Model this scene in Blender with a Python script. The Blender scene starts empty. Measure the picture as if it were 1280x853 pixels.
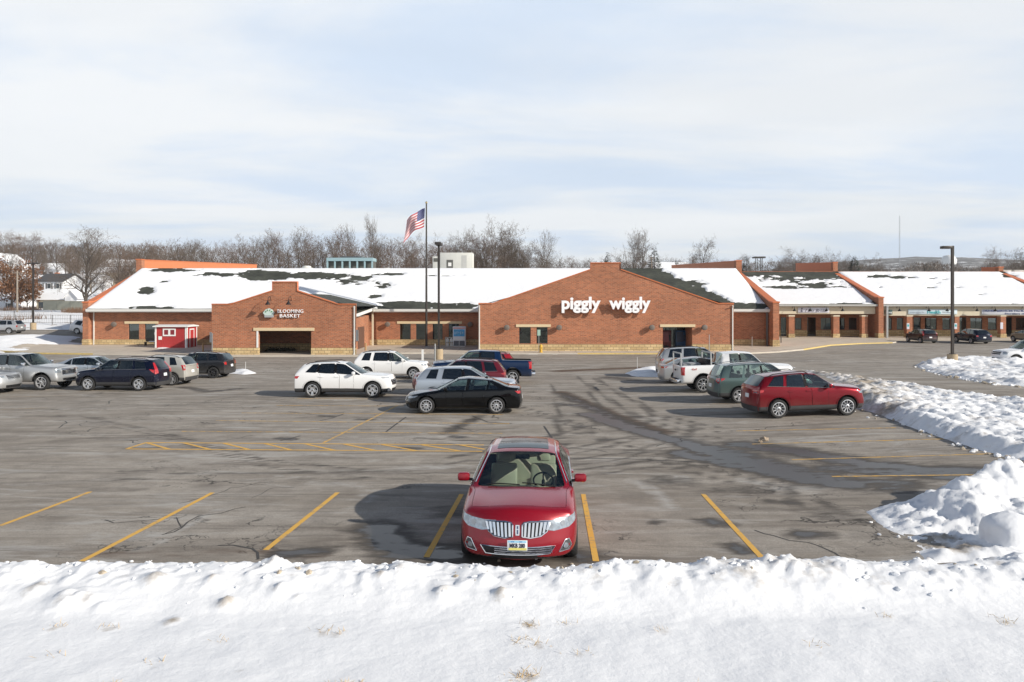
import bpy, bmesh, math, random
from mathutils import Vector, Matrix, noise
from mathutils.bvhtree import BVHTree
R = math.radians
random.seed(7)
scene = bpy.context.scene
C = scene.collection
CAMZ = 4.7
F = 900.0
HV = 379.0

# ---------------------------------------------------------------- materials
def _nt(name):
    m = bpy.data.materials.new(name); m.use_nodes = True
    nt = m.node_tree
    b = nt.nodes['Principled BSDF']
    return m, nt, b
def N(nt, t, **kw):
    n = nt.nodes.new(t)
    for k, v in kw.items():
        if hasattr(n, k): setattr(n, k, v)
    return n
def inp(n, **kw):
    for k, v in kw.items(): n.inputs[k.replace('_', ' ')].default_value = v
def rgb(c): return (c[0], c[1], c[2], 1)
MATS = {}
def simple(name, col, rough=.6, metal=0, coat=0, var=.12, scale=6, bump=0, bscale=40, spec=.5):
    """principled with a little procedural variation"""
    if name in MATS: return MATS[name]
    m, nt, b = _nt(name)
    b.inputs['Roughness'].default_value = rough
    b.inputs['Metallic'].default_value = metal
    b.inputs['Coat Weight'].default_value = coat
    b.inputs['Specular IOR Level'].default_value = spec
    b.inputs['Coat Roughness'].default_value = .06
    tc = N(nt, 'ShaderNodeTexCoord')
    if var > 0:
        no = N(nt, 'ShaderNodeTexNoise'); inp(no, Scale=scale, Detail=6)
        nt.links.new(tc.outputs['Object'], no.inputs['Vector'])
        mx = N(nt, 'ShaderNodeMix', data_type='RGBA')
        mx.inputs[6].default_value = rgb([c * (1 - var) for c in col])
        mx.inputs[7].default_value = rgb([min(1, c * (1 + var)) for c in col])
        nt.links.new(no.outputs['Fac'], mx.inputs[0]); nt.links.new(mx.outputs[2], b.inputs['Base Color'])
    else:
        b.inputs['Base Color'].default_value = rgb(col)
    if bump > 0:
        n2 = N(nt, 'ShaderNodeTexNoise'); inp(n2, Scale=bscale, Detail=4)
        nt.links.new(tc.outputs['Object'], n2.inputs['Vector'])
        bp = N(nt, 'ShaderNodeBump'); inp(bp, Strength=bump, Distance=.02)
        nt.links.new(n2.outputs['Fac'], bp.inputs['Height']); nt.links.new(bp.outputs[0], b.inputs['Normal'])
    MATS[name] = m
    return m
def paint(name, col, metal=.35, rough=.32, dirt=.35, dirtcol=(.30, .27, .23), coat=.9):
    if name in MATS: return MATS[name]
    m, nt, b = _nt(name)
    inp(b, Metallic=metal, Roughness=rough); b.inputs['Coat Weight'].default_value = .9
    lum = max(col); b.inputs['Specular IOR Level'].default_value = .5 if lum > .2 else .15
    b.inputs['Coat Roughness'].default_value = .05; b.inputs['Coat IOR'].default_value = 1.36
    tc = N(nt, 'ShaderNodeTexCoord'); sx = N(nt, 'ShaderNodeSeparateXYZ')
    nt.links.new(tc.outputs['Object'], sx.inputs[0])
    no = N(nt, 'ShaderNodeTexNoise'); inp(no, Scale=3.5, Detail=8, Roughness=.65)
    nt.links.new(tc.outputs['Object'], no.inputs['Vector'])
    mr = N(nt, 'ShaderNodeMapRange'); inp(mr, From_Min=.85, From_Max=.22, To_Min=0, To_Max=1)
    nt.links.new(sx.outputs['Z'], mr.inputs[0])
    ml = N(nt, 'ShaderNodeMath', operation='MULTIPLY'); nt.links.new(mr.outputs[0], ml.inputs[0]); nt.links.new(no.outputs['Fac'], ml.inputs[1])
    m2 = N(nt, 'ShaderNodeMath', operation='MULTIPLY'); nt.links.new(ml.outputs[0], m2.inputs[0]); m2.inputs[1].default_value = dirt * 1.9
    m2.use_clamp = True
    mx = N(nt, 'ShaderNodeMix', data_type='RGBA'); mx.inputs[6].default_value = rgb(col); mx.inputs[7].default_value = rgb(dirtcol)
    nt.links.new(m2.outputs[0], mx.inputs[0]); nt.links.new(mx.outputs[2], b.inputs['Base Color'])
    r2 = N(nt, 'ShaderNodeMapRange'); inp(r2, From_Min=0, From_Max=.6, To_Min=rough, To_Max=.75)
    nt.links.new(m2.outputs[0], r2.inputs[0]); nt.links.new(r2.outputs[0], b.inputs['Roughness'])
    c2 = N(nt, 'ShaderNodeMapRange'); inp(c2, From_Min=0, From_Max=.5, To_Min=coat, To_Max=.1)
    nt.links.new(m2.outputs[0], c2.inputs[0]); nt.links.new(c2.outputs[0], b.inputs['Coat Weight'])
    MATS[name] = m
    return m
def glassmat(name, tint, refl=.08):
    if name in MATS: return MATS[name]
    m = bpy.data.materials.new(name); m.use_nodes = True; nt = m.node_tree
    nt.nodes.remove(nt.nodes['Principled BSDF']); out = nt.nodes['Material Output']
    tr = N(nt, 'ShaderNodeBsdfTransparent'); tr.inputs[0].default_value = rgb(tint)
    gl = N(nt, 'ShaderNodeBsdfGlossy'); gl.inputs[0].default_value = (.9, .97, .95, 1); gl.inputs['Roughness'].default_value = .02
    fr = N(nt, 'ShaderNodeFresnel'); fr.inputs[0].default_value = 1.5
    ad = N(nt, 'ShaderNodeMath', operation='ADD'); nt.links.new(fr.outputs[0], ad.inputs[0]); ad.inputs[1].default_value = refl
    mx = N(nt, 'ShaderNodeMixShader')
    nt.links.new(ad.outputs[0], mx.inputs[0]); nt.links.new(tr.outputs[0], mx.inputs[1]); nt.links.new(gl.outputs[0], mx.inputs[2])
    nt.links.new(mx.outputs[0], out.inputs[0])
    MATS[name] = m
    return m

# ---------------------------------------------------------------- mesh builder
class MB:
    def __init__(s): s.v = []; s.f = []; s.m = []; s.sm = []
    def add(s, vs, fs, mat=0, smooth=False):
        o = len(s.v); s.v += [tuple(p) for p in vs]
        for f in fs: s.f.append(tuple(i + o for i in f)); s.m.append(mat); s.sm.append(smooth)
    def box(s, x0, x1, y0, y1, z0, z1, mat=0, M=None):
        vs = [Vector(p) for p in ((x0,y0,z0),(x1,y0,z0),(x1,y1,z0),(x0,y1,z0),(x0,y0,z1),(x1,y0,z1),(x1,y1,z1),(x0,y1,z1))]
        if M: vs = [M @ p for p in vs]
        s.add(vs, [(3,2,1,0),(4,5,6,7),(0,1,5,4),(1,2,6,5),(2,3,7,6),(3,0,4,7)], mat)
    def bbox(s, x0, x1, y0, y1, z0, z1, b=.02, mat=0, M=None):
        """box with chamfered edges"""
        bm = bmesh.new(); bmesh.ops.create_cube(bm, size=1)
        for v in bm.verts:
            v.co = Vector(((x0+x1)/2 + v.co.x*(x1-x0), (y0+y1)/2 + v.co.y*(y1-y0), (z0+z1)/2 + v.co.z*(z1-z0)))
        bmesh.ops.bevel(bm, geom=list(bm.edges), offset=b, segments=2, profile=.5, affect='EDGES')
        bm.verts.index_update()
        vs = [(M @ v.co) if M else v.co.copy() for v in bm.verts]; fs = [tuple(v.index for v in f.verts) for f in bm.faces]
        bm.free(); s.add(vs, fs, mat, True)
    def prism(s, poly, a, b, axis='y', mat=0, M=None):
        """extrude 2-D polygon between a and b along axis. y: poly=(x,z); x: poly=(y,z); z: poly=(x,y)"""
        n = len(poly)
        def P(p, t):
            q = {'y': (p[0], t, p[1]), 'x': (t, p[0], p[1]), 'z': (p[0], p[1], t)}[axis]
            return M @ Vector(q) if M else Vector(q)
        vs = [P(p, a) for p in poly] + [P(p, b) for p in poly]
        fs = [tuple(range(n)), tuple(range(2*n-1, n-1, -1))] + [(i, i+n, (i+1) % n + n, (i+1) % n) for i in range(n)]
        s.add(vs, fs, mat)
    def tube(s, pts, rad, seg=8, mat=0, cap=True, smooth=True):
        pts = [Vector(p) for p in pts]; n = len(pts)
        rs = rad if isinstance(rad, (list, tuple)) else [rad]*n
        vs = []; prev = None
        for i, p in enumerate(pts):
            d = (pts[min(i+1, n-1)] - pts[max(i-1, 0)]).normalized()
            if prev is None:
                a = d.orthogonal().normalized()
            else:
                a = (prev - d * prev.dot(d)); a = a.normalized() if a.length > 1e-6 else d.orthogonal().normalized()
            prev = a; b = d.cross(a)
            for k in range(seg):
                t = 2*math.pi*k/seg
                vs.append(p + (a*math.cos(t) + b*math.sin(t))*rs[i])
        fs = []
        for i in range(n-1):
            for k in range(seg):
                fs.append((i*seg+k, i*seg+(k+1) % seg, (i+1)*seg+(k+1) % seg, (i+1)*seg+k))
        if cap: fs += [tuple(range(seg-1, -1, -1)), tuple(range((n-1)*seg, n*seg))]
        s.add(vs, fs, mat, smooth)
    def lathe(s, prof, seg=24, axis='z', mat=0, M=None, smooth=True, close=False):
        """prof = [(r, t)] ; axis z: (r cos, r sin, t); y: (r cos, t, r sin)"""
        vs = []
        for r, t in prof:
            for k in range(seg):
                a = 2*math.pi*k/seg
                q = Vector((r*math.cos(a), r*math.sin(a), t)) if axis == 'z' else Vector((r*math.cos(a), t, r*math.sin(a)))
                vs.append(M @ q if M else q)
        fs = []
        for i in range(len(prof)-1):
            for k in range(seg):
                fs.append((i*seg+k, i*seg+(k+1) % seg, (i+1)*seg+(k+1) % seg, (i+1)*seg+k))
        if close:
            fs += [tuple(range(seg)), tuple(range((len(prof)-1)*seg, len(prof)*seg))]
        s.add(vs, fs, mat, smooth)
    def build(s, name, mats, parent=None, loc=None, ang=40):
        me = bpy.data.meshes.new(name)
        me.from_pydata(s.v, [], s.f)
        for m in (mats if isinstance(mats, (list, tuple)) else [mats]): me.materials.append(m)
        me.polygons.foreach_set('material_index', s.m)
        me.polygons.foreach_set('use_smooth', s.sm)
        bm = bmesh.new(); bm.from_mesh(me); bmesh.ops.recalc_face_normals(bm, faces=bm.faces); bm.to_mesh(me); bm.free()
        if any(s.sm): me.set_sharp_from_angle(angle=R(ang))
        o = bpy.data.objects.new(name, me); C.objects.link(o)
        if parent: o.parent = parent
        if loc: o.location = loc
        return o
def empty(name, loc=(0, 0, 0), rz=0, rx=0, ry=0):
    o = bpy.data.objects.new(name, None); C.objects.link(o); o.location = loc; o.rotation_euler = (rx, ry, rz)
    o.empty_display_size = .2
    return o
def tag(o, label=None, cat=None, group=None, kind=None):
    if label: o['label'] = label
    if cat: o['category'] = cat
    if group: o['group'] = group
    if kind: o['kind'] = kind
    return o
def copy_tree(o, parent=None):
    c = o.copy(); C.objects.link(c)
    if parent: c.parent = parent
    for ch in list(o.children): copy_tree(ch, c)
    return c
def textmesh(txt, size, depth, mat, name, parent=None, off=0, bevel=0, align='LEFT', space=1.0, shear=0):
    cu = bpy.data.curves.new(name, 'FONT'); cu.body = txt; cu.size = size; cu.extrude = depth/2; cu.offset = off
    cu.bevel_depth = bevel; cu.align_x = align; cu.space_character = space; cu.shear = shear; cu.resolution_u = 4
    t = bpy.data.objects.new(name, cu); C.objects.link(t)
    bpy.context.view_layer.update()
    me = bpy.data.meshes.new_from_object(t.evaluated_get(bpy.context.evaluated_depsgraph_get()))
    bpy.data.objects.remove(t); bpy.data.curves.remove(cu)
    me.name = name; me.materials.clear(); me.materials.append(mat)
    for p in me.polygons: p.material_index = 0
    o = bpy.data.objects.new(name, me); C.objects.link(o)
    if parent: o.parent = parent
    return o

# ---------------------------------------------------------------- terrain height
def lerp_table(t, x):
    if x <= t[0][0]: return t[0][1]
    for (a, b), (c, d) in zip(t, t[1:]):
        if x <= c:
            k = (x-a)/(c-a); return b + (d-b)*k
    return t[-1][1]
GT = [(6, .56), (10, .55), (16, .40), (28, .25), (36, .17), (47, .02), (60, 0), (82, 0), (95, .15), (400, .15)]
def sstep(a, b, x):
    t = max(0, min(1, (x-a)/(b-a))); return t*t*(3-2*t)
def gz(x, y):
    z = lerp_table(GT, y)
    z += .028*max(0, min(14, x-6))*(1-sstep(38, 55, y))
    # ground rises to the left of the shops
    if x < -46: z += .95*sstep(-48, -56, x)*sstep(66, 84, y)
    return z
def dist_for(v, x=None):
    d = 30.0
    for _ in range(40):
        h = CAMZ - gz(x if x is not None else 0, d); d = .5*d + .5*F*h/(v-HV)
    return d
def at(u, v):
    """ground point seen at photo pixel (u, v)"""
    d = 30.0
    for _ in range(60):
        X = (u-640)/F*d; d = .5*d + .5*F*(CAMZ-gz(X, d))/(v-HV)
    return Vector(((u-640)/F*d, d, gz((u-640)/F*d, d)))
def X_(u, d): return (u-640)/F*d
def Z_(v, d): return CAMZ - (v-HV)*d/F
# ================================================================ vehicles
BLK = simple('black_plastic', (.016, .016, .018), .6, var=.25, spec=.3)
PILL = simple('gloss_black_trim', (.006, .006, .007), .25, var=.1, spec=.25)
CLAD = simple('grey_cladding', (.05, .05, .052), .65, var=.25)
WELL = simple('wheel_well_black', (.012, .012, .012), .9, var=.2)
CHROME = simple('chrome', (.75, .76, .78), .12, 1, var=.04)
SILVERT = simple('silver_trim', (.6, .6, .6), .3, .9, var=.05)
TYRE = simple('tyre_rubber', (.025, .025, .026), .85, var=.3, bump=.3)
RIMS = simple('alloy_rim', (.66, .67, .69), .35, .7, var=.1)
RIMD = simple('dark_rim', (.05, .05, .055), .4, .5, var=.1)
REDL = simple('red_lamp', (.42, .012, .015), .12, coat=1, var=.15, scale=30)
ORL = simple('amber_lamp', (.8, .25, .03), .15, coat=1, var=.1)
HEAD = simple('headlamp_lens', (.36, .40, .44), .10, .55, coat=1, var=.65, scale=22)
HEADD = simple('headlamp_dark', (.30, .32, .34), .1, .5, coat=1, var=.3, scale=25)
GLS = glassmat('car_glass_green', (.50, .60, .56))
GLD = glassmat('car_glass_privacy', (.035, .04, .045))
GLW = glassmat('windshield_glass', (.74, .82, .78), .05)
PLATE = simple('plate_white', (.75, .77, .78), .5, var=.06, scale=20)
SEATD = simple('dark_upholstery', (.05, .05, .052), .8, bump=.2)
SEATG = simple('grey_upholstery', (.16, .155, .15), .8, bump=.2)
SEATT = simple('cream_leather', (.66, .62, .50), .5, bump=.1)

def eval_body(spec, verts, faces, mats, creases, pickup_box=None):
    me = bpy.data.meshes.new('body_cage'); me.from_pydata(verts, [], faces)
    me.polygons.foreach_set('material_index', mats)
    for i in range(12): me.materials.append(BLK)
    bm = bmesh.new(); bm.from_mesh(me)
    bm.verts.ensure_lookup_table()
    bmesh.ops.recalc_face_normals(bm, faces=bm.faces)
    cl = bm.edges.layers.float.new('crease_edge')
    for e in bm.edges:
        k = creases(e)
        if k: e[cl] = k
    vl = bm.verts.layers.float.new('crease_vert')
    for v in bm.verts:
        ms = {f.material_index for f in v.link_faces}
        if ms & {1, 11}: v[vl] = .62
        elif ms & {7, 8}: v[vl] = .5
    bm.to_mesh(me); bm.free()
    for p in me.polygons: p.use_smooth = True
    o = bpy.data.objects.new('body_cage', me); C.objects.link(o)
    s = o.modifiers.new('s', 'SUBSURF'); s.levels = s.render_levels = 2
    tmp = []
    def cutter(mesh):
        for _ in range(12): mesh.materials.append(BLK)
        for p in mesh.polygons: p.material_index = 5
        c = bpy.data.objects.new('cutter', mesh); C.objects.link(c); tmp.append(c)
        b = o.modifiers.new('b', 'BOOLEAN'); b.object = c; b.operation = 'DIFFERENCE'; b.solver = 'EXACT'
        b.material_mode = 'INDEX'
    L, W = spec['L'], spec['W']
    for ax in (spec['fo'], spec['fo']+spec['wb']):
        for sd in (-1, 1):
            bm = bmesh.new()
            n = 28; r = spec['R'] + spec.get('arch', .065); cx = L/2-ax; cz = spec['R'] + spec.get('archup', .02)
            y0, y1 = sd*(W/2-.42), sd*(W/2+.2)
            pts = []
            for k in range(n):
                a = 2*math.pi*k/n
                pts.append((cx + r*math.cos(a), cz + r*math.sin(a)))
            a_ = [bm.verts.new((p[0], y0, p[1])) for p in pts]; b_ = [bm.verts.new((p[0], y1, p[1])) for p in pts]
            bm.faces.new(a_); bm.faces.new(b_[::-1])
            for k in range(n): bm.faces.new((a_[k], b_[k], b_[(k+1) % n], a_[(k+1) % n]))
            bmesh.ops.recalc_face_normals(bm, faces=bm.faces)
            m2 = bpy.data.meshes.new('c'); bm.to_mesh(m2); bm.free(); cutter(m2)
    if pickup_box:
        x0, x1, hy, z0, z1 = pickup_box
        bm = bmesh.new(); bmesh.ops.create_cube(bm, size=1)
        for v in bm.verts: v.co = Vector(((x0+x1)/2+v.co.x*(x1-x0), v.co.y*2*hy, (z0+z1)/2+v.co.z*(z1-z0)))
        m2 = bpy.data.meshes.new('c'); bm.to_mesh(m2); bm.free(); cutter(m2)
    bpy.context.view_layer.update()
    dg = bpy.context.evaluated_depsgraph_get()
    out = bpy.data.meshes.new_from_object(o.evaluated_get(dg))
    bpy.data.objects.remove(o)
    for c in tmp: bpy.data.objects.remove(c)
    return out

def cage(S):
    L, W, H = S['L'], S['W'], S['H']; hw = W/2; zf = S['zf']
    zbf, zbr = S['zbf'], S['zbr']; zh = S['zh']; uc, zc = S['uc'], S['zc']; uh = S['uh']; ur = S['ur']; ub, zb = S['ub'], S['zb']
    rw = S.get('rw', hw*.66)
    bulF, bulR = S.get('bulF', .28), S.get('bulR', .14)
    def belt(u): return zbf + (zbr-zbf)*max(0, min(1, (u-uc)/(ub-uc)))
    def wid(u):
        a = 1 - .06*max(0, (1.0-u)/1.0)**2 - .045*max(0, (u-(L-1.1))/1.1)**2
        return hw*a
    def roofz(u):
        t = (u-uh)/max(.1, ur-uh)
        return H - .035*(2*t-.75)**2 - S.get('rfall', .0)*max(0, t-.3)
    def low(u, z6, w=None, du=0):
        w = w or wid(u)
        return [(u, 0, zf), (u, .78*w, zf), (u, .955*w, zf+.04), (u, .985*w, zf+.20), (u, 1.0*w, zf+.42*(z6-zf)+.06), (u, S.get('sh', .982)*w, z6-.11)]
    rings = []
    def hoodring(u, z, w=None):
        w = w or wid(u); cr = S.get('crown', .05)
        return low(u, z, w) + [(u, .93*w, z-.025), (u, .83*w, z+.012), (u, .60*w, z+.25*cr+.01), (u, .30*w, z+.8*cr+.01), (u, 0, z+cr+.01)]
    def uf(z):  # front face profile (setback as a function of height)
        pr = S.get('prF', [(0, .10), (.3, .0), (.6, .02), (.9, .10), (1.0, .16)])
        return lerp_table(pr, (z-zf)/(zh-zf))
    def urr(z, top):
        pr = S.get('prR', [(0, .10), (.25, .0), (.45, .03), (1.0, .10)])
        return L - lerp_table(pr, (z-zf)/(top-zf))
    # ring 0: front perimeter
    w0 = .90*hw
    r0 = []
    base = hoodring(0, zh-.01, w0)
    for j, p in enumerate(base):
        y, z = p[1], p[2]
        r0.append((uf(min(z, zh)) + bulF*(y/w0)**2.4, y, z))
    rings.append(r0)
    u1 = bulF+.20
    rings.append([(max(u1*(.35+.65*(p[1]/wid(u1))**1.5), p2[0]+.06), p[1], p[2]) for p, p2 in zip(hoodring(u1, zh+.01+.35*(zc-zh)*(u1/uc)*.8), r0)])
    for k, t in ((S['fo'], 0), ((S['fo']+uc)/2+.1, 0)):
        zz = zh + (zc-zh)*((k/uc)**.8)
        rings.append(hoodring(k, zz))
    # cowl
    w = wid(uc); bz = belt(uc)
    cr = low(uc, bz) + [(uc+.02, .935*w, bz), (uc+.05, .89*w, zc+.015), (uc-.01, .82*w, zc+.01), (uc-.12, .42*w, zc+.025), (uc-.16, 0, zc+.03)]
    rings.append(cr)
    def gh(ub_, ut, j7drop=.062, z_=None, rwk=1, u5=None, ztop=None):
        w = wid(ub_); bz = belt(ub_); zt = (ztop if ztop is not None else roofz(ut))
        r = low(u5 if u5 is not None else ub_, bz, wid(ub_))
        q = rw*rwk
        r += [(ub_, .935*w, bz), (ut, q+.075, zt-j7drop), (ut, q, zt-.035), (ut-.02, .55*q, zt-.005), (ut-.03, 0, zt)]
        return r
    ud0 = S['ud0']
    rings.append(gh(ud0, uh, ztop=H-.05))
    ubp = S['ubp']
    rings.append(gh(ubp, ubp+.06)); rings.append(gh(ubp+.09, ubp+.13))
    uc2 = S['ucp']; tl = S.get('tilt', .10)
    rings.append(gh(uc2, uc2-tl))
    nb = len(rings)-1
    if S.get('udp'):
        udp = S['udp']; uc3 = uc2+S.get('cpw', .09)
        rings.append(gh(uc3, uc3-tl)); rings.append(gh(udp, udp-S.get('dt', .22)))
        quarter = (len(rings)-2, len(rings)-1)
    else: quarter = None
    # roof rear ring (top of backlight)
    ub12 = S.get('ub12', ub-.12)
    rr = gh(ub12, ur, rwk=S.get('rwr', .95))
    w = wid(ub12); bz = belt(ub12)
    # j7 leans back towards the base
    k7 = S.get('k7', .25)
    rr[7] = (ur + (ub12-ur)*k7, rr[7][1]+.01, rr[7][2] - (rr[7][2]-bz)*k7*.35)
    rings.append(rr); ig = len(rings)-1
    w = wid(ub)
    rings.append(low(ub, zb) + [(ub-.01, .94*w, zb-.02), (ub-.04, .87*w, zb+.01), (ub, .76*w, zb+.015), (ub+.05, .4*w, zb+.02), (ub+.06, 0, zb+.02)])
    zt = S['zt']
    if S.get('deck'):
        for k in S['deck']:
            zz = zb + (zt-zb)*(k-ub)/(L-ub)
            w = wid(k); rings.append(low(k, zz, w) + [(k, .94*w, zz-.03), (k, .86*w, zz), (k, .6*w, zz+.012), (k, .3*w, zz+.018), (k, 0, zz+.02)])
    # rear perimeter
    u1 = L-bulR-.12
    w9 = S.get('rcw', .93)*hw
    zz = zt
    ring = low(0, zz, w9) + [(0, .94*w9, zz-.03), (0, .86*w9, zz), (0, .6*w9, zz+.01), (0, .3*w9, zz+.015), (0, 0, zz+.018)]
    rl = [(urr(min(p[2], zt), zt) - bulR*(p[1]/w9)**2.4, p[1], p[2]) for p in ring]
    if not S.get('nopre'):
        pre = []
        for p, q in zip(ring, rl):
            t = (p[1]/w9)
            pre.append((q[0]-.10-.06*(1-t), p[1]*1.03, p[2]))
        # keep behind previous ring
        pv = rings[-1]
        pre = [(max(a[0], b[0]+.02), a[1], a[2] if i < 6 else (b[2]+a[2])/2) for i, (a, b) in enumerate(zip(pre, pv))]
        rings.append(pre)
    rings.append(rl)
    nr = len(rings)
    V = []; Fc = []; Mt = []
    def P(p, sd): return (L/2-p[0], sd*p[1], p[2])
    idx = {}
    def vid(i, j, sd):
        if j in (0, 10): sd = 1
        k = (i, j, sd)
        if k not in idx: idx[k] = len(V); V.append(P(rings[i][j], sd))
        return idx[k]
    for i in range(nr-1):
        for j in range(10):
            m = 0
            if j in (1, 2): m = 4
            if 1 <= i <= 3 and j >= 7: m = 9
            if i == 0 and j >= 7: m = 0
            if 4 <= i < nb+1:
                pass
            if j == 6:
                if i in (4, 5): m = 1
                if i == 6: m = 6
                if i == 7: m = 1
                if quarter and i == quarter[0]: m = 11
                if i == 8 and S.get('blackc'): m = 6
            if i == 4 and j in (8, 9): m = 7
            if i == ig and j in (8, 9): m = 8
            if 3 <= j <= 5:
                if i == 5: m = 2
                if i in (6, 7): m = 3
            if i > ig and j >= 8 and S.get('deck') and i < nr-2: m = 10
            for sd in (-1, 1):
                Fc.append((vid(i, j, sd), vid(i, j+1, sd), vid(i+1, j+1, sd), vid(i+1, j, sd))); Mt.append(m)
    # caps: columns c = 6..10 and mirrored; rows from j=6 down to j=1
    def cap(i, front):
        r = rings[i]; w6 = r[6][1]; cols = [(c, 1) for c in (6, 7, 8, 9)] + [(10, 1)] + [(c, -1) for c in (9, 8, 7, 6)]
        rows = [6, 5, 4, 3, 2, 1]
        g = {}
        for ri, j in enumerate(rows):
            for ci, (c, sd) in enumerate(cols):
                if ri == 0: g[ri, ci] = vid(i, c, sd)
                elif ci in (0, 8): g[ri, ci] = vid(i, j, sd)
                else:
                    y = r[c][1]*r[j][1]/w6; z = r[j][2] + (r[c][2]-r[6][2])*.3
                    zz = r[j][2]
                    if front: u = uf(min(zz, zh)) + bulF*(abs(y)/w0)**2.4
                    else: u = urr(min(zz, zt), zt) - bulR*(abs(y)/w9)**2.4
                    g[ri, ci] = len(V); V.append(P((u, y, z), sd))
        for ri in range(5):
            for ci in range(8):
                m = 0
                if ri >= 4: m = 4
                if not front and S.get('tailgate') and 1 <= ci <= 6 and ri <= 2: m = 10
                Fc.append((g[ri, ci], g[ri, ci+1], g[ri+1, ci+1], g[ri+1, ci])); Mt.append(m)
        # bottom strip to j0
        b = vid(i, 0, 1)
        for ci in range(8): Fc.append((g[5, ci], g[5, ci+1], b)); Mt.append(4)
    cap(0, True); cap(nr-1, False)
    zb_ = zf
    hard = set()
    for i in S.get('hardr', ()):
        i = i if i >= 0 else nr+i
        for sd in (-1, 1):
            for j in range(4, 10): a_, b_ = vid(i, j, sd), vid(i, j+1, sd); hard.add((min(a_, b_), max(a_, b_)))
    GL = (1, 7, 8, 11)
    def creases(e):
        a, b = e.verts
        k = (min(a.index, b.index), max(a.index, b.index))
        if k in hard: return .85
        if abs(a.co.z-zf) < .002 and abs(b.co.z-zf) < .002: return .6
        ms = [f.material_index in GL for f in e.link_faces]
        if any(ms) and not all(ms):
            top = [f.material_index in (7, 8) for f in e.link_faces]
            return .55 if any(top) else .8
        if {f.material_index for f in e.link_faces} == {4, 0} and abs(a.co.z-b.co.z) < .03: return .3
        return 0
    return V, Fc, Mt, creases

def submesh(me, sel, name, mat, shrink=0, solid=0):
    used = {}; vs = []; fs = []; sm = []
    for p in sel:
        f = []
        for vi in p.vertices:
            if vi not in used: used[vi] = len(vs); vs.append(me.vertices[vi].co.copy())
            f.append(used[vi])
        fs.append(tuple(f)); sm.append(p.use_smooth)
    if shrink:
        cnt = {}
        for f in fs:
            for a, b in zip(f, f[1:]+f[:1]):
                k = (min(a, b), max(a, b)); cnt[k] = cnt.get(k, 0)+1
        bnd = {}
        for k, n in cnt.items():
            if n == 1:
                for v in k: bnd.setdefault(v, [])
        nb = {}
        for f in fs:
            for i, a in enumerate(f):
                if a in bnd:
                    for b in f:
                        if b not in bnd: nb.setdefault(a, []).append(b)
        mv = {}
        for a in bnd:
            if a in nb:
                t = sum((vs[b] for b in nb[a]), Vector())/len(nb[a])
                d = t-vs[a]
                if d.length > 1e-5: mv[a] = vs[a]+d.normalized()*min(shrink, d.length*.5)
        for a, p in mv.items(): vs[a] = p
    m = bpy.data.meshes.new(name); m.from_pydata(vs, [], fs); m.materials.append(mat)
    m.polygons.foreach_set('use_smooth', sm); m.set_sharp_from_angle(angle=R(38))
    return m

def patch_mesh(mb, bvh, poly, o, right, up, d, off=.006, back=.03, mat=0, cell=.06, nofall=False):
    """polygon (s,t) in the plane (o,right,up), projected along d on the body, raised by off, with side walls"""
    o, right, up, d = Vector(o), Vector(right).normalized(), Vector(up).normalized(), Vector(d).normalized()
    bm = bmesh.new()
    vs = [bm.verts.new((p[0], p[1], 0)) for p in poly]; bm.faces.new(vs)
    s0, s1 = min(p[0] for p in poly), max(p[0] for p in poly); t0, t1 = min(p[1] for p in poly), max(p[1] for p in poly)
    for k in range(1, int((s1-s0)/cell)+1):
        bmesh.ops.bisect_plane(bm, geom=list(bm.verts)+list(bm.edges)+list(bm.faces), plane_co=(s0+k*(s1-s0)/(int((s1-s0)/cell)+1), 0, 0), plane_no=(1, 0, 0))
    for k in range(1, int((t1-t0)/cell)+1):
        bmesh.ops.bisect_plane(bm, geom=list(bm.verts)+list(bm.edges)+list(bm.faces), plane_co=(0, t0+k*(t1-t0)/(int((t1-t0)/cell)+1), 0), plane_no=(0, 1, 0))
    bm.verts.index_update(); last = None; A = []; B = []
    for v in bm.verts:
        p = o + right*v.co.x + up*v.co.y
        h = bvh.ray_cast(p, d)
        q = h[0]
        if q is None:
            q = bvh.find_nearest(p)[0]
        A.append(q - d*off); B.append(q + d*back)
    n = len(A); fs = [tuple(v.index for v in f.verts) for f in bm.faces]
    bd = [(e.verts[0].index, e.verts[1].index) for e in bm.edges if len(e.link_faces) == 1]
    bm.free()
    mb.add(A+B, fs, mat, True)
    mb.f += [(a+len(mb.v)-2*n, b+len(mb.v)-2*n, b+len(mb.v)-n, a+len(mb.v)-n) for a, b in bd]
    mb.m += [mat]*len(bd); mb.sm += [False]*len(bd)
def path_tube(mb, bvh, pts, o, right, up, d, rad, off=.0, mat=0, seg=6, closed=False):
    o, right, up, d = Vector(o), Vector(right).normalized(), Vector(up).normalized(), Vector(d).normalized()
    P = []; pts = list(pts) + ([pts[0]] if closed else [])
    for (a, b), (c, e) in zip(pts, pts[1:]):
        n = max(1, int(math.hypot(c-a, e-b)/.08))
        for k in range(n): P.append((a+(c-a)*k/n, b+(e-b)*k/n))
    P.append(pts[-1]); Q = []
    for s, t in P:
        p = o + right*s + up*t; h = bvh.ray_cast(p, d)[0]
        if h is None: h = bvh.find_nearest(p)[0]
        Q.append(h - d*off)
    mb.tube(Q, rad, seg, mat)

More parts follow.
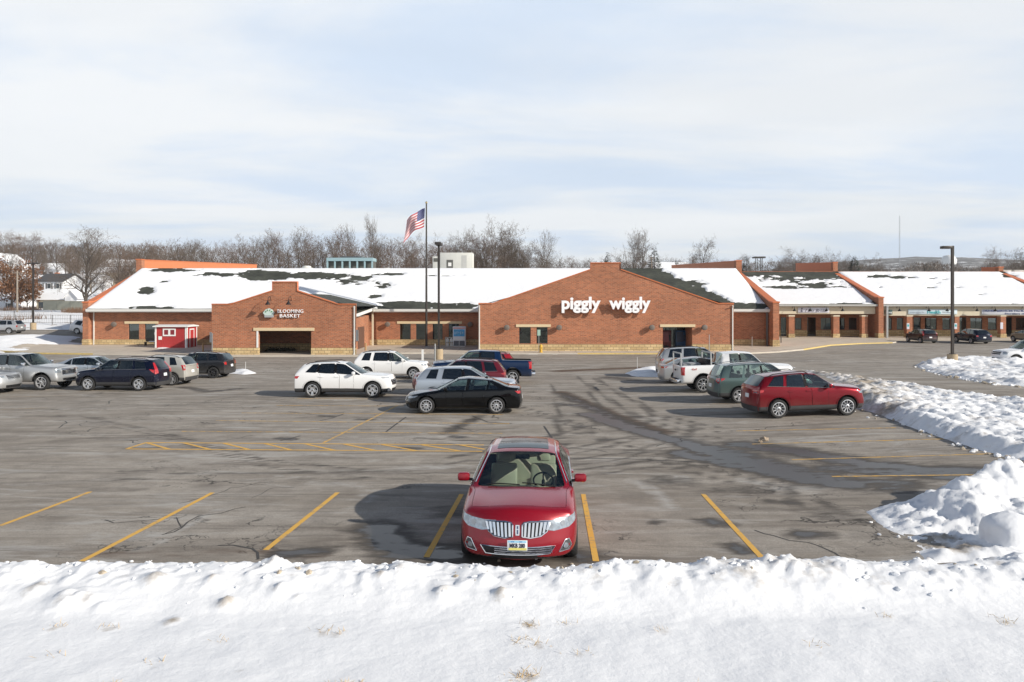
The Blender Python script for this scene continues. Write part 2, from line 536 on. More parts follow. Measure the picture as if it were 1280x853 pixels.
_wheels = {}
def make_wheel(S, parent, x, y, side):
    key = (round(S['R'], 3), S.get('nsp', 5), S.get('rim', 'silver'), S.get('rr', .70))
    if key not in _wheels:
        Rr = S['R']; w = .115; rr = Rr*key[3]
        t = MB()
        pr = [(rr, -w*.9), (rr+.02, -w), (Rr-.03, -w), (Rr-.006, -w+.03), (Rr, 0), (Rr-.006, w-.03), (Rr-.03, w), (rr+.02, w*1.02), (rr, w*.92), (rr-.01, w*.5), (rr-.01, -w*.5), (rr, -w*.9)]
        t.lathe(pr, 36, 'y')
        tyre = t.build('tyre', TYRE)
        m = MB()
        m.lathe([(rr+.004, w*.95), (rr-.018, w*.98), (rr-.03, w*.6), (rr-.04, -w*.8)], 36, 'y', 0)
        m.lathe([(rr-.03, .0), (0.02, .0)], 24, 'y', 1)     # dark brake backing
        m.lathe([(rr*.55, .012), (rr*.55, .03), (.03, .03)], 24, 'y', 3)   # brake disc
        ns = key[1]
        tw = key[2] == 'two'
        for k in range(ns):
            a = 2*math.pi*k/ns + .3
            Mx = Matrix.Rotation(a, 4, 'Y')
            ww = min(.055, 1.5*rr/ns/1.9); wi = ww*.75
            for off_ in ((-.5, .5) if ns <= 5 else (0,)):
                o1 = off_*ww*1.9; o0 = off_*wi*.7
                hwid = ww*.42 if ns <= 5 else ww*.62
                poly = [(.05, o0-wi*.45), (rr-.02, o1-hwid), (rr-.02, o1+hwid), (.05, o0+wi*.45)]
                vs = [Mx @ Vector((p[0], w*.80+(-.01 if p[0] < .1 else .02), p[1])) for p in poly] + [Mx @ Vector((p[0], w*.45, p[1])) for p in poly]
                m.add(vs, [(0, 1, 2, 3), (0, 4, 5, 1), (1, 5, 6, 2), (2, 6, 7, 3)], 0)
        m.lathe([(.075, w*.5), (.072, w*.82), (.045, w*.9), (.001, w*.9)], 16, 'y', 0)
        m.lathe([(.034, w*.905), (.001, w*.915)], 12, 'y', 2)
        base = RIMD if key[2] == 'dark' else RIMS
        rim = m.build('rim', [base, WELL, BLK, SILVERT])
        _wheels[key] = (tyre.data, rim.data); bpy.data.objects.remove(tyre); bpy.data.objects.remove(rim)
    td, rd = _wheels[key]
    e = empty('wheel', (x, y, S['R'])); e.parent = parent
    if side < 0: e.rotation_euler = (0, 0, math.pi)
    for nm, dd in (('tyre', td), ('rim', rd)):
        o = bpy.data.objects.new(nm, dd); C.objects.link(o); o.parent = e
    return e

def make_seats(S, root, mat, zfl):
    L = S['L']; H = S['H']
    rows = S.get('seats', [(S['ud0']+.95, 2), (S['ucp']-.15, 3)])
    zs = zfl
    for u, kind in rows:
        x = L/2-u
        for y in ((.38, -.38) if kind == 2 else (0,)):
            m = MB(); hwid = .25 if kind == 2 else .62
            ht = min(.64, H-.28-(zs+.12))
            m.bbox(x-.05, x+.45, y-hwid, y+hwid, zs-.05, zs+.14, .05)
            Mx = Matrix.Translation((x-.03, y, zs+.1)) @ Matrix.Rotation(R(-14), 4, 'Y')
            m.bbox(-.10, .04, -hwid, hwid, 0, ht-.06, .05, 0, Mx)
            for hy in ((0,) if kind == 2 else (-.38, .38)):
                m.bbox(-.09, .01, hy-.13, hy+.13, ht-.02, ht+.13, .045, 0, Mx)
            m.build('seat' if kind == 2 else 'rear_bench', mat, root)

def make_car(name, label, cat, S, pmat, seatmat=SEATD, group=None):
    root = empty(name); tag(root, label, cat, group)
    L, W, H = S['L'], S['W'], S['H']; hw = W/2
    V, Fc, Mt, cre = cage(S)
    full = eval_body(S, V, Fc, Mt, cre, S.get('bed'))
    bvh = BVHTree.FromPolygons([v.co.copy() for v in full.vertices], [tuple(p.vertices) for p in full.polygons])
    grp = {}
    for p in full.polygons:
        m = p.material_index; sd = 0
        if m in (1, 2, 3, 11): sd = 1 if p.center.y > 0 else -1
        if m == 1: sd *= (1 if L/2-p.center.x < S['ubp']+.05 else 2)
        if m == 4 and not S.get('clad'): m = 0
        if m == 6: sd = 1 if p.center.y > 0 else -1
        if m == 5:
            cx_ = L/2-S['fo']-S['wb']/2
            sd = (1 if p.center.y > 0 else -1)*(1 if p.center.x > cx_ else 2)
            if S.get('bed') and p.center.z > .82 and abs(p.center.y) < S['bed'][2]+.01 and p.center.x < S['bed'][1]+.02: sd = 9
        grp.setdefault((m, sd), []).append(p)
    clad = S.get('cladmat', CLAD)
    names = {0: ('body', pmat, 0), 1: ('side_window', GLD if S.get('dark') == 2 else GLS, .008), 2: ('door', pmat, .008), 3: ('door', pmat, .008), 4: ('lower_cladding', clad, 0),
             5: ('wheel_well', WELL, 0), 6: ('pillar_trim', PILL, 0), 7: ('windshield', GLW, .012), 8: ('rear_window', GLD if S.get('dark') else GLS, .012),
             9: ('hood', pmat, .007), 10: ('tailgate' if S.get('tailgate') else 'trunk_lid', pmat, .007), 11: ('side_window', GLD if S.get('dark') else GLS, .008)}
    doors = {}
    for (m, sd), polys in grp.items():
        nm, mt, sh = names[m]
        if sd == 9: nm = 'truck_bed'
        if m == 1 and abs(sd) == 2 and S.get('dark'): mt = GLD
        me = submesh(full, polys, nm, mt, sh)
        o = bpy.data.objects.new(nm, me); C.objects.link(o); o.parent = root
        if m in (2, 3): doors[(m, sd)] = o
    # black liner just inside so panel gaps and interior read dark
    # wheels
    for ax in (S['fo'], S['fo']+S['wb']):
        for sd in (-1, 1):
            make_wheel(S, root, L/2-ax, sd*(hw-.125-S.get('win', 0)), sd)
    zfl = S['zf']+.28
    fl = MB(); x0 = L/2-S['uc']-.1; x1 = L/2-min(S['ub'], L-.35)
    fl.box(x1, x0, -hw*.86, hw*.86, zfl-.25, zfl-.22)
    dz = S['zc']-.1
    fl.bbox(x0-.55, x0-.02, -hw*.84, hw*.84, dz-.28, dz+.0, .05)       # dashboard
    if S.get('deck') and not S.get('bed'): fl.box(x1-.15, x1+.25, -hw*.82, hw*.82, S['zb']-.1, S['zb']-.05)
    fl.build('interior_floor', SEATD if seatmat is not SEATT else SEATT, root)
    make_seats(S, root, seatmat, zfl)
    # steering wheel
    sw = MB(); cx = x0-.62; MM = Matrix.Translation((cx, .38, dz+.07)) @ Matrix.Rotation(R(-62), 4, 'Y')
    ring = [MM @ Vector((.18*math.cos(a), .18*math.sin(a), 0)) for a in [2*math.pi*k/20 for k in range(21)]]
    sw.tube(ring, .016, 6, 0, cap=False); sw.tube([MM @ Vector((-.18, 0, 0)), MM @ Vector((.18, 0, 0))], .014, 6); sw.tube([MM @ Vector((0, 0, 0)), MM @ Vector((0, 0, -.2))], .03, 6)
    sw.build('steering_wheel', BLK, root)
    # mirrors
    for sd in (-1, 1):
        m = MB(); ux = S['ud0']+.12+S.get('mirdu', 0); mz = S['zbf']+.10; g = S.get('mir', 1)
        wbt = hw*.94
        m.bbox(L/2-ux-.07*g, L/2-ux+.08*g, sd*(wbt+.03) if sd > 0 else sd*(wbt+.03+.22*g), sd*(wbt+.03+.22*g) if sd > 0 else sd*(wbt+.03), mz-.07*g, mz+.08*g, .045, 0)
        m.tube([(L/2-ux, sd*(wbt-.02), mz-.05), (L/2-ux, sd*(wbt+.14), mz-.04)], .025, 6, 1)
        m.box(L/2-ux-.074*g, L/2-ux-.071*g, sd*(wbt+.05) if sd > 0 else sd*(wbt+.01+.22*g), sd*(wbt+.01+.22*g) if sd > 0 else sd*(wbt+.05), mz-.05*g, mz+.06*g, 2)
        m.build('side_mirror', [S.get('mirmat') or pmat, BLK, CHROME], root)
    # handles as sub-parts of the doors
    for (m_, sd), d_ in doors.items():
        m = MB(); u = (S['ubp']-.02) if m_ == 2 else S['ucp']-.16+S.get('hdu', 0)
        z = S['zbf']+(S['zbr']-S['zbf'])*.4-.13
        patch_mesh(m, bvh, [(-.10, -.016), (.10, -.016), (.10, .016), (-.10, .016)], (L/2-u, sd*(hw+.4), z), (-1, 0, 0), (0, 0, 1), (0, -sd, 0), .03, .0, 0, .1)
        m.build('handle', S.get('hmat') or pmat, d_)
    # arch trim
    if S.get('archtrim'):
        for ax in (S['fo'], S['fo']+S['wb']):
            for sd in (-1, 1):
                m = MB()
                r = S['R']+S.get('arch', .065)-.012; n = 14; tw = S['archtrim']
                for k in range(n):
                    a0 = R(-14)+(math.pi+R(28))*k/n; a1 = R(-14)+(math.pi+R(28))*(k+1)/n
                    poly = [(r*math.cos(a0), r*math.sin(a0)), ((r+tw)*math.cos(a0), (r+tw)*math.sin(a0)), ((r+tw)*math.cos(a1), (r+tw)*math.sin(a1)), (r*math.cos(a1), r*math.sin(a1))]
                    if min(p[1] for p in poly)+S['R'] < S['zf']+.02: continue
                    patch_mesh(m, bvh, poly, (L/2-ax, sd*(hw+.4), S['R']+.02), (-1, 0, 0), (0, 0, 1), (0, -sd, 0), .014, .01, 0, .3)
                m.build('wheel_arch_trim', clad, root)
    # roof rails
    if S.get('rails'):
        for sd in (-1, 1):
            m = MB(); pts = []
            rw = S.get('rw', hw*.66); n = 9
            for k in range(n):
                u = S['uh']+.25 + (S['ur']-S['uh']-.35)*k/(n-1)
                h = bvh.ray_cast(Vector((L/2-u, sd*(rw-.02), H+1)), Vector((0, 0, -1)))[0]
                z = (h.z if h else H) + (.0 if k in (0, n-1) else .055)
                pts.append((L/2-u, sd*(rw-.02), z))
            m.tube(pts, .017, 6); m.build('roof_rail', S.get('railmat', BLK), root)
    if S.get('fin'):
        m = MB(); xx = L/2-S['ur']+.28; zz = bvh.ray_cast(Vector((xx, 0, H+1)), Vector((0, 0, -1)))[0].z
        m.prism([(xx+.09, zz-.01), (xx-.07, zz-.01), (xx-.07, zz+.05), (xx-.03, zz+.06)], -.02, .02, 'y'); m.build('antenna', pmat, root)
    # lamps, grille, plate ------------------------------------------------
    fx = L/2+.5; fr = dict(o=(fx, 0, 0), right=(0, 1, 0), up=(0, 0, 1), d=(-1, 0, 0))
    zh, zf = S['zh'], S['zf']
    hl = S.get('hl', dict(s=[(.0, -.055), (.36, -.03), (.40, .05), (.02, .05)], z=zh-.12, y=hw*.62, yaw=28))
    for sd in (-1, 1):
        a = R(hl['yaw']); dv = Vector((-math.cos(a), -sd*math.sin(a), 0)); rt = Vector((-math.sin(a)*1, sd*math.cos(a), 0))
        org = Vector((L/2 - .2, sd*hl['y'], hl['z'])) - dv*.8
        m = MB(); patch_mesh(m, bvh, hl['s'], org, rt, (0, 0, 1), dv, .008, .03, 0, .07)
        if hl.get('bulb', 1):
            for q in hl.get('b', ((.12, 0), (.26, 0))):
                c = [(q[0]+.045*math.cos(t), q[1]+.04*math.sin(t)) for t in [2*math.pi*k/12 for k in range(12)]]
                patch_mesh(m, bvh, c, org, rt, (0, 0, 1), dv, .013, .0, 1, .3)
        m.build('headlight', [hl.get('mat', HEAD), hl.get('bmat', HEADD)], root)
    tl = S.get('tl', dict(s=[(.0, -.09), (.22, -.07), (.26, .09), (.02, .09)], z=S['zt']-.14, y=hw*.66, yaw=25))
    for sd in (-1, 1):
        a = R(tl['yaw']); dv = Vector((math.cos(a), -sd*math.sin(a), 0)); rt = Vector((math.sin(a), sd*math.cos(a), 0))
        org = Vector((-L/2+.2, sd*tl['y'], tl['z'])) - dv*.9
        m = MB(); patch_mesh(m, bvh, tl['s'], org, rt, (0, 0, 1), dv, .012, .03, 0, .07)
        if tl.get('w'): patch_mesh(m, bvh, tl['w'], org, rt, (0, 0, 1), dv, .015, .0, 1, .3)
        m.build('taillight', [REDL, HEAD], root)
    for pl in S.get('grille', [([(-.42, zh-.26), (.42, zh-.26), (.48, zh-.06), (-.48, zh-.06)], 3)]):
        m = MB(); patch_mesh(m, bvh, pl[0], **fr, off=.006, back=.03, mat=0, cell=.08)
        s0 = min(p[0] for p in pl[0]); s1 = max(p[0] for p in pl[0]); t0 = min(p[1] for p in pl[0]); t1 = max(p[1] for p in pl[0])
        for k in range(pl[1]):
            t = t0+(t1-t0)*(k+.5)/pl[1]
            patch_mesh(m, bvh, [(s0+.04, t-.012), (s1-.04, t-.012), (s1-.04, t+.012), (s0+.04, t+.012)], **fr, off=.02, back=0, mat=1, cell=.1)
        if len(pl) > 2: path_tube(m, bvh, pl[0], **fr, rad=.014, off=.01, mat=1, closed=True)
        m.build('grille', [BLK, CHROME if (len(pl) > 2) else SILVERT], root)
    if S.get('intake', 1):
        m = MB(); z = zf+.12
        patch_mesh(m, bvh, [(-.5, z-.06), (.5, z-.06), (.56, z+.07), (-.56, z+.07)], **fr, off=.006, back=.03, cell=.1)
        m.build('lower_intake', BLK, root)
    rr_ = dict(o=(-L/2-.5, 0, 0), right=(0, 1, 0), up=(0, 0, 1), d=(1, 0, 0))
    if S.get('rplate', 1):
        m = MB(); z = S.get('rpz', S['zt']-.30)
        patch_mesh(m, bvh, [(-.155, z-.075), (.155, z-.075), (.155, z+.075), (-.155, z+.075)], **rr_, off=.012, back=0, cell=.4)
        m.build('license_plate', PLATE, root)
    if S.get('rbump'):
        m = MB(); patch_mesh(m, bvh, [(-hw*.8, zf+.03), (hw*.8, zf+.03), (hw*.84, zf+S['rbump']), (-hw*.84, zf+S['rbump'])], **rr_, off=.008, back=.02, cell=.12)
        m.build('rear_bumper_cladding', clad, root)
    if S.get('wchrome'):
        # bright line along the belt
        for sd in (-1, 1):
            m = MB()
            pts = []
            u0, u1 = S['uc']+.12, (S.get('udp') or S['ucp'])
            n = 14
            for k in range(n+1):
                u = u0+(u1-u0)*k/n; z = S['zbf']+(S['zbr']-S['zbf'])*max(0, min(1, (u-S['uc'])/(S['ub']-S['uc'])))
                h = bvh.ray_cast(Vector((L/2-u, sd*(hw+.5), z+.005)), Vector((0, -sd, 0)))[0]
                if h: pts.append(h+Vector((0, sd*.004, 0)))
            m.tube(pts, .011, 5)
            if S.get('wchrome') == 2:
                pts = []
                for k in range(n+3):
                    u = S['uh']+.02+(S['ur']-S['uh']-.15)*k/(n+2)
                    t = (u-S['uh'])/(S['ur']-S['uh']); zz = H-.035*(2*t-.75)**2-S.get('rfall', 0)*max(0, t-.3)-.095
                    h = bvh.ray_cast(Vector((L/2-u, sd*(hw+.5), zz)), Vector((0, -sd, 0)))[0]
                    if h: pts.append(h+Vector((0, sd*.004, .0)))
                m.tube(pts, .011, 5)
            m.build('window_trim', CHROME, root)
    if S.get('extra'): S['extra'](root, bvh, S, pmat)
    return root

def place(root, S, X=None, Y=None, rz=0):
    root.location = (X, Y, gz(X, Y)); root.rotation_euler = (0, 0, rz)
    # follow the slope
    dx = (gz(X+1, Y)-gz(X-1, Y))/2; dy = (gz(X, Y+1)-gz(X, Y-1))/2
    n = Vector((-dx, -dy, 1)).normalized()
    q = Vector((0, 0, 1)).rotation_difference(n)
    root.rotation_mode = 'QUATERNION'; root.rotation_quaternion = q @ Matrix.Rotation(rz, 3, 'Z').to_quaternion()
def place_side(root, S, face, u, v=None, ref='front_axle', d=None, yaw=0, X=None):
    """face=+1: nose to +X. (u,v): photo pixel of the near-side reference"""
    if d is None: 
        p = at(u, v); Y, Xr = p.y, p.x
    else: Y, Xr = d, (u-640)/F*d
    lx = {'front_axle': S['L']/2-S['fo'], 'rear_axle': S['L']/2-S['fo']-S['wb'], 'front': S['L']/2-.1, 'rear': -S['L']/2+.05, 'cowl': S['L']/2-S['uc']}[ref]
    rz = (0 if face > 0 else math.pi) + yaw
    ca, sa = math.cos(rz), math.sin(rz)
    ly = -S['W']/2+.12 if face > 0 else S['W']/2-.12
    # world = root + R*(lx,ly)
    place(root, S, Xr-(ca*lx-sa*ly), Y-(sa*lx+ca*ly), rz)

# base shapes
def mk(base, **kw):
    d = dict(base); d.update(kw); return d
SEDAN = dict(L=4.88, W=1.84, H=1.44, zf=.19, R=.335, wb=2.825, fo=.96, zh=.72, uc=1.45, zc=.93, uh=2.22, ur=3.62, ub=4.22, zb=1.06, zbf=.92, zbr=1.0, zt=1.03, ud0=1.62, ubp=2.55, ucp=3.40, udp=3.92, cpw=.035, dt=.50,
             deck=[4.5], rw=.56, rfall=.05, tilt=-.05, k7=.35, nsp=5, fin=1, ub12=3.95,
             tl=dict(s=[(-.02, -.07), (.26, -.05), (.32, .05), (.1, .06), (.0, .02)], z=.88, y=.55, yaw=28), rpz=.62)
SUV = dict(L=4.6, W=1.85, H=1.68, zf=.24, R=.355, wb=2.68, fo=.92, zh=.98, bulF=.22, uc=1.30, zc=1.11, uh=1.98, ur=4.12, ub=4.42, zb=1.12, zbf=1.06, zbr=1.14, zt=1.06, ud0=1.48, ubp=2.42, ucp=3.28, udp=3.98, rw=.60, rfall=.04,
           clad=1, tailgate=1, dark=1, rails=1, archtrim=.05, k7=.3, rbump=.22, nsp=5, bulR=.12, prR=[(0, .10), (.3, 0), (.45, .05), (1, .10)], ub12=4.25)
PICKUP = dict(L=5.89, W=2.03, H=1.92, zf=.42, R=.405, wb=3.74, fo=.96, zh=1.16, uc=1.58, zc=1.27, uh=2.22, ur=3.98, ub=4.14, zb=1.36, zbf=1.27, zbr=1.33, zt=1.33, ud0=1.72, ubp=2.78, ucp=3.72, deck=[4.3, 5.2], rw=.70,
              tilt=.02, k7=.5, ub12=4.08, dark=1, nsp=6, archup=.04, arch=.10, bulF=.16, bulR=.04, crown=.07, prF=[(0, .06), (.25, 0), (.35, .06), (.9, .06), (1.0, .12)], prR=[(0, .08), (1, .06)],
              bed=(-2.84, -1.28, .80, .86, 1.8), tl=dict(s=[(-.10, -.20), (.13, -.20), (.13, .2), (-.10, .2)], z=1.08, y=.88, yaw=40), rcw=.985, nopre=0, hardr=(10, 9), archtrim=.055, rplate=0,
              hl=dict(s=[(.0, -.13), (.30, -.12), (.32, .07), (.0, .07)], z=1.02, y=.62, yaw=18), grille=[([(-.52, .80), (.52, .80), (.58, 1.12), (-.58, 1.12)], 3, 1)])
# ================================================================ materials for the site
def lk(nt, a, b): nt.links.new(a, b)
def brick_mat(name, c1, c2, mortar, bw=.22, bh=.075, ms=.012, big=.25):
    m, nt, b = _nt(name)
    tc = N(nt, 'ShaderNodeTexCoord'); sx = N(nt, 'ShaderNodeSeparateXYZ'); lk(nt, tc.outputs['Object'], sx.inputs[0])
    ad = N(nt, 'ShaderNodeMath', operation='ADD'); lk(nt, sx.outputs[0], ad.inputs[0]); lk(nt, sx.outputs[1], ad.inputs[1])
    cb = N(nt, 'ShaderNodeCombineXYZ'); lk(nt, ad.outputs[0], cb.inputs[0]); lk(nt, sx.outputs[2], cb.inputs[1])
    br = N(nt, 'ShaderNodeTexBrick'); lk(nt, cb.outputs[0], br.inputs['Vector'])
    br.inputs['Color1'].default_value = rgb(c1); br.inputs['Color2'].default_value = rgb(c2); br.inputs['Mortar'].default_value = rgb(mortar)
    br.inputs['Scale'].default_value = 1; br.inputs['Brick Width'].default_value = bw; br.inputs['Row Height'].default_value = bh; br.inputs['Mortar Size'].default_value = ms
    br.inputs['Bias'].default_value = -.1
    no = N(nt, 'ShaderNodeTexNoise'); inp(no, Scale=.35, Detail=5, Roughness=.6); lk(nt, tc.outputs['Object'], no.inputs['Vector'])
    n2 = N(nt, 'ShaderNodeTexNoise'); inp(n2, Scale=7, Detail=3); lk(nt, cb.outputs[0], n2.inputs['Vector'])
    mp = N(nt, 'ShaderNodeMapping'); mp.inputs['Scale'].default_value = (1, 3.2, 1); lk(nt, cb.outputs[0], mp.inputs[0]); lk(nt, mp.outputs[0], n2.inputs['Vector'])
    a2 = N(nt, 'ShaderNodeMath', operation='ADD'); lk(nt, no.outputs['Fac'], a2.inputs[0]); lk(nt, n2.outputs['Fac'], a2.inputs[1])
    mr = N(nt, 'ShaderNodeMapRange'); inp(mr, From_Min=.65, From_Max=1.4, To_Min=1-big, To_Max=1+big); lk(nt, a2.outputs[0], mr.inputs[0])
    mx = N(nt, 'ShaderNodeVectorMath', operation='SCALE'); lk(nt, br.outputs['Color'], mx.inputs[0]); lk(nt, mr.outputs[0], mx.inputs['Scale'])
    lk(nt, mx.outputs[0], b.inputs['Base Color']); inp(b, Roughness=.88)
    bp = N(nt, 'ShaderNodeBump'); inp(bp, Strength=.5, Distance=.01); bp.invert = True; lk(nt, br.outputs['Fac'], bp.inputs['Height']); lk(nt, bp.outputs[0], b.inputs['Normal'])
    return m
BRICK = brick_mat('red_brick', (.47, .155, .07), (.27, .082, .038), (.36, .23, .15), .34, .118, .019)
BRICKT = brick_mat('red_brick_parapet', (.50, .16, .065), (.38, .105, .045), (.40, .2, .12), .30, .10, .016, big=.12)
STONE = brick_mat('tan_stone_base', (.60, .46, .25), (.44, .31, .15), (.26, .19, .11), .55, .24, .022, .3)
COPING = simple('orange_metal_coping', (.62, .18, .065), .45, .1, var=.08)
PARAP = simple('terracotta_parapet_panel', (.55, .19, .08), .6, var=.1, scale=2)
LINTEL = simple('cream_limestone', (.66, .53, .34), .8, var=.1)
FASCIA = simple('cream_stucco', (.62, .55, .42), .85, var=.06, scale=1.5)
GUTTER = simple('white_gutter', (.66, .66, .63), .5, var=.05)
TRIMW = simple('white_trim', (.78, .78, .76), .5, var=.05)
WGLASS = glassmat('store_glass', (.35, .42, .40), .10)
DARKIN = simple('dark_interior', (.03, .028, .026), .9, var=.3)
MFRAME = simple('bronze_frame', (.06, .055, .05), .4, .4, var=.1)
POLEM = simple('bronze_pole', (.045, .038, .034), .45, .3, var=.15)
CONC = simple('pedestal_concrete', (.40, .31, .20), .9, var=.2, scale=5, bump=.4)
YEL = simple('yellow_kerb_paint', (.56, .42, .16), .8, var=.3, scale=4)
METG = simple('galvanised_metal', (.42, .43, .43), .45, .7, var=.15)
SHINGLE = None
def shingle_mat():
    m, nt, b = _nt('dark_green_shingles')
    tc = N(nt, 'ShaderNodeTexCoord')
    br = N(nt, 'ShaderNodeTexBrick'); lk(nt, tc.outputs['Object'], br.inputs['Vector'])
    br.inputs['Color1'].default_value = (.040, .044, .036, 1); br.inputs['Color2'].default_value = (.072, .077, .058, 1); br.inputs['Mortar'].default_value = (.02, .022, .018, 1)
    inp(br, Scale=1); br.inputs['Brick Width'].default_value = .33; br.inputs['Row Height'].default_value = .15; br.inputs['Mortar Size'].default_value = .012
    no = N(nt, 'ShaderNodeTexNoise'); inp(no, Scale=.6, Detail=6); lk(nt, tc.outputs['Object'], no.inputs['Vector'])
    mr = N(nt, 'ShaderNodeMapRange'); inp(mr, From_Min=.3, From_Max=.7, To_Min=.6, To_Max=1.3); lk(nt, no.outputs['Fac'], mr.inputs[0])
    mx = N(nt, 'ShaderNodeVectorMath', operation='SCALE'); lk(nt, br.outputs['Color'], mx.inputs[0]); lk(nt, mr.outputs[0], mx.inputs['Scale']); lk(nt, mx.outputs[0], b.inputs['Base Color'])
    inp(b, Roughness=.9)
    return m
SHINGLE = shingle_mat()
def snow_mat(name, dirty=0.0, sc=1.0, bump=.35):
    m, nt, b = _nt(name)
    tc = N(nt, 'ShaderNodeTexCoord')
    inp(b, Roughness=.75); b.inputs['Specular IOR Level'].default_value = .3
    n1 = N(nt, 'ShaderNodeTexNoise'); inp(n1, Scale=9*sc, Detail=8, Roughness=.65); lk(nt, tc.outputs['Object'], n1.inputs['Vector'])
    n3 = N(nt, 'ShaderNodeTexNoise'); inp(n3, Scale=2.2*sc, Detail=5, Roughness=.6); lk(nt, tc.outputs['Object'], n3.inputs['Vector'])
    ad = N(nt, 'ShaderNodeMath', operation='ADD'); lk(nt, n1.outputs['Fac'], ad.inputs[0]); lk(nt, n3.outputs['Fac'], ad.inputs[1])
    bp = N(nt, 'ShaderNodeBump'); inp(bp, Strength=bump, Distance=.09/sc); lk(nt, ad.outputs[0], bp.inputs['Height']); lk(nt, bp.outputs[0], b.inputs['Normal'])
    at_ = N(nt, 'ShaderNodeAttribute'); at_.attribute_name = 'dirt'
    n2 = N(nt, 'ShaderNodeTexNoise'); inp(n2, Scale=5*sc, Detail=9, Roughness=.72); lk(nt, tc.outputs['Object'], n2.inputs['Vector'])
    s = N(nt, 'ShaderNodeMath', operation='ADD'); lk(nt, at_.outputs['Fac'], s.inputs[0]); lk(nt, n2.outputs['Fac'], s.inputs[1])
    mr = N(nt, 'ShaderNodeMapRange'); inp(mr, From_Min=.70-dirty, From_Max=1.15-dirty, To_Min=0, To_Max=.85); lk(nt, s.outputs[0], mr.inputs[0])
    mx = N(nt, 'ShaderNodeMix', data_type='RGBA'); mx.inputs[6].default_value = (.85, .86, .88, 1); mx.inputs[7].default_value = (.27, .21, .14, 1)
    lk(nt, mr.outputs[0], mx.inputs[0]); lk(nt, mx.outputs[2], b.inputs['Base Color'])
    return m
SNOW = snow_mat('snow', bump=.20); SNOWR = snow_mat('roof_snow', 0, .5, .2)

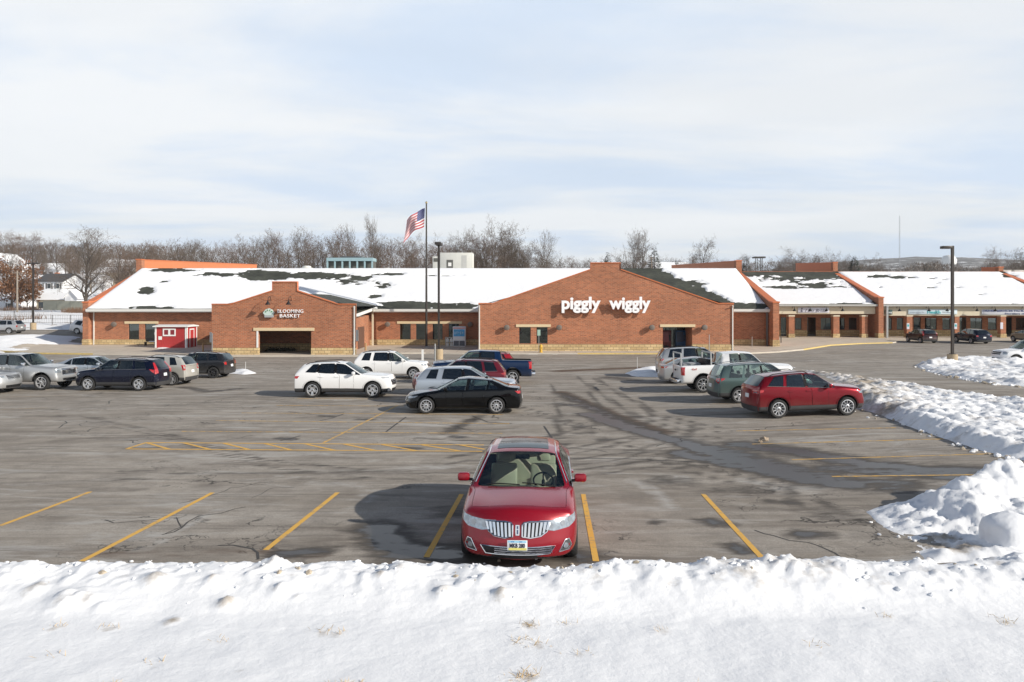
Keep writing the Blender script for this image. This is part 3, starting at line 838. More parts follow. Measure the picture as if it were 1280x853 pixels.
def asphalt_mat():
    m, nt, b = _nt('weathered_asphalt')
    tc = N(nt, 'ShaderNodeTexCoord'); P = tc.outputs['Object']
    def noise(sc, det=6, rough=.6, map_=None, dist=0):
        n = N(nt, 'ShaderNodeTexNoise'); inp(n, Scale=sc, Detail=det, Roughness=rough, Distortion=dist)
        if map_:
            mp = N(nt, 'ShaderNodeMapping'); mp.inputs['Scale'].default_value = map_[0]; mp.inputs['Rotation'].default_value = (0, 0, R(map_[1])); lk(nt, P, mp.inputs[0]); lk(nt, mp.outputs[0], n.inputs['Vector'])
        else: lk(nt, P, n.inputs['Vector'])
        return n.outputs['Fac']
    def mrange(x, a, b_, c=0, d=1):
        r = N(nt, 'ShaderNodeMapRange'); inp(r, From_Min=a, From_Max=b_, To_Min=c, To_Max=d); lk(nt, x, r.inputs[0]); return r.outputs[0]
    def math_(op, x, y):
        n = N(nt, 'ShaderNodeMath', operation=op)
        for i, q in enumerate((x, y)):
            if isinstance(q, (int, float)): n.inputs[i].default_value = q
            else: lk(nt, q, n.inputs[i])
        return n.outputs[0]
    def mix(f, a, b_):
        n = N(nt, 'ShaderNodeMix', data_type='RGBA'); lk(nt, f, n.inputs[0])
        for i, q in ((6, a), (7, b_)):
            if isinstance(q, tuple): n.inputs[i].default_value = rgb(q)
            else: lk(nt, q, n.inputs[i])
        return n.outputs[2]
    big = noise(.13, 5, .6)
    col = mix(mrange(big, .35, .65), (.285, .248, .205), (.40, .355, .302))
    st = noise(.55, 7, .7, ((.22, 1.7, 1), 4), .6)       # streaks along the lanes
    col = mix(mrange(st, .42, .70, 0, .85), col, (.50, .46, .41))
    st2 = noise(.6, 7, .7, ((.25, 1.9, 1), -12), 1.2)
    col = mix(mrange(st2, .48, .68, 0, .8), col, (.14, .118, .098))
    mid = noise(1.4, 8, .7)
    col = mix(mrange(mid, .40, .75, 0, .55), col, (.125, .108, .092))
    fine = noise(38, 3, .6)
    col = mix(mrange(fine, .35, .7, 0, .45), col, (.11, .10, .09))
    # thin random cracks
    mp = N(nt, 'ShaderNodeMapping'); mp.inputs['Scale'].default_value = (.16, .32, 1)
    wn = N(nt, 'ShaderNodeTexNoise'); inp(wn, Scale=1.2, Detail=5); lk(nt, P, wn.inputs['Vector'])
    vm = N(nt, 'ShaderNodeVectorMath', operation='SCALE'); lk(nt, wn.outputs['Color'], vm.inputs[0]); vm.inputs['Scale'].default_value = 1.6
    va = N(nt, 'ShaderNodeVectorMath', operation='ADD'); lk(nt, P, va.inputs[0]); lk(nt, vm.outputs[0], va.inputs[1]); lk(nt, va.outputs[0], mp.inputs[0])
    vo = N(nt, 'ShaderNodeTexVoronoi', feature='DISTANCE_TO_EDGE'); inp(vo, Scale=1); lk(nt, mp.outputs[0], vo.inputs['Vector'])
    crack = mrange(vo.outputs['Distance'], .004, .012, 1, 0)
    crack = math_('MULTIPLY', crack, mrange(noise(.22, 3), .5, .6))
    col = mix(math_('MULTIPLY', crack, .8), col, (.03, .028, .026))
    sa = N(nt, 'ShaderNodeAttribute'); sa.attribute_name = 'stain'; sp = N(nt, 'ShaderNodeSeparateColor'); lk(nt, sa.outputs['Color'], sp.inputs[0])
    edge = noise(2.2, 8, .7, ((.5, 1.4, 1), 0))
    salt = mrange(math_('ADD', math_('MULTIPLY', sp.outputs[1], 1.0), math_('MULTIPLY', edge, .9)), .78, 1.12)
    fn = noise(.8, 7, .7, ((.35, 1.5, 1), 0), 1)
    salt2 = mrange(fn, .53, .70, 0, .6)
    col = mix(math_('MAXIMUM', math_('MULTIPLY', salt, .8), salt2), col, (.50, .49, .47))
    dirt = mrange(math_('ADD', sp.outputs[2], math_('MULTIPLY', edge, .9)), .80, 1.1)
    col = mix(math_('MULTIPLY', dirt, .85), col, (.085, .048, .028))
    damp = mrange(math_('ADD', sp.outputs[0], math_('MULTIPLY', edge, .9)), .56, .80, 0, .8)
    col = mix(damp, col, (.062, .054, .047))
    wet = mrange(math_('ADD', sp.outputs[0], math_('MULTIPLY', edge, .9)), .82, .96)
    col = mix(wet, col, (.040, .037, .035))
    lk(nt, col, b.inputs['Base Color'])
    lk(nt, mrange(wet, 0, 1, .88, .34), b.inputs['Roughness']); b.inputs['Specular IOR Level'].default_value = .28
    bp = N(nt, 'ShaderNodeBump'); inp(bp, Distance=.012); lk(nt, mrange(wet, 0, 1, .45, .03), bp.inputs['Strength']); lk(nt, fine, bp.inputs['Height']); lk(nt, bp.outputs[0], b.inputs['Normal'])
    return m
ASPH = asphalt_mat()
def line_mat():
    m, nt, b = _nt('worn_yellow_paint')
    tc = N(nt, 'ShaderNodeTexCoord')
    n1 = N(nt, 'ShaderNodeTexNoise'); inp(n1, Scale=6, Detail=9, Roughness=.75); lk(nt, tc.outputs['Object'], n1.inputs['Vector'])
    at_ = N(nt, 'ShaderNodeAttribute'); at_.attribute_name = 'wear'
    s = N(nt, 'ShaderNodeMath', operation='ADD'); lk(nt, n1.outputs['Fac'], s.inputs[0]); lk(nt, at_.outputs['Fac'], s.inputs[1])
    mr = N(nt, 'ShaderNodeMapRange'); inp(mr, From_Min=.56, From_Max=.72, To_Min=0, To_Max=.85); lk(nt, s.outputs[0], mr.inputs[0])
    mx = N(nt, 'ShaderNodeMix', data_type='RGBA'); mx.inputs[6].default_value = (.70, .40, .075, 1); mx.inputs[7].default_value = (.26, .23, .19, 1)
    lk(nt, mr.outputs[0], mx.inputs[0]); lk(nt, mx.outputs[2], b.inputs['Base Color']); inp(b, Roughness=.8)
    return m
LINE = line_mat()

# ================================================================ grid sheets
def grid_mesh(name, xs, ys, zf, mat, attrs=None, keep=None, parent=None, smooth=True):
    nx, ny = len(xs), len(ys); vs = []; hv = []
    for y in ys:
        for x in xs:
            z = zf(x, y); vs.append((x, y, z[0] if isinstance(z, tuple) else z)); hv.append(z[1] if isinstance(z, tuple) else 1)
    fs = []
    for j in range(ny-1):
        for i in range(nx-1):
            a = j*nx+i; q = (a, a+1, a+nx+1, a+nx)
            if keep is None or max(hv[k] for k in q) > keep: fs.append(q)
    used = sorted({k for f in fs for k in f}); mp = {k: i for i, k in enumerate(used)}
    me = bpy.data.meshes.new(name); me.from_pydata([vs[k] for k in used], [], [tuple(mp[k] for k in f) for f in fs]); me.materials.append(mat)
    me.polygons.foreach_set('use_smooth', [smooth]*len(me.polygons))
    for an, fn in (attrs or {}).items():
        col = fn(vs[used[0]][0], vs[used[0]][1])
        if isinstance(col, tuple):
            a = me.color_attributes.new(an, 'FLOAT_COLOR', 'POINT'); d = []
            for k in used: d += list(fn(vs[k][0], vs[k][1])) + [1]
            a.data.foreach_set('color', d)
        else:
            a = me.attributes.new(an, 'FLOAT', 'POINT'); a.data.foreach_set('value', [fn(vs[k][0], vs[k][1]) for k in used])
    o = bpy.data.objects.new(name, me); C.objects.link(o)
    if parent: o.parent = parent
    return o
def frange(a, b, s):
    n = max(1, int(round((b-a)/s))); return [a+(b-a)*i/n for i in range(n+1)]
def seg_d(px, py, ax, ay, bx, by):
    dx, dy = bx-ax, by-ay; t = ((px-ax)*dx+(py-ay)*dy)/max(1e-9, dx*dx+dy*dy); t = max(0, min(1, t))
    return math.hypot(px-ax-t*dx, py-ay-t*dy)
def poly_sd(poly, x, y):
    """signed distance, positive inside"""
    d = 1e9; ins = False; n = len(poly)
    for i in range(n):
        ax, ay = poly[i]; bx, by = poly[(i+1) % n]
        d = min(d, seg_d(x, y, ax, ay, bx, by))
        if (ay > y) != (by > y) and x < (bx-ax)*(y-ay)/(by-ay)+ax: ins = not ins
    return d if ins else -d
def nz(x, y, s, o=0): return noise.noise(Vector((x*s, y*s, o)))
def fbm(x, y, s, o=0, n=4):
    t = 0; a = 1
    for i in range(n): t += a*noise.noise(Vector((x*s, y*s, o+i*3.1))); s *= 2.05; a *= .5
    return t

# -------- hills behind
def terrain(x, y):
    z = gz(x, y)
    lw = sstep(-30, -48, x)
    if y > 90:
        zl = lerp_table([(90, .95), (97, 1.6), (112, 2.9), (130, 3.6), (150, 4.2), (180, 7), (215, 10.5), (260, 14), (320, 15.5), (600, 17), (3000, 30)], y)
        zc_ = lerp_table([(90, .15), (110, 1), (160, 3.5), (260, 9), (400, 14), (900, 10), (3000, 20)], y)
        z = lw*zl + (1-lw)*(zc_+z*max(0, 1-(y-90)/20)*(.0))
    # snow-covered bluffs far away on the right
    if y > 900:
        a = math.exp(-((x-1290)/320)**2)*16 + math.exp(-((x-900)/200)**2)*4 + 8*nz(x, 0, .004, 5) + 4*nz(x, y, .012, 8)
        z += sstep(900, 2150, y)*(104+a) * sstep(250, 1000, x)
    return z
LOT = (-62, 104, 8.2, 94)
def ter(x, y):
    z = terrain(x, y) + .12*nz(x, y, .05, 3)*(1 if y > 95 or x < -62 else 0)
    if LOT[0]-3 < x < LOT[1]+3 and LOT[2]-3 < y < 100: z -= .18
    if y < 9: z = min(z, .1)
    return z
xs = [-2600, -1500, -900, -600, -420, -320, -260] + frange(-220, -60, 4) + frange(-56, 110, 4) + frange(116, 260, 12) + [300, 360, 430, 520] + frange(600, 2600, 40)
ys = [-200, -80, -30, -10] + frange(0, 180, 3) + frange(186, 330, 9) + [360, 420, 500, 620, 760, 900, 1000, 1150] + frange(1200, 2400, 80) + [2700, 3400]
GROUNDM = snow_mat('snowy_ground', .06, .12, .2)
def far_mat():
    """snow with a cover of bare woods far off"""
    m, nt, b = _nt('snowy_ground_and_woods')
    tc = N(nt, 'ShaderNodeTexCoord'); sx = N(nt, 'ShaderNodeSeparateXYZ'); lk(nt, tc.outputs['Object'], sx.inputs[0])
    n1 = N(nt, 'ShaderNodeTexNoise'); inp(n1, Scale=.02, Detail=8, Roughness=.7); lk(nt, tc.outputs['Object'], n1.inputs['Vector'])
    mr = N(nt, 'ShaderNodeMapRange'); inp(mr, From_Min=.36, From_Max=.48, To_Min=0, To_Max=1); lk(nt, n1.outputs['Fac'], mr.inputs[0])
    fr = N(nt, 'ShaderNodeMapRange'); inp(fr, From_Min=500, From_Max=1000, To_Min=0, To_Max=1); lk(nt, sx.outputs[1], fr.inputs[0])
    ml = N(nt, 'ShaderNodeMath', operation='MULTIPLY'); lk(nt, mr.outputs[0], ml.inputs[0]); lk(nt, fr.outputs[0], ml.inputs[1])
    n2 = N(nt, 'ShaderNodeTexNoise'); inp(n2, Scale=.35, Detail=6, Roughness=.7); lk(nt, tc.outputs['Object'], n2.inputs['Vector'])
    m2 = N(nt, 'ShaderNodeMapRange'); inp(m2, From_Min=.56, From_Max=.66, To_Min=0, To_Max=.8); lk(nt, n2.outputs['Fac'], m2.inputs[0])
    c0 = N(nt, 'ShaderNodeMix', data_type='RGBA'); c0.inputs[6].default_value = (.84, .85, .87, 1); c0.inputs[7].default_value = (.26, .19, .12, 1); lk(nt, m2.outputs[0], c0.inputs[0])
    mx = N(nt, 'ShaderNodeMix', data_type='RGBA'); lk(nt, c0.outputs[2], mx.inputs[6]); mx.inputs[7].default_value = (.10, .085, .075, 1)
    lk(nt, ml.outputs[0], mx.inputs[0]); lk(nt, mx.outputs[2], b.inputs['Base Color']); inp(b, Roughness=.9)
    return m
g = grid_mesh('ground', xs, ys, ter, far_mat()); tag(g, kind='structure')

# -------- asphalt lot
def pts(*uv): return [tuple(at(u, v)[:2]) for u, v in uv]
STAINS = []   # (channel, amplitude, width, points)
def stain(ch, amp, w, *uv): STAINS.append((ch, amp, w, pts(*uv)))
stain(2, .75, .55, (700, 490), (735, 505), (775, 522), (830, 541))
stain(2, .85, .8, (700, 464), (745, 462), (800, 460), (835, 459))
stain(1, .55, .8, (845, 548), (900, 562), (950, 577), (1000, 590), (1050, 602))
stain(0, .72, .45, (735, 518), (790, 537), (850, 553), (910, 572), (960, 584), (1010, 600), (1060, 607))
stain(0, .6, .5, (850, 567), (900, 578), (960, 590), (1010, 602))
stain(0, .46, .5, (700, 492), (740, 510), (790, 532), (840, 550)); stain(0, .5, .6, (820, 545), (900, 562), (980, 582), (1050, 600), (1130, 606))
stain(0, .6, .7, (930, 556), (1000, 566), (1080, 580), (1160, 588), (1240, 590))
stain(0, .55, .6, (1040, 585), (1120, 592), (1200, 596))
stain(1, .5, .5, (930, 600), (990, 612), (1040, 606))
stain(0, .6, .25, (885, 652), (900, 655)); stain(0, .6, .25, (1000, 668), (1030, 668)); stain(0, .55, .22, (915, 682), (930, 690)); stain(0, .5, .14, (812, 652), (820, 654))
stain(2, .6, .3, (330, 690), (400, 694)); stain(0, .62, .25, (355, 692), (400, 689)); stain(0, .62, .5, (470, 660), (500, 690), (560, 692)); stain(0, .5, .5, (540, 690), (720, 694))
stain(1, .8, .12, (474, 655), (466, 668), (478, 682)); stain(1, .5, .2, (480, 690), (520, 692))
stain(1, .5, .22, (172, 690), (205, 672), (250, 650), (285, 632)); stain(1, .42, .25, (440, 616), (470, 622), (430, 640))
stain(1, .5, .35, (790, 600), (815, 612), (840, 635)); stain(1, .33, 1.0, (270, 546), (420, 545), (520, 547))
stain(1, .30, 1.3, (20, 500), (120, 503), (260, 512)); stain(1, .28, 1.1, (520, 505), (640, 520)); stain(2, .45, .35, (0, 690), (120, 694), (300, 690))
stain(0, .45, .35, (230, 484), (260, 490), (300, 486)); stain(0, .4, .3, (600, 520), (580, 530), (560, 541)); stain(0, .4, .3, (440, 480), (500, 488))
for (u, v) in ((352, 548), (400, 520), (450, 524), (565, 546), (505, 560), (690, 555), (790, 470), (740, 480), (900, 480)): stain(0, .5, .2, (u, v), (u+14, v+1))
for tr in (((560, 556), (640, 562), (720, 560), (790, 545), (815, 520), (800, 500)), ((600, 575), (690, 578), (780, 566), (850, 548), (870, 530)), ((520, 548), (600, 552), (680, 548), (740, 532), (752, 508), (735, 490)),
           ((640, 505), (690, 520), (700, 540), (660, 556), (560, 572)), ((470, 590), (600, 592), (720, 588), (820, 575), (900, 590)), ((740, 470), (790, 500), (830, 520), (900, 535)), ((720, 470), (765, 500), (800, 522), (880, 545), (980, 560)),
           ((150, 590), (300, 592), (460, 590)), ((100, 520), (200, 540), (330, 575), (480, 590)), ((690, 480), (700, 520), (760, 550), (860, 580), (980, 610), (1060, 640))):
    stain(0, .35, .12, *tr)
    tr2 = tuple((u, v+max(2.5, (v-440)*.06)) for u, v in tr); stain(0, .30, .11, *tr2)
for (u, v, a, w_) in ((700, 505, .45, .5), (760, 472, .4, .8), (820, 600, .35, .5), (1020, 640, .3, .5), (560, 640, .3, .6), (900, 612, .35, .5), (1100, 612, .5, .3), (960, 626, .4, .25)): stain(0, a, w_, (u, v), (u+30, v+3))
for (u, v, w_) in ((60, 560, .9), (420, 600, .7), (700, 640, .4), (1000, 540, .8), (330, 600, .6), (180, 610, .5), (640, 480, 1.0), (500, 470, 1.2), (860, 470, 1.0), (300, 500, 1.2), (90, 640, .4)): stain(1, .30, w_, (u-30, v), (u+40, v+2))
def stainf(x, y):
    o = [0, 0, 0]
    for ch, amp, w, P in STAINS:
        x0 = min(p[0] for p in P)-3*w; x1 = max(p[0] for p in P)+3*w; y0 = min(p[1] for p in P)-3*w; y1 = max(p[1] for p in P)+3*w
        if x0 < x < x1 and y0 < y < y1:
            d = min(seg_d(x, y, *a, *b) for a, b in zip(P, P[1:]))
            o[ch] = max(o[ch], amp*math.exp(-(d/w)**2*.8))
    return tuple(o)
sxs = frange(-62, -24, .6) + frange(-23.5, 24, .28) + frange(24.6, 104, .8)
sys_ = frange(9.5, 32, .22) + frange(32.4, 60, .45) + frange(60.8, 94, .8)
lot = grid_mesh('parking_lot', sxs, sys_, lambda x, y: gz(x, y), ASPH, {'stain': stainf}); tag(lot, kind='structure')
rd = grid_mesh('side_road', frange(-125, -47.2, 2), frange(84, 93, 1), lambda x, y: terrain(x, y)+.03, ASPH, {'stain': lambda x, y: (0, .1, 0)}); tag(rd, kind='structure')

# -------- painted lines
def ribbon(mb, P, w, dz=.004):
    L_, R_ = [], []
    Q = []
    for a, b in zip(P, P[1:]):
        n = max(1, int(math.hypot(b[0]-a[0], b[1]-a[1])/.5))
        for k in range(n): Q.append((a[0]+(b[0]-a[0])*k/n, a[1]+(b[1]-a[1])*k/n))
    Q.append(P[-1])
    vs = []
    for i, p in enumerate(Q):
        a = Q[max(0, i-1)]; b = Q[min(len(Q)-1, i+1)]; d = Vector((b[0]-a[0], b[1]-a[1])).normalized(); n = Vector((-d.y, d.x))*w/2
        for s in (-1, 1):
            x, y = p[0]+n.x*s, p[1]+n.y*s; vs.append((x, y, gz(x, y)+dz))
    mb.add(vs, [(2*i, 2*i+1, 2*i+3, 2*i+2) for i in range(len(Q)-1)])
LINES = [((113, 615), (0, 657.5)), ((266, 616), (102, 702)), ((422, 616), (332, 688)), ((577, 618), (533, 697)), ((729, 618), (745, 702)), ((879, 618), (960, 706)),
         ((182, 553.5), (605, 556.5)), ((158, 561.5), (603, 564.5)), ((158, 561.5), (183, 553.5))]
LINES += [((a/2, 470+b/2), (c/2, 470+d/2)) for a, b, c, d in ((365,167,425,184),(460,168,525,184),(560,169,625,185),(660,169,730,186),(760,170,840,187),(860,171,940,187),(955,172,1045,188),(1055,173,1150,188),(1150,173,1212,184))]
LINES2 = [((497, 507), (404, 554)), ((227, 539.5), (628, 542)), ((270, 526), (637, 530)), ((302, 516.5), (630, 518.5)), ((345, 507), (505, 508)), ((372, 498.5), (640, 500)),
          ((920, 539), (1120, 535)), ((940, 555.5), (1180, 549)), ((990, 575), (1245, 567.5)), ((1040, 596), (1280, 593)),
          ((890, 505), (930, 504.5)), ((858, 488), (900, 487.5)), ((0, 497), (95, 494)), ((100, 489), (150, 488)), ((0, 512), (60, 510)), ((840, 481), (860, 480.5)),
          ((1000, 446), (1170, 430)), ]
def linesobj(L_, w, wear, name):
    mb = MB()
    for i, (a, b) in enumerate(L_):
        pa, pb = at(*a), at(*b); ribbon(mb, [pa[:2], pb[:2]], w, .004+.0005*(i % 3))
    o = mb.build(name, LINE); a = o.data.attributes.new('wear', 'FLOAT', 'POINT'); a.data.foreach_set('value', [wear]*len(o.data.vertices)); tag(o, kind='structure')
linesobj(LINES, .105, .04, 'road_marking'); linesobj(LINES2[:10], .10, .14, 'road_marking'); linesobj(LINES2[10:], .10, .26, 'road_marking')
# crack filler, plus one thin cast shadow painted as a dark ribbon
mb = MB()
for uv in ([(1015/2, 470+103/2), (985/2, 470+125/2), (965/2, 470+140/2)], [(860/2, 470+95/2), (830/2, 523), (800/2, 470+112/2)], [(752/2, 470+150/2), (700/2, 470+163/2)], [(255, 502), (290, 497), (330, 495)], [(360, 515), (390, 518), (430, 516)],
           [(710, 573), (790, 574), (885, 578.5)], [(560, 452), (520, 460)], [(590, 520), (610, 528), (640, 530)], [(680, 533), (690, 548)]):  # first path here is the painted shadow line, not a crack
    ribbon(mb, pts(*uv), .07, .003)
rnd = random.Random(17)
for k in range(46):
    u, v = (rnd.uniform(60, 640), rnd.uniform(490, 552)) if k < 30 else (rnd.uniform(20, 1050), rnd.uniform(500, 690))
    p = at(u, v); a = rnd.choice((0, 0, 1.57))+rnd.gauss(0, .35); P = [(p.x, p.y)]
    for i in range(rnd.randint(3, 8)): a += rnd.gauss(0, .45); P.append((P[-1][0]+math.cos(a)*rnd.uniform(.12, .5), P[-1][1]+math.sin(a)*rnd.uniform(.12, .5)))
    ribbon(mb, P, rnd.choice((.018, .025, .035, .045)), .003)
tag(mb.build('crack_and_shadow_line', simple('sealant_and_shadow', (.05, .046, .042), .7)), kind='structure')

# -------- snow fields
def px_snow(name, label_kind, poly_uv, Hh, wsl, res, lump=.12, lumps=1.3, dirt=None, extra=None, base=terrain, mat=SNOW, world=None):
    poly = world or pts(*poly_uv)
    x0 = min(p[0] for p in poly)-.6; x1 = max(p[0] for p in poly)+.6; y0 = min(p[1] for p in poly)-.6; y1 = max(p[1] for p in poly)+.6
    def zf(x, y):
        sd = poly_sd(poly, x, y) + .35*fbm(x, y, .9, 11, 3)*min(1, wsl)
        if sd > 0: h = Hh*(1-math.exp(-sd/wsl)) * (1+.35*fbm(x, y, .35, 2, 2))
        else: h = sd*.5
        if extra: h += extra(x, y, sd)
        if sd > .05: h += lump*min(1, sd/.5)*(fbm(x, y, lumps, 7, 5) + .6*abs(fbm(x, y, lumps*2.3, 17, 3)))
        return (base(x, y)+h, h)
    o = grid_mesh(name, frange(x0, x1, res), frange(y0, y1, res), zf, mat, {'dirt': dirt or (lambda x, y: 0.0)}, keep=-.04)
    tag(o, kind='stuff')
    return o
# foreground bank
def front(x, y):
    u = 640+x/y*F
    edge = 11.05 + .10*nz(x, 0, .9, 4) + .12*nz(x, 0, .35, 9) - .10*math.exp(-((x+.1)/1.0)**2)
    if x > 6.0: edge += (x-6)*.13
    t = edge - y
    g_ = gz(x, min(y, 11.3)) if x < 6 else gz(x, y)
    crest = .41 + .07*nz(x, 1, .5, 2) + .03*nz(x, 1, 1.7, 2)
    if t < 0: h = t*1.2
    elif t < .75: h = crest*math.sin(t/.75*math.pi/2)
    elif t < 2.1: h = crest + (.20-crest)*sstep(.75, 2.1, t)
    else: h = .20 + .052*(t-2.1)**1.1
    k = math.exp(-((t-.85)/.55)**2)
    if t > 0:
        h += k*(.06*fbm(x, y, 1.8, 3, 5)+.06*abs(fbm(x, y, 3.7, 6, 4))-.01)
        for (cx, cy, r, a) in LUMPS:
            d = math.hypot(x-cx, y-cy)
            if d < r*1.6: h += a*math.exp(-(d/r)**2*1.8)*(1+.5*fbm(x, y, 7, 1, 3))
        h += .022*fbm(x, y, .8, 5, 3)*min(1, t) + .006*fbm(x, y*1.6, 3.5, 12, 3)
    return (g_+h, h)
random.seed(11)
LUMPS = []
DIRTS = []
def lump(u, v, r, a, dirt=0):
    d = 10.3 if v > 715 else 10.6
    hh = .35
    y = F*(CAMZ-.95)/(v-HV)
    x = (u-640)/F*y; LUMPS.append((x, y, r*1.1, a*.72))
    if dirt: DIRTS.append((x, y, r*.9, dirt))
for u, v, r, a, dd in ((45, 727, .18, .10, .5), (85, 737, .28, .16, .35), (112, 738, .14, .12, .5), (128, 744, .12, .10, .3), (195, 722, .18, .13, .6), (215, 757, .12, .06, .7), (265, 722, .10, .09, .5), (283, 741, .14, .13, .75), (342, 706, .20, .16, .5), (350, 730, .12, .12, .4),
                    (371, 735, .07, .06, .5), (475, 718, .10, .12, .6), (500, 713, .22, .16, .35), (553, 733, .18, .13, .4), (627, 735, .14, .13, .6), (605, 722, .15, .08, .1), (700, 722, .25, .08, 0), (760, 712, .3, .08, 0), (930, 718, .28, .10, .5), (950, 727, .2, .08, .45), (990, 712, .2, .13, .4), (1040, 722, .3, .08, .2), (960, 705, .12, .10, .3), (1160, 700, .10, .10, .55), (20, 712, .3, .06, 0), (420, 712, .3, .07, 0), (820, 715, .3, .07, 0), (880, 705, .2, .07, .2), (985, 705, .15, .12, .3)):
    lump(u, v, r, a, dd)
for u, v, dd in ((70, 775, .5), (138, 774, .5), (280, 791, .35), (403, 781, .5), (420, 783, .55), (525, 730, .3), (660, 771, .62), (709, 769, .45), (672, 794, .5), (660, 830, .7), (648, 837, .5), (724, 804, .4), (830, 779, .42), (297, 823, .4), (135, 851, .6), (412, 850, .6), (436, 848, .6), (1112, 763, .35), (1020, 798, .4), (1027, 807, .35), (1250, 722, .5), (1258, 768, .4), (192, 818, .3), (165, 812, .35)):
    y = F*(CAMZ-.80-.01*(v-740)*.2)/(v-HV); DIRTS.append(((u-640)/F*y, y, .10, dd))
def fdirt(x, y):
    d = -.12
    for cx, cy, r, a in DIRTS:
        q = math.hypot(x-cx, (y-cy)*.8)
        if q < 2.5*r: d = max(d, a*.8*math.exp(-(q/r)**2))
    t = 11.05-y
    if 2.7 < x < 5.2 and .1 < t < 1.3: d = max(d, .22+.15*fbm(x, y, 2, 4, 3))
    elif 0 < t < 1.4: d = max(d, .08+.24*fbm(x, y, 1.4, 4, 4))
    return d
fs = grid_mesh('snow_bank', frange(-18, -9.7, .12)+frange(-9.6, 9.8, .045)+frange(9.9, 18, .12), frange(5.6, 8.6, .08)+frange(8.64, 11.7, .036), front, SNOW, {'dirt': fdirt}, keep=-.05)
tag(fs, kind='stuff')
# right-hand corner heap
def corner_extra(x, y, sd):
    h = 0
    if sd > 0:
        for (u, v, r, a) in ((1190, 638, .8, .24), (1220, 633, .8, .24), (1258, 628, .9, .30), (1240, 622, .7, .25), (1285, 622, .7, .35), (1205, 652, .5, .22)):
            q = at(u, v); d = math.hypot(x-q.x, y-q.y); h += a*math.exp(-(d/r)**2)*min(1, sd/.4)
        q = at(1175, 672); d = math.hypot((x-q.x)*.8, y-q.y); h -= .1*math.exp(-(d/.6)**2)
    return h
cd_ = [at(1160, 632), at(1178, 622), at(1180, 674), at(1170, 683), at(1215, 690), at(1195, 692)]
def cdirt(x, y):
    d = .02+.2*fbm(x, y, 1.3, 3, 4)
    for i, q in enumerate(cd_):
        r = .28
        d = max(d, .75*math.exp(-((math.hypot((x-q.x), (y-q.y)))/r)**2))
    return d
px_snow('snow_bank', '', [(1083, 640), (1110, 633), (1150, 630), (1185, 626), (1240, 618), (1300, 611), (1420, 640), (1400, 720), (1290, 704), (1165, 704), (1120, 670)], .13, .35, .055, .12, 2.0, cdirt, corner_extra)
# long bank between the lot and the drive
def strip_extra(x, y, sd):
    if sd <= 0: return 0
    d = min(seg_d(x, y, *a, *b) for a, b in zip(CREST, CREST[1:]))
    return .25*math.exp(-(d/1.8)**2)*min(1, sd/.5)*(1+.3*fbm(x, y, .5, 9, 2))
CREST = [(p[0]+.3, p[1]+1.1) for p in pts((1075, 497), (1100, 508), (1150, 524), (1200, 542), (1250, 560), (1320, 575))]
def sdirt(x, y):
    u = 640+x/y*F
    return .36*(1-sstep(1090, 1190, u)) + .13 + .34*fbm(x, y, .9, 2, 4)
px_snow('snow_bank', '', [(1052, 483), (1075, 511), (1128, 530), (1180, 548), (1215, 561), (1246, 568), (1300, 580), (1420, 606), (1900, 660), (1900, 556), (1420, 516), (1300, 504), (1220, 493.5), (1150, 482.5), (1060, 470), (985, 458.5), (958, 453), (985, 456), (1030, 470)], .11, .5, .08, .15, 1.6, sdirt, strip_extra)
def isl_extra(x, y, sd):
    if sd <= 0: return 0
    q0 = at(1190, 457); k0 = math.exp(-((x-q0.x)/2.2)**2-((y-q0.y+1.0)/3.0)**2)
    q = at(1170, 458); return -.25*k0 + .38*math.exp(-(math.hypot((x-q.x)*.45, y-q.y)/1.2)**2)*min(1, sd) + .3*math.exp(-(math.hypot((x-q.x-5)*.3, y-q.y-.5)/1.5)**2)*min(1, sd)
px_snow('snow_bank', '', [(1143, 457), (1165, 449), (1205, 447.5), (1300, 451), (1400, 456), (1400, 495), (1300, 485), (1245, 481), (1200, 474), (1165, 466)], .20, .5, .12, .15, 1.3, lambda x, y: .22+.3*fbm(x, y, .5, 4, 3)-.25*sstep(34, 40, x), isl_extra)
px_snow('snow_patch', '', [(782, 467), (800, 463), (830, 461), (832, 472), (812, 471.5), (795, 471)], .34, .5, .15, .06)
px_snow('snow_patch', '', [(287, 467), (296, 462), (312, 463), (320, 467), (305, 468.5)], .2, .4, .15, .05)
px_snow('snow_patch', '', [(-60, 441), (0, 441), (40, 440), (55, 436), (70, 432), (104, 432), (104, 430), (85, 428), (104, 422), (0, 421), (-80, 421)], .22, .8, .35, .06)
px_snow('snow_patch', '', [(640, 443.2), (700, 443.3), (700, 441.5), (640, 441.5)], .05, .3, .2, .02)
# broken chunks thrown up by the plough
ck = MB(); rnd = random.Random(31)
def chunk(p, r, m):
    bm = bmesh.new(); bmesh.ops.create_icosphere(bm, subdivisions=1, radius=r)
    sx_, sy_, sz_ = rnd.uniform(.7, 1.4), rnd.uniform(.7, 1.3), rnd.uniform(.5, .95)
    for v in bm.verts: v.co = Vector((v.co.x*sx_, v.co.y*sy_, v.co.z*sz_))*rnd.uniform(.75, 1.2)
    bm.verts.index_update(); ck.add([v.co+p for v in bm.verts], [tuple(v.index for v in f.verts) for f in bm.faces], m); bm.free()
for k in range(420):
    x = rnd.uniform(-9.4, 9.4); y = 11.05-abs(rnd.gauss(.55, .45)); z, h = front(x, y)
    if h < .05: continue
    chunk(Vector((x, y, z)), rnd.choice((.012, .018, .025, .035, .05)), 0 if rnd.random() < .92 else 1)
for k in range(50):
    x = rnd.uniform(-9, 9); y = 11.25+abs(rnd.gauss(0, .22)); chunk(Vector((x, y, gz(x, y)+.01)), rnd.choice((.012, .02, .03, .045)), 0 if rnd.random() < .7 else 1)
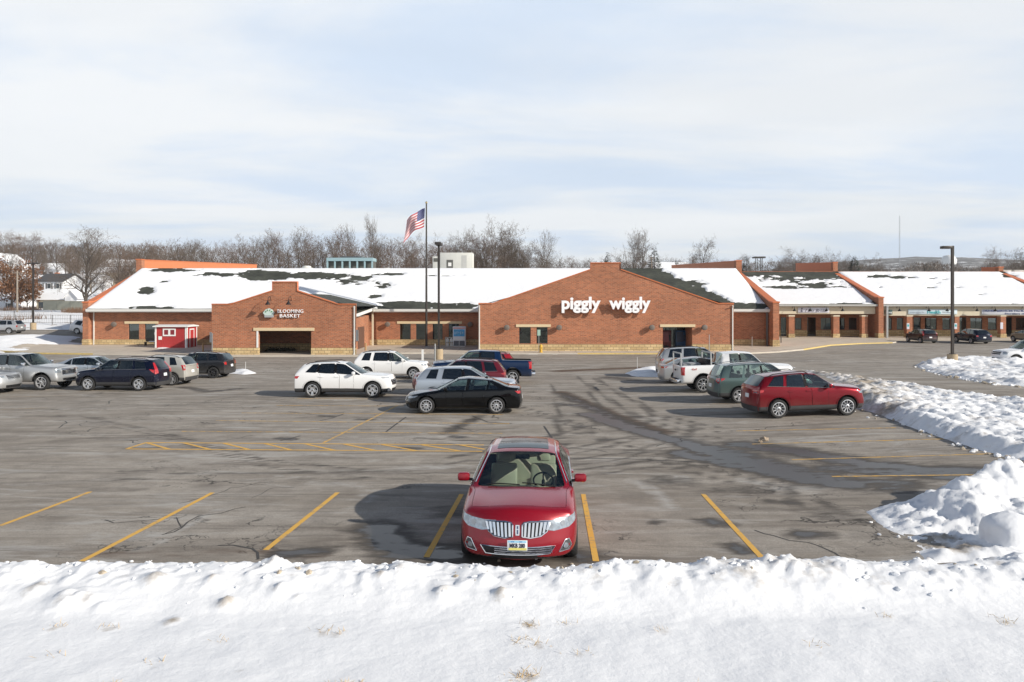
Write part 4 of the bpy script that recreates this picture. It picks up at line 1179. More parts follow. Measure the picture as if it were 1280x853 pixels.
def scatter_px(n, P, rmax, dirty, band):
    for k in range(n):
        i = rnd.randrange(len(P)-1); t = rnd.random(); u = P[i][0]+(P[i+1][0]-P[i][0])*t; v = P[i][1]+(P[i+1][1]-P[i][1])*t
        q = at(u, v); q.x += rnd.gauss(0, .2); q.y += rnd.gauss(0, band); chunk(Vector((q.x, q.y, gz(q.x, q.y)+.02)), rnd.uniform(.02, rmax), 1 if rnd.random() < dirty else 0)
scatter_px(80, [(1056, 486), (1075, 512), (1128, 531), (1180, 549), (1215, 562), (1246, 569), (1290, 579)], .09, .35, .25)
scatter_px(12, [(1085, 641), (1120, 668), (1160, 700)], .04, .2, .1); scatter_px(15, [(1085, 640), (1150, 630), (1185, 626), (1240, 618)], .05, .2, .08); scatter_px(70, [(1145, 458), (1165, 466), (1200, 474), (1245, 481), (1280, 484)], .14, .4, .3)
tag(ck.build('snow_chunk', [SNOW, simple('dirty_snow', (.42, .36, .28), .85, var=.4, scale=9)]), kind='stuff')
# snow-capped drum-like lump
lp = MB(); q = at(1252, 690)
prof = [(.30, 0), (.33, .15), (.33, .34), (.30, .46), (.20, .55), (.08, .585), (.005, .59)]
lp.lathe(prof, 28, 'z')
o = lp.build('snow_mound', SNOW, loc=(q.x+.28, q.y+.25, q.z-.02))
for v in o.data.vertices: v.co += Vector((1, 1, .6))*0.09*fbm(v.co.x*3, v.co.y*3+v.co.z*2, 1, 3, 3)
o.scale = (1.25, 1.2, 1.0); tag(o, 'round snow covered mound standing in the snowy corner beside the lot', 'snow mound')
# dirty clod on the lot
def clod(u, v, r, label, seed):
    bm = bmesh.new(); bmesh.ops.create_icosphere(bm, subdivisions=3, radius=r)
    for v_ in bm.verts: v_.co *= 1+.6*noise.noise(v_.co*(2.5/r*.5)+Vector((seed, 0, 0))); v_.co.z *= .6
    me = bpy.data.meshes.new('ice_chunk'); bm.to_mesh(me); bm.free(); me.materials.append(simple('dirty_ice', (.33, .26, .19), .8, var=.5, scale=14)); 
    o = bpy.data.objects.new('ice_chunk', me); C.objects.link(o); p = at(u, v); o.location = (p.x, p.y, p.z+r*.35); tag(o, label, 'ice chunk')
clod(955, 551, .13, 'brown dirty ice chunk lying alone on the right stalls', 1); clod(950, 553, .07, 'small crumb of dirty ice just beside the larger chunk', 4)
# dry grass tufts in the foreground snow
gm = MB(); random.seed(5)
for u, v, n in ((660, 772, 26), (648, 790, 14), (672, 795, 16), (660, 832, 34), (650, 838, 26), (135, 851, 30), (412, 851, 30), (436, 849, 26), (70, 775, 8), (138, 775, 10), (403, 781, 8), (421, 783, 10), (709, 769, 8), (1250, 765, 10), (1258, 770, 9), (192, 818, 8), (280, 791, 8), (1020, 798, 8), (880, 851, 10), (1180, 849, 14), (830, 779, 9), (724, 805, 8), (60, 812, 6), (1110, 764, 7)):
    y = F*(CAMZ-.82-.0012*(v-750))/(v-HV); x = (u-640)/F*y
    for k in range(n):
        px_, py_ = x+random.gauss(0, .07), y+random.gauss(0, .045); z = front(px_, py_)[0]
        a = random.uniform(0, 6.28); l = random.uniform(.04, .13); t = random.uniform(.2, .9); w = .0035
        d = Vector((math.cos(a)*t, math.sin(a)*t, 1-t*.7)).normalized()*l; s = Vector((-math.sin(a), math.cos(a), 0))*w
        p = Vector((px_, py_, z-.005)); gm.add([p-s, p+s, p+d*.6+s*.6, p+d+Vector((0, 0, -.012))], [(0, 1, 2, 3)])
tag(gm.build('dry_grass', simple('straw', (.52, .38, .2), .8, var=.3)), kind='stuff')
# ================================================================ buildings
def wall_strips(mb, x0, x1, top, y0, y1, openings=(), z0=0, mat=0, zsplit=None, mat2=1):
    """wall in the x-z plane; top = [(x,z)..] profile; openings = [(xa,xb,za,zb)]"""
    xs_ = {x0, x1}
    for p in top:
        if x0 < p[0] < x1: xs_.add(p[0])
    for o in openings: xs_.add(o[0]); xs_.add(o[1])
    xs_ = sorted(xs_)
    for a, b in zip(xs_, xs_[1:]):
        if b-a < 1e-4: continue
        m = (a+b)/2; ta, tb = lerp_table(top, a+1e-5), lerp_table(top, b-1e-5)
        cuts = [(o[2], o[3]) for o in openings if o[0] < m < o[1]]; cuts.sort()
        segs = []; lo = z0
        for c in cuts:
            if c[0] > lo: segs.append((lo, c[0]))
            lo = c[1]
        for s in segs: _zs(mb, a, b, s[0], s[1], s[1], y0, y1, mat, zsplit, mat2)
        _zs(mb, a, b, lo, ta, tb, y0, y1, mat, zsplit, mat2)
def _zs(mb, a, b, lo, ta, tb, y0, y1, mat, zs, mat2):
    if zs and lo < zs:
        t = min(zs, min(ta, tb)); mb.box(a, b, y0-.05, y1, lo, t, mat2)
        if min(ta, tb) > zs: mb.prism([(a, zs), (b, zs), (b, tb), (a, ta)], y0, y1, 'y', mat)
    else: mb.prism([(a, lo), (b, lo), (b, tb), (a, ta)], y0, y1, 'y', mat)
def window(parent, x0, x1, z0, z1, y, nm='window', mull=(), fr=MFRAME, kick=0):
    f = MB(); t = .05
    f.box(x0, x1, y, y+.09, z0, z0+t+kick); f.box(x0, x1, y, y+.09, z1-t, z1); f.box(x0, x0+t, y, y+.09, z0+t+kick, z1-t); f.box(x1-t, x1, y, y+.09, z0+t+kick, z1-t)
    for m in mull: f.box(m-.025, m+.025, y+.01, y+.08, z0+t+kick, z1-t)
    o = f.build(nm, fr, parent)
    g = MB(); g.box(x0+t, x1-t, y+.04, y+.05, z0+t+kick, z1-t); g.build('pane', WGLASS, o)
    return o
def lintel(parent, x0, x1, z0, z1, y):
    m = MB(); m.box(x0, x1, y-.07, y+.12, z0, z1); m.build('lintel', LINTEL, parent)
def drum(parent, x, y, z, r=.27):
    m = MB(); m.lathe([(r*.45, 0), (r*.45, -.2), (r, -.24), (r, -.44), (r*.9, -.46), (.01, -.46)], 20, 'y'); m.build('wall_light', simple('drum_light', (.16, .13, .11), .7), parent, (x, y, z))
def gooseneck(parent, x, y, z, out=.95, mat=None):
    m = MB(); m.tube([(x, y, z+.25), (x, y-out*.35, z+.62), (x, y-out*.8, z+.55), (x, y-out, z+.2)], .025, 6)
    m.lathe([(.05, .22), (.09, .12), (.22, -.08), (.23, -.12)], 14, 'z', 0, Matrix.Translation((x, y-out, z))); m.build('gooseneck_lamp', BLK, parent)
def pipe(parent, x, y, z0, z1, mat=None, s=.05):
    m = MB(); m.box(x-s, x+s, y-2*s, y, z0, z1); m.box(x-s*1.25, x+s*1.25, y-2.4*s, y, z1-.12, z1); m.box(x-s, x+s, y-5*s, y-2*s-.002, z0, z0+.1); m.build('downspout', mat or GUTTER, parent)
def coping_path(parent, P, y0, y1, th=.10, mat=COPING, name='coping'):
    """metal cap along the top profile"""
    m = MB(); n = len(P)
    lo = [(p[0], p[1]+.003) for p in P]; hi = [(p[0], p[1]+th) for p in P]
    vs = [(p[0], y0, p[1]) for p in lo] + [(p[0], y0, p[1]) for p in hi] + [(p[0], y1, p[1]) for p in lo] + [(p[0], y1, p[1]) for p in hi]
    fs = []
    for i in range(n-1):
        fs += [(i, i+1, n+i+1, n+i), (2*n+i+1, 2*n+i, 3*n+i, 3*n+i+1), (n+i, n+i+1, 3*n+i+1, 3*n+i), (i+1, i, 2*n+i, 2*n+i+1)]
    fs += [(0, n, 3*n, 2*n), (n-1, 3*n-1, 4*n-1, 2*n-1)]
    m.add(vs, fs); m.build(name, mat, parent)
def roof_snow(name, x0, x1, y0, z0, y1, z1, bare, res=.17, thick=.13):
    """snow lying on a roof plane; where bare() > 0 it dips under the shingles"""
    def zf(x, t):
        y = y0+(y1-y0)*t; z = z0+(z1-z0)*t; u = 640+x/y*F; v = HV-(z-CAMZ)*F/y
        n = fbm(x*.42, t*11, 1, 3, 4)*.75 + .6*fbm(x*1.1, t*34, 1, 8, 3)
        b = bare(u, v, x, t)
        be = b + n*.95 if b > -.9 else -1
        h = thick - .5*max(0, min(1, be))
        ed = min(x-x0, x1-x, t*12, (1-t)*12)
        h = min(h, .02+ed*.5)
        if b <= 0: h += .02*n
        return (z + max(-.06, h), h)
    xs_ = frange(x0, x1, res); ts = frange(0, 1, res/12)
    nx, ny = len(xs_), len(ts); vs = []; hv = []
    for t in ts:
        for x in xs_:
            z, h = zf(x, t); vs.append((x, y0+(y1-y0)*t, z)); hv.append(h)
    fs = []
    for j in range(ny-1):
        for i in range(nx-1):
            a = j*nx+i; q = (a, a+1, a+nx+1, a+nx)
            if max(hv[k] for k in q) > -.02: fs.append(q)
    me = bpy.data.meshes.new(name); me.from_pydata(vs, [], fs); me.materials.append(SNOWR); me.polygons.foreach_set('use_smooth', [True]*len(fs))
    a = me.attributes.new('dirt', 'FLOAT', 'POINT'); a.data.foreach_set('value', [-.35]*len(vs))
    o = bpy.data.objects.new(name, me); C.objects.link(o); tag(o, kind='stuff'); return o
def el(u, v, cu, cv, ru, rv): return 1-((u-cu)/ru)**2-((v-cv)/rv)**2
def roof_slab(parent, x0, x1, y0, z0, y1, z1, th=.18, mat=None, name='roof'):
    m = MB(); m.prism([(y0, z0-th), (y1, z1-th), (y1, z1), (y0, z0)], x0, x1, 'x'); return m.build(name, mat or SHINGLE, parent)

# ---- supermarket: long wall, gable front, wing walls, roof
YW, EY, EZ, RY, RZ = 77.5, 76.6, 4.08, 88.0, 8.92
A = empty('supermarket_building', (0, YW, 0)); tag(A, 'long low red brick supermarket with wide snowy roof and broad gabled front', 'store')
A.location = (0, 0, 0)
XL, XR = -45.3, 27.4
bbx0, bbx1 = -26.7, -13.9
def W_(u, d): return (u-640)/F*d
wins_l = [(W_(160.6, YW), W_(173.8, YW)), (W_(180.8, YW), W_(194.4, YW))]
wins_m = [(W_(a, YW), W_(b, YW)) for a, b in ((499.8, 513.4), (520, 533.3), (540.8, 553.3), (560.8, 573.7))]
zt_, zb_ = Z_(404.9, YW), Z_(424.6, YW)
ops = [(a, b, zb_, zt_) for a, b in wins_l+wins_m]
m = MB(); wall_strips(m, XL, -3.2, [(XL, 4.0), (XR, 4.0)], YW, YW+.3, ops, 0, 0, .78); m.build('wall', [BRICK, STONE], A)
m = MB(); wall_strips(m, 21.2, XR, [(XL, 4.0), (XR, 4.0)], YW, YW+.3, [], 0, 0, .78)
m.build('wall', [BRICK, STONE], A)
for a, b in wins_l+wins_m: window(A, a, b, zb_, zt_, YW+.1)
lintel(A, W_(156, YW), W_(198, YW), zt_, zt_+.26, YW); lintel(A, W_(496.3, YW), W_(577.5, YW), zt_, zt_+.26, YW)
for u in (144.5, 485, 587.7): drum(A, W_(u, YW), YW, Z_(405.5, YW))
m = MB(); m.box(XL, XR, 98.0, 98.3, 0, 8.5); m.build('rear_wall', BRICK, A)
m = MB(); m.box(XL, XR, RY, 98.3, RZ-.25, RZ-.15); m.build('flat_roof', simple('roof_membrane', (.5, .5, .5), .8), A)
m = MB(); m.box(XL, XR, RY-.02, RY+.25, RZ-.3, RZ+.03); m.build('ridge_cap', simple('ridge_dark', (.03, .035, .03), .8), A)
roof_slab(A, XL, XR, EY, EZ, RY, RZ-.001)
for a, b in ((XL, bbx0), (-14.75, -3.2), (21.2, XR)):
    m = MB(); m.box(a, b, EY-.14, EY-.02, EZ-.28, EZ-.02); m.box(a, b, EY-.02, YW, EZ-.36, EZ-.19); m.build('gutter', GUTTER, A)
# floor / inner partition so windows look onto something
m = MB(); m.box(XL+.4, XR-.4, YW+.4, 97.5, -.05, .02); m.build('shop_floor', simple('shop_floor_tiles', (.35, .33, .3), .5), A)
m = MB(); m.box(XL+.4, XR-.4, YW+5.0, YW+5.15, 0, 3.6); m.build('partition', simple('partition_paint', (.22, .2, .17), .8, var=.3, scale=.8), A)
m = MB(); x_ = wins_m[2][0]; m.box(x_+.1, x_+1.0, YW+.22, YW+.24, 2.0, 2.5); m.build('window_poster', simple('poster_blue', (.03, .16, .34), .5, var=.4, scale=4), A)
m = MB(); m.lathe([(.3, 0), (.3, .03), (.01, .03)], 20, 'y', 0, Matrix.Translation((x_+.62, YW+.2, 1.45))); m.build('window_sign', TRIMW, A)
m = MB(); x_ = wins_m[3][0]; m.box(x_+.1, x_+.8, YW+.22, YW+.24, 1.7, 2.5); m.build('window_poster', simple('poster_blue', (.03, .16, .34), .5, var=.4, scale=4), A)
for i_, (x_, w_) in enumerate(((wins_l[0][0]+.2, .7), (wins_l[1][0]+.15, .8), (wins_m[0][0]+.15, .8), (wins_m[1][0]+.2, .75))):
    m = MB(); m.box(x_, x_+w_, YW+1.0, YW+1.5, 0, 1.25+.1*i_); m.build('display_shelf', simple('shelf_goods', (.28, .24, .22), .7, var=.7, scale=7), A)
# wing walls with stepped post and parapet running back
def wing(parent, X0, X1, yf, yb, ztop_f, ztop_b, zpost, back, mat=BRICKT, dz=1.5, xin=0):
    m = MB(); m.prism([(yf, 0), (yb, 0), (yb, ztop_b), (yf+.9, ztop_f+.05), (yf, ztop_f)], X0, X1, 'x', 0)
    m.box(X0-.05, X1+.05, yf-.05, yf+.9, 0, .82, 1); m.box(X0-.02, X1+.02, yb, yb+.75, 0, zpost, 0)
    m.build('wing_wall', [BRICK, STONE], parent)
    m = MB(); c = .13
    P = [(yf-.05, ztop_f), (yf+.9, ztop_f+.05), (yb-.001, ztop_b)]
    n = 3; vs = [(X0-.07, p[0], p[1]+.002) for p in P]+[(X1+.07, p[0], p[1]+.002) for p in P]+[(X0-.07, p[0], p[1]+c) for p in P]+[(X1+.07, p[0], p[1]+c) for p in P]
    fs = []
    for i in range(2): fs += [(i, i+1, n+i+1, n+i), (2*n+i, 3*n+i, 3*n+i+1, 2*n+i+1), (i, 2*n+i, 2*n+i+1, i+1), (n+i, n+i+1, 3*n+i+1, 3*n+i)]
    fs += [(0, n, 3*n, 2*n), (2, 2*n+2, 3*n+2, n+2)]
    m.add(vs, fs); m.box(X0-.07, X1+.07, yb-.06, yb+.8, zpost+.002, zpost+.10); m.build('coping', COPING, parent)
    m = MB(); m.prism([(yb+.76, RZ-.6), (back, RZ-.6), (back, zpost+dz), (yb+.76, zpost)], X0+.05, X1-.05, 'x'); m.prism([(yb+.81, zpost+.003), (back, zpost+dz+.003), (back, zpost+dz+.09), (yb+.81, zpost+.09)], X0, X1, 'x', 1)
    m.build('parapet', [PARAP, COPING], parent)
wing(A, -45.92, -45.3, 77.0, 88.0, 4.72, 8.25, Z_(325, 88), 128, dz=1.5)
wing(A, 27.42, 28.06, 75.6, 88.0, 4.72, 8.25, Z_(326.5, 88), 124, dz=1.3)
pipe(A, W_(114.2, 77), YW, .1, 4.0); 
# gable front
YG = 69.0; gx0, gx1 = -3.22, 21.25
def PX(u, v): return (W_(u, YG), Z_(v, YG))
prof = [(gx0, Z_(380, YG)), PX(616, 380), PX(738, 337.5), (W_(738, YG)+.001, Z_(329.5, YG)), PX(776, 329.5), (W_(776, YG)+.001, Z_(337.5, YG)), PX(898, 380), (gx1, Z_(380, YG))]
wp = [(W_(649, YG), W_(663.4, YG)), (W_(670.7, YG), W_(684.5, YG))]
zt_, zb_ = Z_(409, YG), Z_(429.7, YG); dx0, dx1 = W_(828.5, YG), W_(865.3, YG)
m = MB(); wall_strips(m, gx0, gx1, prof, YG, YG+.35, [(a, b, zb_, zt_) for a, b in wp]+[(dx0, dx1, -.01, zt_)], 0, 0, .76); m.build('gable_wall', [BRICK, STONE], A)
coping_path(A, prof, YG-.07, YG+.42, .09)
for a, b in wp: window(A, a, b, zb_, zt_, YG+.1)
lintel(A, W_(645, YG), W_(688.5, YG), zt_, zt_+.26, YG); lintel(A, W_(825, YG), W_(869, YG), zt_, zt_+.26, YG)
for u in (633.5, 698.6, 814, 879.5): drum(A, W_(u, YG), YG, Z_(409.5, YG))
m = MB(); m.box(gx0, gx0+.3, YG+.36, YW-.01, 0, 4.5); m.build('side_wall', [BRICK, STONE], A); m = MB(); m.box(gx1-.3, gx1, YG+.36, YW-.01, 0, 4.5); m.build('side_wall', [BRICK, STONE], A)
m = MB(); cx = W_(757, YG)
zr = Z_(339.5, YG); ze = Z_(382, YG)
m.add([(gx0, YG+.36, ze), (cx, YG+.36, zr), (gx1, YG+.36, ze), (gx0, EY+.2, ze), (cx, EY+9.5, zr), (gx1, EY+.2, ze), (cx, YG+5, zr)], [(0, 3, 4, 1), (1, 4, 5, 2)]); m.build('gable_roof', SHINGLE, A)
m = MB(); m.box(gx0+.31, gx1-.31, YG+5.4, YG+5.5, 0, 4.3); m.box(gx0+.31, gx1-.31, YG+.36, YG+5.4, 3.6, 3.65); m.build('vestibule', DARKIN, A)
m = MB(); m.box(gx0+.31, gx1-.31, YG+.36, YG+5.4, -.03, .015); m.build('vestibule_floor', simple('mat_floor', (.08, .075, .07), .8), A)
m = MB(); m.box(dx1+.02, dx1+.3, YG+.36, YG+3.0, 0, 3.5); m.build('entry_side_wall', [BRICK, STONE], A); m = MB(); m.box(dx0-.3, dx0-.02, YG+.36, YG+3, 0, 3.5); m.build('entry_side_wall', [BRICK, STONE], A)
window(A, dx0+.05, dx1-.05, 0.02, 2.5, YG+3.2, 'entrance_door', mull=(dx0+.95, dx0+1.4, dx1-.9))
pipe(A, gx1-.12, YG, .1, Z_(382, YG)); pipe(A, gx0+.1, YG, .1, Z_(382, YG))
pipe(A, W_(962.5, 76), YW-.5, .1, 3.9, simple('dark_downspout', (.12, .12, .12), .5), .09)
m = MB(); m.tube([(W_(916, YG), YG-.05, Z_(384, YG)), (W_(915, YG), YG-.35, Z_(384, YG)+.1)], .05, 6); m.build('security_camera', TRIMW, A)
# lettering
SIGNW = simple('white_sign_face', (.92, .92, .94), .4, var=.02)
SIGNS = simple('sign_returns', (.35, .35, .36), .5, var=.05)
sg = empty('sign_lettering'); sg.parent = A
for txt, u0, u1 in (('piggly', 701.6, 750), ('wiggly', 760.5, 812)):
    o = textmesh(txt, 1.58, .14, SIGNW, 'sign_word', sg, off=.045, bevel=.012, space=1.0)
    xs_ = [v.co.x for v in o.data.vertices]; w0 = max(xs_)-min(xs_); tw = W_(u1, YG)-W_(u0, YG)
    s = tw/w0
    o.rotation_euler = (R(90), 0, 0); o.scale = (s, 1.0, 1); o.location = (W_(u0, YG)-min(xs_)*s, YG-.42, Z_(386.0, YG))
m = MB()
for u0, u1 in ((703, 748), (762, 810)): m.box(W_(u0, YG), W_(u1, YG), YG-.30, YG-.003, Z_(382.5, YG)-.06, Z_(382.5, YG)+.06)
m.build('raceway', BRICKT, sg)

# ---- garden shop with gabled brick front
Bd = empty('garden_shop_building'); tag(Bd, 'small gabled brick shop front with open dark bay and green roof side', 'shop')
YB = 64.0
def PB(u, v): return (W_(u, YB), Z_(v, YB))
prof = [(bbx0, Z_(381, YB)), PB(288, 381), PB(340.3, 364.2), (W_(340.3, YB)+.001, Z_(353.2, YB)), PB(371.5, 353.2), (W_(371.5, YB)+.001, Z_(364.2, YB)), PB(423, 381), (bbx1, Z_(381, YB))]
ox0, ox1, oz = W_(323, YB), W_(389, YB), Z_(413.7, YB)
m = MB(); wall_strips(m, bbx0, bbx1, prof, YB, YB+.35, [(ox0, ox1, -.01, oz)], 0, 0, .74); m.build('gable_wall', [BRICK, STONE], Bd)
coping_path(Bd, prof, YB-.07, YB+.42, .09)
lintel(Bd, W_(317, YB), W_(393, YB), oz, oz+.27, YB)
m = MB(); m.box(ox0-.16, ox0-.003, YB-.04, YB+.3, 0, oz-.003); m.build('door_jamb', TRIMW, Bd)
m = MB(); m.box(bbx0, bbx0+.3, YB+.36, YW-.05, 0, 4.4); m.box(-15.6, -15.3, YB+.36, YW-.05, 0, 3.4); m.box(bbx0+.3, -15.61, YB+5.5, YB+5.7, .8, 4.3); m.box(bbx0+.3, -15.61, YB+5.45, YB+5.7, 0, .8, 1); m.build('bay_wall', [BRICK, STONE], Bd)
cx = W_(356, YB); zr = Z_(366, YB); ze = Z_(383, YB); sl = (zr-ze)/(cx-bbx0)
m = MB()
ymr = lambda z: EY+(z-EZ)/(RZ-EZ)*(RY-EY)
m.add([(bbx0, YB+.36, ze), (cx, YB+.36, zr), (bbx1-.05, YB+.36, ze-.02), (bbx0, ymr(ze)+.3, ze), (cx, ymr(zr)+.4, zr), (bbx1-.45, ymr(ze)+.3, ze-.02)], [(0, 3, 4, 1), (1, 4, 5, 2)])
m.build('roof', SHINGLE, Bd)
roof_snow('roof_snow', bbx0+.2, cx-.2, YB+.5, 3, YB+.6, 3, lambda *a: 1) if False else None
m = MB(); m.box(bbx0+.3, bbx1-.3, YB+.36, YB+5.45, 3.4, 3.45); m.build('bay_ceiling', simple('bay_ceiling_paint', (.12, .1, .08), .9), Bd)
pipe(Bd, bbx1-.1, YB, .1, Z_(383, YB)); pipe(Bd, bbx0+.08, YB, .1, 2.0, METG, .04)
m = MB(); m.box(bbx0-.22, bbx0-.003, YB+.1, YB+.5, 1.2, 2.1); m.build('meter_box', METG, Bd)
m = MB(); m.box(bbx1+.003, bbx1+.2, YB+.0, YB+.3, 1.3, 2.3); m.build('meter_box', METG, Bd)
for u, v in ((339, 379.5), (364.5, 379.5)): gooseneck(Bd, W_(u, YB), YB, Z_(v, YB), .9)
# emblem and words
m = MB(); ex, ez = W_(337.3, YB), Z_(391, YB)
hexa = [(ex-.52, ez-.02), (ex-.28, ez+.28), (ex, ez+.38), (ex+.28, ez+.26), (ex+.48, ez+.02), (ex+.34, ez-.24), (ex-.34, ez-.24)]
m.prism(hexa, YB-.30, YB-.12, 'y', 0); m.prism([(ex-.36, ez-.42), (ex+.36, ez-.42), (ex+.42, ez-.245), (ex-.42, ez-.245)], YB-.29, YB-.13, 'y', 1)
for k in range(7):
    a = R(20+k*24); c = Vector((ex+.27*math.cos(a), 0, ez+.02+.2*math.sin(a)))
    m.prism([(c.x-.09, c.z-.03), (c.x, c.z+.09), (c.x+.09, c.z+.02), (c.x, c.z-.07)], YB-.32, YB-.302, 'y', 2+(k % 2))
m.box(ex-.03, ex+.03, YB-.12, YB-.003, ez-.1, ez+.1, 1)
m.build('sign_emblem', [simple('emblem_pale', (.55, .66, .62), .5), simple('emblem_grey', (.36, .38, .40), .6), simple('emblem_green', (.10, .32, .16), .6), simple('emblem_white', (.75, .78, .74), .6)], Bd)
for txt, u0, u1, v in (('BLOOMING', 347.4, 379.6, 391.2), ('BASKET', 350.4, 375.8, 397.0)):
    o = textmesh(txt, .44, .06, SIGNW, 'sign_word', Bd, off=.002, space=1.08)
    xs_ = [v_.co.x for v_ in o.data.vertices]; s = (W_(u1, YB)-W_(u0, YB))/(max(xs_)-min(xs_))
    o.rotation_euler = (R(90), 0, 0); o.scale = (s, .98, 1); o.location = (W_(u0, YB)-min(xs_)*s, YB-.13, Z_(v, YB)+.0)
m = MB(); m.box(W_(347, YB), W_(379, YB), YB-.10, YB-.003, Z_(390.5, YB), Z_(390.5, YB)+.04); m.box(W_(350, YB), W_(375, YB), YB-.10, YB-.003, Z_(396, YB), Z_(396, YB)+.04); m.build('sign_rail', BRICKT, Bd)
# side porch between the shop and the long wall
pz = Z_(398, 72)
m = MB(); xa_, xb_ = -14.35, -14.85
vs = []
for y_, z_, x_ in ((64.45, 3.28, xa_), (76.9, 3.86, xb_)):
    vs += [(x_, y_, z_), (x_, y_, z_+.30), (x_-.06, y_, z_), (x_-.06, y_, z_+.30)]
m.add(vs, [(0, 4, 5, 1), (2, 3, 7, 6), (1, 5, 7, 3), (0, 2, 6, 4), (0, 1, 3, 2)]); m.build('rake_board', TRIMW, Bd)
m = MB(); m.add([(xa_, 64.45, 3.60), (xb_, 76.9, 4.18), (-15.9, 76.9, 4.45), (-15.2, 64.45, 4.3)], [(0, 1, 2, 3)]); m.add([(xa_-.06, 64.45, 3.27), (xb_-.06, 76.9, 3.85), (-15.6, 76.9, 3.85), (-15.6, 64.45, 3.27)], [(0, 1, 2, 3)]); m.build('porch_roof', SHINGLE, Bd)
m = MB(); m.box(-14.95, -14.78, 76.75, 76.92, .1, 3.85); m.build('porch_post', FASCIA, Bd)
m = MB(); m.box(-15.295, -15.27, 69.5, 70.6, .12, 2.2); m.box(-15.295, -15.26, 71.4, 74.4, .12, 2.3); m.build('side_door', simple('brown_door', (.12, .06, .04), .7), Bd)

# ---- strip of small shops on the right
D = empty('shop_row_building'); tag(D, 'long arcade of small shops with cream fascia and brick columns', 'shops')
YC, YK = 93.0, 96.6; g0 = .15
x0_, x1_ = 28.1, 104.0
roof_slab(D, x0_, x1_, YC-.7, Z_(380.5, YC-.7), 105.0, Z_(340, 105)-.001)
zfr = Z_(380.8, YC)
m = MB(); m.box(x0_, 46.8, YC-.25, YC+.1, Z_(392.6, YC), zfr-.06); m.box(47.5, x1_, YC-.25, YC+.1, Z_(394.8, YC), zfr-.25); m.build('fascia', FASCIA, D)
m = MB(); m.box(x0_, 46.8, YC-.86, YC-.72, zfr-.22, zfr+.02); m.box(47.5, x1_, YC-.86, YC-.72, zfr-.24, zfr+.0); m.box(x0_, x1_, YC-.715, YC-.26, zfr-.25, zfr-.2); m.build('gutter', simple('grey_gutter', (.42, .42, .40), .5), D)
m = MB(); m.box(x0_, x1_, 105.0, 105.3, 0, Z_(339.5, 105)); m.box(x0_, x1_, 105.3, 120, 8.3, 8.45); m.build('rear_wall', BRICK, D)
m = MB(); m.box(x0_, x1_, YC+.1, YK+.3, Z_(394, YC)+.12, Z_(394, YC)+.2); m.build('soffit', FASCIA, D)
for ua, ub_ in ((985, 992), (1040.5, 1048), (1076, 1083), (1132, 1139), (1192, 1197.5), (1249, 1255.5), (1306, 1312), (1362, 1368)):
    a, b = W_(ua, YC), W_(ub_, YC); zt2 = Z_(394.5, YC)
    m = MB(); m.box(a, b, YC-.3, YC+.35, .75, zt2-.14); m.box(a-.05, b+.05, YC-.35, YC+.4, 0, .75, 1); m.box(a-.04, b+.04, YC-.33, YC+.38, zt2-.14, zt2+.04, 2); m.build('column', [BRICK, STONE, FASCIA], D)
# back wall with shop windows and doors: (u0,u1,kind)
SH = [(976, 983, 'd'), (994, 1002, 'w'), (1009, 1020, 'd'), (1026, 1039, 'w'), (1049, 1056, 'w'), (1061, 1071, 'w'), (1086, 1092, 'd'),
      (1106, 1115, 'w'), (1121, 1129, 'w'), (1142, 1151, 'd'), (1156, 1171, 'w'), (1178, 1188, 'w'), (1198.5, 1208, 'd'), (1213, 1228, 'w'), (1235, 1246, 'w'), (1256, 1265, 'd'), (1270, 1284, 'w'), (1290, 1300, 'w'), (1316, 1326, 'd'), (1330, 1345, 'w')]
fl = g0+.12
ops = []
for a, b, k in SH:
    xa, xb = W_(a, YK), W_(b, YK); ops.append((xa, xb, fl if k == 'd' else 1.12, 2.78 if k == 'd' else 2.72))
m = MB(); wall_strips(m, x0_, x1_, [(x0_, 4.2), (x1_, 4.2)], YK, YK+.25, ops, 0, 0, 1.05); m.build('shop_wall', [BRICK, STONE], D)
for (xa, xb, za, zb2), (a, b, k) in zip(ops, SH): window(D, xa, xb, za, zb2, YK+.08, 'shop_door' if k == 'd' else 'window', mull=((xa+xb)/2,) if (b-a) > 12 else (), kick=.2 if k == 'd' else 0)
m = MB(); m.box(x0_+.3, x1_, YK+3, YK+3.1, 0, 4); m.box(x0_+.3, x1_, YK+.3, YK+3, .1, .2, 1); m.build('shop_interior', [simple('shop_inner_wall', (.3, .3, .28), .8, var=.4, scale=.5), simple('shop_carpet', (.1, .1, .11), .9)], D)
m = MB(); 
for a, b, c in ((1122, 1128.5, 0), (1157, 1170, 0), (1030, 1037, 1)):
    m.box(W_(a, YK+.35), W_(b, YK+.35), YK+.35, YK+.38, 1.2, 2.6, c)
m.build('window_blind', [simple('teal_blind', (.30, .48, .46), .8), simple('pale_blind', (.45, .47, .45), .8)], D)
wing(D, 46.85, 47.48, 92.0, 105.0, Z_(372.5, 92), Z_(341.5, 105), Z_(328.5, 105), 119, dz=.6)
wing(D, 71.0, 71.65, 92.0, 105.0, Z_(372.5, 92), Z_(341.5, 105), Z_(334.5, 105), 109, dz=.1)
pipe(D, 47.95, YC-.8, .1, zfr-.2, METG, .12)
for u in (989.5, 1009, 1029, 1049, 1119.5, 1156, 1178.5, 1215.5, 1238, 1275.5): gooseneck(D, W_(u, YC), YC-.26, Z_(388, YC), .7)
def signbox(u0, u1, v0, v1, mats, name='shop_sign'):
    m = MB(); m.bbox(W_(u0, YC), W_(u1, YC), YC-.36, YC-.262, Z_(v1, YC), Z_(v0, YC), .02); return m.build(name, mats, D)
